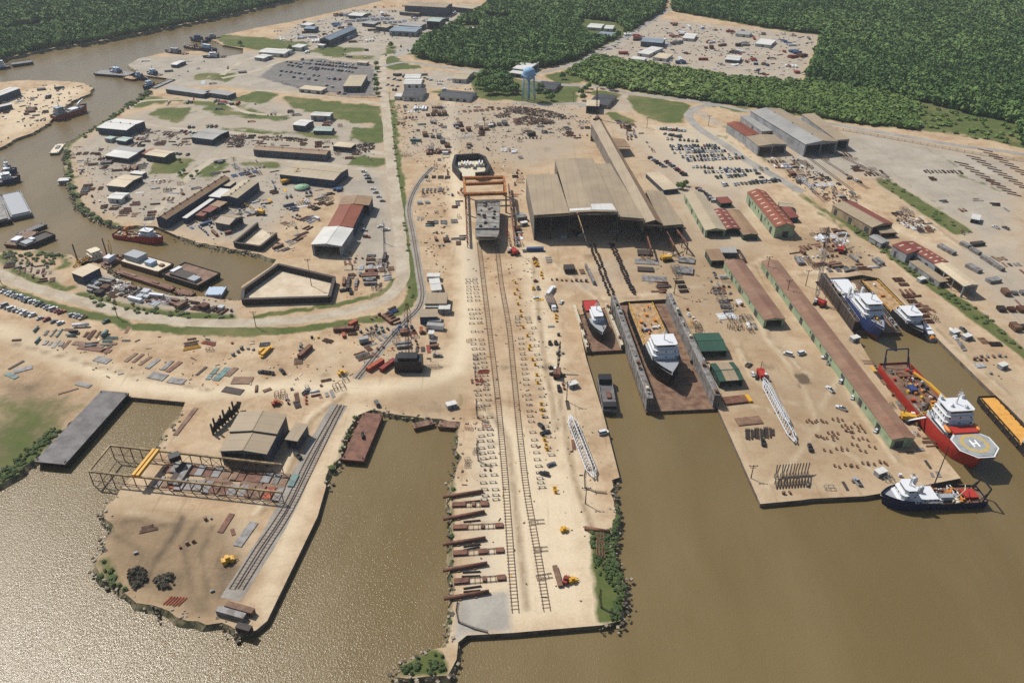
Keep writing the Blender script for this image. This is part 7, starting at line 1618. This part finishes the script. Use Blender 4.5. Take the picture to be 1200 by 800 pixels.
yard('east of the stepped red warehouse', [(1110,295),(1200,300),(1200,400),(1160,370),(1120,320)], 18, ['steel_plate','hull_unit','beam_bundle'], ROUGH, [De], 16, mind=8)
yard('on the east quay by the white camper', [(1110,385),(1160,395),(1195,440),(1195,465),(1165,450),(1120,405)], 18, STEEL+['crate','yard_loader'], ROUGH+['white'], [De], 17)
yard('on the quay near the tan decked ship', [(1050,325),(1080,350),(1105,375),(1090,380),(1055,345)], 16, STEEL, ['rusty','brown','rusty'], [De], 18)
yard('in the sandy laydown beside the levee curve', [(200,396),(330,396),(440,380),(440,395),(345,425),(230,412)], 26, STEEL+['flat_trailer','container','crate','yard_loader'], ROUGH+['orange','yellow'], [Dl,.2], 19)
yard('in the junk yard at the rail junction', [(430,372),(462,360),(470,378),(440,420),(415,425),(418,400)], 30, STEEL+['container','crate'], ROUGH+['blue','teal'], [.7], 20, mind=3.6)
yard('around the black derrick by the rail track', [(455,385),(495,378),(515,395),(512,418),(470,412)], 24, ['crate','container','steel_rack','steel_plate','yard_loader'], ROUGH+['red','blue','orange'], [.2], 21, mind=3.8)
yard('on the sand above the stepped workshop', [(295,456),(350,455),(395,440),(410,446),(380,470),(352,482),(340,474)], 22, STEEL+['crate'], ROUGH+['white','red'], [.4], 22)
yard('south of the car rows at the west edge', [(0,385),(60,385),(150,385),(160,400),(80,410),(0,400)], 24, ['steel_plate','beam_bundle','pipe_bundle','storage_tank'], ROUGH+['teal'], [Dl+.4], 23)
yard('on the canal south bank scrap yard', [(100,330),(135,328),(200,352),(275,362),(278,368),(225,362),(150,352),(105,342)], 60, STEEL+['container','crate','storage_tank','hull_unit'], ROUGH+['white','white'], [Dl], 24, mind=3.6)
yard('by the dredge wharf at the west canal bank', [(10,300),(55,312),(70,330),(40,330),(10,312)], 24, STEEL+['crate'], ROUGH, [.4], 25, mind=3.8)
yard('between boat shed and levee curve', [(400,295),(455,300),(460,325),(440,345),(405,350),(398,325),(405,310)], 42, STEEL+['container','flat_trailer','crate'], ROUGH+['white'], [Dm], 26, mind=4)
yard('west of the white and rust boat shed', [(335,300),(362,270),(395,228),(385,225),(330,262),(315,292)], 42, STEEL+['crate','container'], ROUGH+['white','blue'], [.9], 27, mind=4)
yard('south of the broad beige warehouse', [(308,212),(395,215),(400,224),(330,258),(306,252)], 30, STEEL+['container','yard_loader','crate','storage_tank'], ROUGH+['blue','yellow','white'], [.4], 28, mind=4.5)
yard('around the red sheds by the canal', [(205,262),(250,258),(300,236),(312,250),(285,262),(262,285),(225,274)], 34, STEEL+['container','crate'], ['grey','grey','rusty','white','blue'], [.6], 29, mind=4)
yard('north of the very long brown warehouse', [(190,232),(250,190),(300,186),(326,200),(312,208),(262,206),(205,238)], 30, STEEL+['container','flat_trailer'], ROUGH+['blue','red'], [.6], 30)
yard('on the bank by the cream gabled shed', [(92,215),(125,208),(200,208),(225,215),(175,258),(140,258),(105,244)], 50, STEEL+['container','crate'], ROUGH+['white','rusty'], [.2], 31)
yard('in the pipe yard west of the grey shed', [(150,152),(220,155),(224,172),(160,172),(125,168)], 50, ['pipe_bundle','beam_bundle','steel_plate','beam_bundle'], ['rusty','brown','brown','grey','dark'], [.05], 32, mind=4)
yard('in the riverside yard by the open shed', [(80,172),(122,168),(125,188),(172,190),(176,200),(90,206)], 34, STEEL+['container'], ROUGH, [.2], 33)
yard('beside the long low brown warehouse', [(268,158),(330,160),(420,172),(440,178),(400,190),(390,174),(300,170),(270,176)], 44, STEEL, ['rusty','brown','dark','rusty','grey'], [.1], 34)
yard('on gravel by the pair of white sheds', [(262,128),(340,130),(400,148),(412,160),(390,158),(330,150),(265,140)], 16, ['crate','container','flat_trailer','steel_rack'], ROUGH+['white','orange'], [.1], 35, mind=7)
yard('around the tug berths and gravel point', [(170,72),(235,72),(290,76),(290,100),(240,102),(200,90)], 26, ['crate','container','steel_plate','flat_trailer'], ['grey','white','dark','rusty'], [.3], 36, mind=7)
yard('behind the western river front sheds', [(200,113),(262,118),(300,122),(296,130),(240,128),(180,122)], 18, ['crate','container','flat_trailer'], ['grey','white','dark','red'], [.1], 37, mind=6)
yard('in the yards along the far river', [(320,34),(412,12),(470,6),(540,14),(520,34),(490,46),(420,50),(330,50)], 120, ['container','hull_unit','steel_plate','flat_trailer','crate','beam_bundle','storage_tank'], ['grey','white','dark','rusty','brown','blue','white'], [.2], 38, mind=6, sc=1.25)
yard('in the gravel yards behind the big car park', [(330,58),(450,54),(500,50),(480,60),(440,70),(360,64)], 16, ['container','crate','flat_trailer'], ['grey','white','dark','rusty'], [.1], 39, mind=7)
yard('in the far storage yard among the woods', [(712,46),(770,26),(955,44),(935,90),(850,86),(708,64)], 110, ['container','flat_trailer','pipe_bundle','steel_plate','container','beam_bundle','hull_unit'], ['grey','white','dark','rusty','red','white','blue'], [.5,.0], 40, mind=7, sc=1.2)
yard('on the peninsula in the river bend', [(0,115),(60,97),(100,101),(62,136),(0,166)], 40, STEEL+['crate','container'], ['dark','dark','grey','rusty','white'], [.4], 41, mind=5)
yard('beside the crossroads white buildings', [(455,86),(510,88),(560,96),(555,118),(500,118),(458,116)], 22, ['crate','container','flat_trailer'], ['white','grey','dark','white'], [.1], 42, mind=6)
yard('along the launchway east lane', [(618,300),(640,310),(665,440),(700,540),(690,560),(655,500),(634,400)], 26, ['crate','yard_loader','steel_rack','steel_plate','crate'], ['dark','yellow','grey','rusty','yellow'], [Dm], 43, mind=6)
yard('on the pier side of the middle slip', [(548,395),(566,400),(574,470),(582,560),(548,560),(545,500),(552,440)], 22, ['crate','beam_bundle','steel_rack'], ['dark','rusty','grey','orange','brown'], [Dm], 44, mind=5, sc=.7)
yard('on the dirt of the plate yard peninsula', [(140,600),(270,605),(280,660),(262,700),(200,690),(160,660)], 9, ['crate','beam_bundle','steel_plate'], ['brown','grey','rusty'], [.5], 45, mind=12, sc=.8)
yard('on the quay west of the dry dock', [(805,360),(832,400),(838,440),(828,440),(808,392)], 14, ['crate','yard_loader','steel_rack'], ['dark','yellow','white','rusty'], [De], 46, mind=3.6, sc=.8)
yard('on the east pier quayside', [(862,500),(890,560),(930,570),(1020,560),(1100,555),(1060,530),(1075,520),(1030,450),(1040,470),(1108,555),(1000,572),(900,580)], 16, ['crate','steel_plate','steel_rack'], ['brown','grey','white','dark'], [De], 47, mind=6, sc=.8)
yard('on the quay beside the red ship', [(1012,420),(1024,425),(1080,492),(1100,530),(1078,515),(1050,470)], 20, ['crate','steel_rack','beam_bundle','steel_plate'], ['dark','grey','rusty','yellow','brown'], [De], 48, mind=3.6, sc=.8)

# ------------------------------------------------------------------ things laid out one by one
rr = random.Random(99)
def flat(name, label, a, b, w, col, th=.25, cat='steel plate', group=None, z=0.05):
    """a plate with its long axis from pixel a to b"""
    p, q = G(*a), G(*b); c = (p+q)/2; ln = (q-p).length; mb = MB(); mb.box(-ln/2,ln/2,-w/2,w/2,.1,.1+th)
    for k in (-.35,0,.35): mb.box(ln*k-.12,ln*k+.12,-w/2-.1,w/2+.1,0,.1)
    o = mb.build(name, GM[col]); o.location = (c.x,c.y,z); o.rotation_euler.z = ang(p,q); return tag(o, label, cat, group)
uu, vv = (CB-CA), (CD-CA)
for row, (v0, v1, us) in enumerate(((.54,.99,(.33,.995)), (.0,.47,(.33,.995)))):
    u_ = us[0]; 
    while u_ < us[1]:
        c = rr.choice(['rusty','grey','brown','grey','grey','teal','rusty','orange','brown','dark','rusty','grey']); w = rr.uniform(2.6,4.6)
        d0, d1 = rr.uniform(0,.05), rr.uniform(0,.06); p = CA+uu*u_+vv*(v0+d0); q = CA+uu*u_+vv*(v1-d1)
        flat('steel_plate', '%s steel plate in the %s row under the plate yard gantry' % (c, 'northern' if row == 0 else 'southern'), px_of(p.x,p.y), px_of(q.x,q.y), w, c, rr.uniform(.15,.9), 'steel plate', 'plates under the plate yard gantry'); u_ += (w+rr.uniform(.3,1.1))/uu.length
for k, (u0, u1) in enumerate(((.55,.68),(.74,.85),(.86,.97))):
    p, q = CA+uu*u0+vv*.505, CA+uu*u1+vv*.505; flat('steel_plate', ('first','second','third')[k]+' long rust plate in the aisle between the two gantry plate rows', px_of(p.x,p.y), px_of(q.x,q.y), 2.4, 'brown', .3)
for k, u_ in enumerate((.405,.435)): p, q = CA+uu*u_+vv*.12, CA+uu*u_+vv*.9; o = flat('plate_stack', 'tall dark stack of plates below the yellow bridge beams, '+('west','east')[k]+' one', px_of(p.x,p.y), px_of(q.x,q.y), 3.0, ('dark','grey')[k], 1.8)
for i, (a, b, w, c) in enumerate((((147,424),(160,414),2.4,'brown'),((156,425),(168,415),2,'rusty'),((163,428),(177,418),2,'brown'),((172,432),(186,421),3,'grey'),((190,434),(202,423),2.6,'grey'),((196,436),(212,424),3,'rusty'),((230,440),(242,430),1.6,'dark'),((243,445),(255,431),2.4,'teal'),((252,446),(268,431),4.2,'teal'),((266,441),(277,431),3.4,'brown'),((112,420),(128,424),5,'grey'),((176,439),(194,443),6,'grey'),((198,445),(216,448),5,'grey'),((272,446),(296,446),6.5,'brown'),((92,407),(130,412),3.4,'rusty'),((86,402),(122,406),4,'brown'),((118,413),(131,405),1.8,'rusty'),((10,433),(28,423),1.6,'dark'),((16,436),(38,430),4.4,'grey'),((8,438),(20,443),3,'teal'),((90,449),(106,453),3.2,'grey'),((68,462),(92,455),1.2,'brown'),((205,510),(230,478),2.4,'brown'),((258,624),(272,602),2.6,'rusty'),((278,640),(298,612),4,'grey'),((262,456),(284,460),5,'dark'))):
    flat('steel_plate', '%s plate number of the sandy laydown' % c, a, b, w, c, .25); o = bpy.context.scene.objects[-1] if False else None
lay = [o for o in COL.objects if o.get('label','').endswith('plate number of the sandy laydown')]
for o in lay:
    c = o['label'].split()[0]; x = o.location; o['label'] = '%s steel plate laid out on the western sandy laydown and peninsula' % c; o['group'] = 'plates on the western sandy laydown'
for i, (a, b, w, c, h) in enumerate((((747,297),(764,297.5),8,'dark',1.2),((744,306),(772,308),8,'grey',.2),((747,316),(766,317),6,'dark',.9),((752,326),(781,328),8,'grey',.2),((769,337),(786,335.5),3,'dark',.6),((795,305),(814,307),8,'grey',1.0),((793,317),(812,319),10,'grey',1.4),((763,342),(780,341),2,'rusty',.3),((686,313),(696,334),1.2,'grey',3.0))):
    flat('plate_stack', ('dark topmost plate stack before the hall craneway','pale grey wide plate sheet below the topmost dark stack','dark plate stack between two pale sheets before the craneway','pale grey lowest wide sheet before the craneway','dark narrow plate stack near the dry dock head','blue grey upper plate stack east of the craneway','blue grey lower plate stack east of the craneway','rusty thin bar pair above the dry dock head','tall grey panel leaning alone before the hall')[i], a, b, w, c, h)
good('container','blue',(627,294),.05,'blue container left of the black keel block files before the hall',None,1.0,0); good('hull_unit','dark',(667,318),.1,'dark square hull unit alone on the sand before the hall',None,1.2,1)
good('flat_trailer','white',(645,343),1.2,'white truck trailer at the head of the small dock',None,1.1,1); 
t = thing('loaded_truck', 'long truck loaded with grey brown pipes by the small dock', 'truck', G(646,356), ang(G(641,345),G(650,367))); mb = MB(); mb.box(-9,6,-2.6,2.6,1.0,1.4); mb.build('bed', PT['darksteel'], t)
for i in range(8): mb = MB(); mb.tube((-8.5,-2.2+.63*i,1.75+.2*(i%2)),(5.5,-2.2+.63*i,1.75+.2*(i%2)),.32,n=8); mb.build('pipe', PT[('steel','deckrust')[i%2]], t)
mb = MB(); mb.box(6.4,9,-1.3,1.3,.7,3.0); mb.box(9.0,10.2,-1.2,1.2,.7,1.9); mb.build('cab', PT['white'], t)
for x in (-7,-5.6,5,8.6):
    for y in (-1.7,1.7): mb = MB(); mb.tube((x,y-.25,.55),(x,y+.25,.55),.55,n=10); mb.build('wheel', M_TYRE, t)
# racks of dark bent pipes and beams on the east pier
for i in range(12):
    x = 910+3.5*i; p = G(x,573-.25*i); t_ = MB(); r_ = random.Random(i)
    pts = [Vector((0,0,.4)), Vector((.3,4,2.2)), Vector((1.2+r_.uniform(-.5,.5),8,2.8)), Vector((2.6,11,5.2))]
    for a, b in zip(pts, pts[1:]): t_.tube(a, b, .28, n=6)
    t_.bar((0,3.4,0),(0,3.4,2.0),.25); t_.bar((1,7.8,0),(1,7.8,2.6),.25); o = t_.build('bent_pipe', PT['darksteel']); o.location = p; tag(o, 'bent dark pipe standing in the bent pipe row on the east pier', 'bent pipe', 'bent pipes in a row on the east pier')
for i in range(9):
    o = good('beam_bundle','dark',(876+3.6*i, 509-.3*i), 1.35, 'dark slanting beam in the lower rack north of the bent pipes', 'dark beam rack on the east pier', .8, i%3)
flat('plate_stack','brown wide plate above the dark beam rack on the east pier',(863,495),(892,492),6,'brown',.4)
flat('steel_raft','rust red raft with a yellow end south of the green edged shed',(848,471),(874,468),6,'rusty',1.0,'raft'); flat('steel_raft','yellow end piece of the rust red raft by the green sheds',(875,468),(879,467.5),6,'yellow',1.01,'raft')
for i, (a, b) in enumerate((((836,342),(842,361)),((844,345),(856,348)),((846,352),(860,356)),((855,362),(866,362)))): good('steel_rack','grey',a,1.0+i,'grey open rack by the brown roofed shed, '+('first','second','third','fourth')[i]+' from the north',None,1.0,i%3)
# yellow stands strewn along the launchway
for i, (x, y) in enumerate(((604,332),(606,340),(609,349),(607,357),(611,371),(613,384),(621,406),(620,410),(624,422),(627,428),(629,440),(634,474),(635,481),(636,488),(638,516),(640,522),(641,527),(650,573),(651,577),(630,449),(618,394),(610,365),(603,345),(660,620))):
    mb = MB(); mb.tube((0,0,0),(0,0,1.2),.55,.35,8); mb.box(-.8,.8,-.25,.25,1.2,1.5); mb.box(-.7,.7,-.7,.7,0,.12)
    o = mb.build('jack_stand', PT['yellow']); o.location = G(x,y); o.scale = (1.25,1.25,1.2); tag(o, 'yellow jack stand among those strewn east of the launch rails', 'jack stand', 'yellow stands along the launchway')
flat('steel_beam','long brown box beam lying near the pier end',(650,664),(657,688),2.0,'brown',1.1,'beam'); good('yard_loader','red',(663,681),1.2,'dark red machine near the pier end beside the yellow one',None,1.0,0); good('yard_loader','yellow',(671,681),.3,'yellow machine near the pier end beside the dark red one',None,.9,0); good('yard_loader','yellow',(661,622),.3,'yellow loader alone on the pale pier sand',None,.8,1)
p, q = G(685,618,.8), G(714,623,.8); t = thing('steel_pipe','fat rust pipe at the north edge of the green promontory','steel pipe',((p+q)/2).xy.to_3d()); mb = MB(); mb.tube(p,q,.9,n=10); part_w(t, mb, 'pipe', PT['rust']); mb = MB(); [mb.obox((p.lerp(q,k).x,p.lerp(q,k).y,.25),(1.2,2.6,.5),.2) for k in (.15,.5,.85)]; part_w(t, mb, 'cradle', KB)
good('beam_bundle','rusty',(704,639),1.45,'rusty beam bundle in the weeds of the green promontory',None,1.3,0)
for i, (px, c, lab, rz) in enumerate((((282,716),'brown','brown skip box at the tip of the plate yard peninsula, upper',-.3),((272,722),'grey','grey skip box at the tip of the plate yard peninsula, lower',-.3),((287,739),'dark','dark box on the rocks at the tip of the plate yard peninsula',-.3),((358,414),'rusty','rusty skip on the sandy laydown above three black trucks',1.2),((440,430),'orange','orange red container end on beside the rail track',.9),((414,381),'orange','orange tipped container north of the sandy laydown',.9),((403,388),'rusty','low rusty container beside the orange tipped one',.1),((455,430),'red','red container west of the black derrick',1.0))): good('container',c,px,rz,lab,None,1.0,i%3)
for i in range(6): good('beam_bundle','orange',(196+3.5*i,703+.3*i),1.1,'red orange bar of the small parallel set on the plate yard peninsula','red bars on the plate yard peninsula',.45,1)
good('yard_loader','yellow',(268,658),.5,'yellow digger on the dark dirt of the plate yard peninsula',None,1.2,0); good('yard_loader','yellow',(401,439),.5,'yellow loader on the sand west of the black derrick',None,1.1,1); good('yard_loader','orange',(324,474),.5,'orange loader behind the stepped workshop',None,1.1,1); good('storage_tank','white',(95,383),.1,'white cylindrical tank lying south of the sandy car rows',None,1.1,0)
for px, lab in (((671,453),'small white topped hut on the launchway east quay'), ((1132,397),'white camper box on the east quay'), ((1118,392),'dark topped camper box on the east quay'), ((1174,431),'small white box at the end of the east quay scrap'), ((1001,399),'white cube hut beside the end of the east dock'), ((1079,330),'small white tent hut by the grass ditch'), ((1031,556),'white cube tank at the quay near the survey ship'), ((529,477),'small dark and white hut at the head of the middle slip'), ((614,264),'white topped hut left of the big hall'), ((575,149),'white cabin by the northern light mast')):
    t = thing('site_hut', lab, 'hut', G(*px), .4); mb = MB(); mb.box(-2.6,2.6,-1.6,1.6,.2,2.6); mb.build('wall', WM['grey'], t); mb = MB(); mb.box(-2.8,2.8,-1.8,1.8,2.6,2.85); mb.build('roof', RM['white'], t); mb = MB(); mb.box(-.5,.5,-1.66,-1.6,.2,2.1); mb.build('door', M_DOOR, t); mb = MB(); mb.box(1.2,2.0,-1.65,-1.6,1.1,1.8); mb.build('window', M_WIN, t)
for i, (a, b, c) in enumerate((((502,379.5),(517,380),'grey'),((501,384.5),(520,386),'white'),((421,402),(432,400),'grey'))):
    p, q = G(*a), G(*b); t = thing('office_trailer', ('grey arched office trailer north of the white one at the rail junction','long white office trailer south of the grey one at the rail junction','grey roofed trailer beside the junk yard of the rail junction')[i], 'trailer', (p+q)/2, ang(p,q)); ln = (q-p).length/2
    mb = MB(); mb.box(-ln,ln,-1.7,1.7,.6,3.2); mb.build('body', PT[c], t); mb = MB(); [mb.tube((x,y-.2,.4),(x,y+.2,.4),.4,n=8) for x in (-ln*.3,ln*.1) for y in (-1.4,1.4)]; mb.build('wheel', M_TYRE, t); mb = MB(); mb.box(-ln-.1,ln+.1,-1.8,1.8,3.2,3.4); mb.build('roof', RM['grey'], t)
# grey box modules lying on the east field
for i, (a, b, w) in enumerate((((1100,289),(1118,299),4),((1126,286),(1136,291),4),((1137,293),(1148,299),3.4),((1138,288),(1152,286.5),4),((1133,312),(1148,320),4.5),((1157,331),(1170,329),5),((1150,302),(1175,318),3))): flat('pontoon_module', ('first','second','third','fourth','fifth','sixth','seventh')[i]+' grey box module lying along the lane east of the stepped red warehouse', a, b, w, 'dark' if i == 3 else 'grey', 2.2, 'module')
for i in range(33): x, y = 1118+6.2*(i%11)+14*(i//11), 190+3.7*(i%11)-7.5*(i//11); flat('pipe_rack_bar', 'dark long bar in the pipe rack rows of the far east field', (x,y), (x+17,y+3.5), .9, ('dark','rusty','brown')[i%3], .6, 'bar', 'bars of the far east pipe racks')
t = thing('round_tank', 'round pale green topped tank among cranes by the broad beige warehouse', 'tank', G(354,221)); mb = MB(); mb.tube((0,0,0),(0,0,1.6),6.5,n=24); mb.build('wall', PT['steel'], t); mb = MB(); mb.tube((0,0,1.6),(0,0,1.75),6.3,n=24); mb.tube((0,0,1.75),(0,0,1.85),2.2,n=16); mb.build('cover', worn('green_cover', L(120,168,130), L(170,190,160), .45,.6, scale=.3), t)
# ------------------------------------------------------------------ loose scrap nobody could count
def scrap(label, polys, dens, s0, s1, hmax, mats, seed, name='scrap', over=False):
    rng = np.random.default_rng(seed); mb = MB()
    for poly in polys:
        P = W2(poly); xs = [p[0] for p in P]; ys = [p[1] for p in P]; area = (max(xs)-min(xs))*(max(ys)-min(ys)); n = int(area*dens)
        x, y = rng.uniform(min(xs),max(xs),n), rng.uniform(min(ys),max(ys),n); ok = pip(x,y,P) & (pip(x,y,OUT_MAIN) | pip(x,y,OUT_WEST)); edge = seg_dist(x,y,P)
        for i in np.where(ok)[0]:
            if not over and blocked(x[i], y[i]): continue
            l, w, h = rng.uniform(s0,s1)*rng.choice((1,1,2.2)), rng.uniform(s0,s1)*.6, rng.uniform(.15,.6)*s1*.5
            z = hmax*min(1, edge[i]/4)*rng.uniform(0,1); mb.obox((x[i],y[i],z+h/2), (l,w,h), rng.uniform(0,3.14), int(rng.integers(0,len(mats))))
    o = mb.build(name, mats); return tag(o, label, 'scrap', kind='stuff')
S4 = [PT['rust'],PT['darksteel'],PT['deckrust'],PT['steel'],PT['black']]
scrap('two long rows of dark brown scrap heaps in the northern laydown', [[(588,128),(600,125),(640,130),(664,136),(660,140),(620,136),(590,131)],[(602,141),(615,137),(650,142),(650,146),(620,147),(604,146)],[(579,135),(597,133),(598,138),(582,139)]], .28, .8, 2.4, 2.6, [PT['darksteel'],PT['rust'],worn('dark_scrap',(.05,.04,.03),(.09,.06,.04))], 1)
scrap('tangled scrap on the canal south bank', [[(118,328),(135,326),(200,350),(232,362),(272,364),(275,370),(200,358),(130,344)]], .10, .5, 2.0, 1.4, S4+[PT['white']], 2)
scrap('tangled rust and steel scrap between the scrub edge halls', [[(900,182),(936,186),(1008,234),(990,246),(930,214)]], .05, .6, 2.2, .8, [PT['steel'],PT['darksteel'],PT['rust']], 3)
scrap('dark scrap stack by the flat cream canopy', [[(413,170),(437,168),(440,174),(420,182),(412,178)],[(258,158),(290,160),(285,172),(262,170)],[(305,160),(360,163),(358,167),(306,164)]], .25, .6, 2.4, 2.2, [PT['darksteel'],PT['rust'],PT['black']], 4)
scrap('rust scrap heaped by the tan and red roofed warehouse', [[(1047,250),(1060,247),(1098,270),(1082,273),(1054,262)],[(1120,267),(1140,272),(1130,276)]], .14, .5, 2.0, .8, S4+[PT['white']], 5)
scrap('small scrap and dunnage strewn in the strip by the haul road', [[(462,122),(526,122),(528,200),(524,320),(500,318),(486,250),(500,200),(470,180)]], .03, .4, 1.6, .2, S4+[PT['cream']], 6)
scrap('small scrap and dunnage strewn behind the orange gantry', [[(530,118),(692,124),(692,186),(640,200),(600,206),(530,178)],[(600,200),(624,205),(626,330),(604,300)]], .024, .4, 1.6, .2, S4+[PT['cream'],PT['white']], 7)
scrap('small scrap strewn over the west bend yards', [[(90,180),(176,200),(230,212),(190,255),(140,258),(96,236)],[(205,262),(330,200),(400,212),(340,300),(262,285)],[(400,290),(460,300),(456,335),(405,350)]], .016, .4, 1.5, .15, [PT['steel'],PT['grey'],PT['cream'],PT['rust'],PT['deckrust']], 8)
scrap('small scrap strewn over the river side shed yards', [[(130,150),(230,155),(262,165),(440,180),(440,192),(300,172),(120,168)],[(80,172),(125,170),(178,200),(84,208)]], .022, .4, 1.7, .25, [PT['steel'],PT['grey'],PT['rust'],PT['deckrust'],PT['darksteel']], 9)
scrap('small scrap strewn over the east yards', [[(826,300),(850,300),(892,384),(850,390),(800,350),(740,344),(745,300)],[(930,270),(1000,270),(1040,320),(960,322),(920,310)],[(1045,318),(1110,380),(1190,470),(1195,440),(1110,380),(1060,325)]], .016, .35, 1.4, .12, [PT['steel'],PT['rust'],PT['deckrust'],PT['cream'],PT['darksteel']], 10)
scrap('bits of timber and steel strewn over the launchway', [[(548,300),(626,300),(660,440),(720,555),(700,600),(690,720),(550,690),(540,500),(560,440)]], .012, .3, 1.2, .1, S4+[KB,PT['yellow']], 11)
scrap('bits of steel strewn over the sandy western laydown', [[(60,385),(330,392),(450,370),(515,385),(510,425),(400,450),(300,460),(130,445),(60,410)]], .016, .4, 1.5, .15, S4+[PT['cream'],PT['orange']], 12)
scrap('loose goods strewn over the far storage yard and river yards', [[(705,50),(770,24),(958,43),(936,92),(850,88),(702,66)],[(320,40),(410,12),(540,12),(500,48),(330,52)],[(0,112),(60,97),(104,103),(60,140),(0,168)]], .008, .8, 3.0, .3, S4+[PT['white'],PT['white'],PT['cream']], 13)
def rocks(label, lines, seed):
    rng = np.random.default_rng(seed); mb = MB(); ms = [worn('rip_rap', L(176,164,142), L(110,98,82), scale=.8), worn('dark_rock', L(100,90,76), L(70,62,52), scale=.8)]
    for line in lines:
        C = smooth_line(line, 1.5)
        for c in C:
            for k in range(2):
                s = rng.uniform(.4,1.5); mb.obox((c.x+rng.normal(0,1.4), c.y+rng.normal(0,1.4), rng.uniform(-1.6,.2)), (s,s*rng.uniform(.6,1),s*.6), rng.uniform(0,3), int(rng.integers(0,2)))
    o = mb.build('bank_rocks', ms); return tag(o, label, 'rocks', kind='stuff')
rocks('rocks and broken concrete along the bank of the middle slip', [[(382,570),(385,550),(400,535),(405,510),(420,486),(435,480),(505,490),(540,494),(537,515),(535,550),(530,575),(530,700),(525,740),(522,758)]], 1)
rocks('rocks along the foot of the green promontory', [[(705,733),(728,728),(733,700),(731,680),(722,655),(712,637),(720,622),(722,600),(718,565)]], 2)
rocks('rocks round the tip of the plate yard peninsula', [[(147,565),(140,575),(122,598),(122,607),(135,620),(127,627),(112,662),(120,680),(147,695),(190,712),(260,729),(284,743)],[(185,526),(200,505),(214,480)]], 3)
rocks('rocks along the islet and pier corner', [[(537,752),(535,772),(526,791),(466,794),(470,777),(507,760)]], 4)
rocks('rubble along the river bend and canal banks', [[(150,122),(117,146),(92,161),(76,172),(80,215),(92,242),(112,257),(140,266)],[(207,277),(240,286),(300,298)],[(282,352),(225,349),(160,336),(118,311),(75,299),(0,297)]], 5)
# ------------------------------------------------------------------ thin summer haze
m = bpy.data.materials.new('haze_air'); m.use_nodes = True; nt_ = m.node_tree; nt_.nodes.remove(nt_.nodes['Principled BSDF'])
pv = nt_.nodes.new('ShaderNodeVolumePrincipled'); pv.inputs['Color'].default_value = (.86,.92,.95,1); pv.inputs['Density'].default_value = 0.00006; pv.inputs['Anisotropy'].default_value = 0.2
nt_.links.new(pv.outputs[0], nt_.nodes['Material Output'].inputs['Volume'])
hb = MB(); hb.box(-3300, 3300, -400, 3900, -7.2, 285); tag(hb.build('haze', m), 'thin pale summer haze', 'haze', kind='stuff')
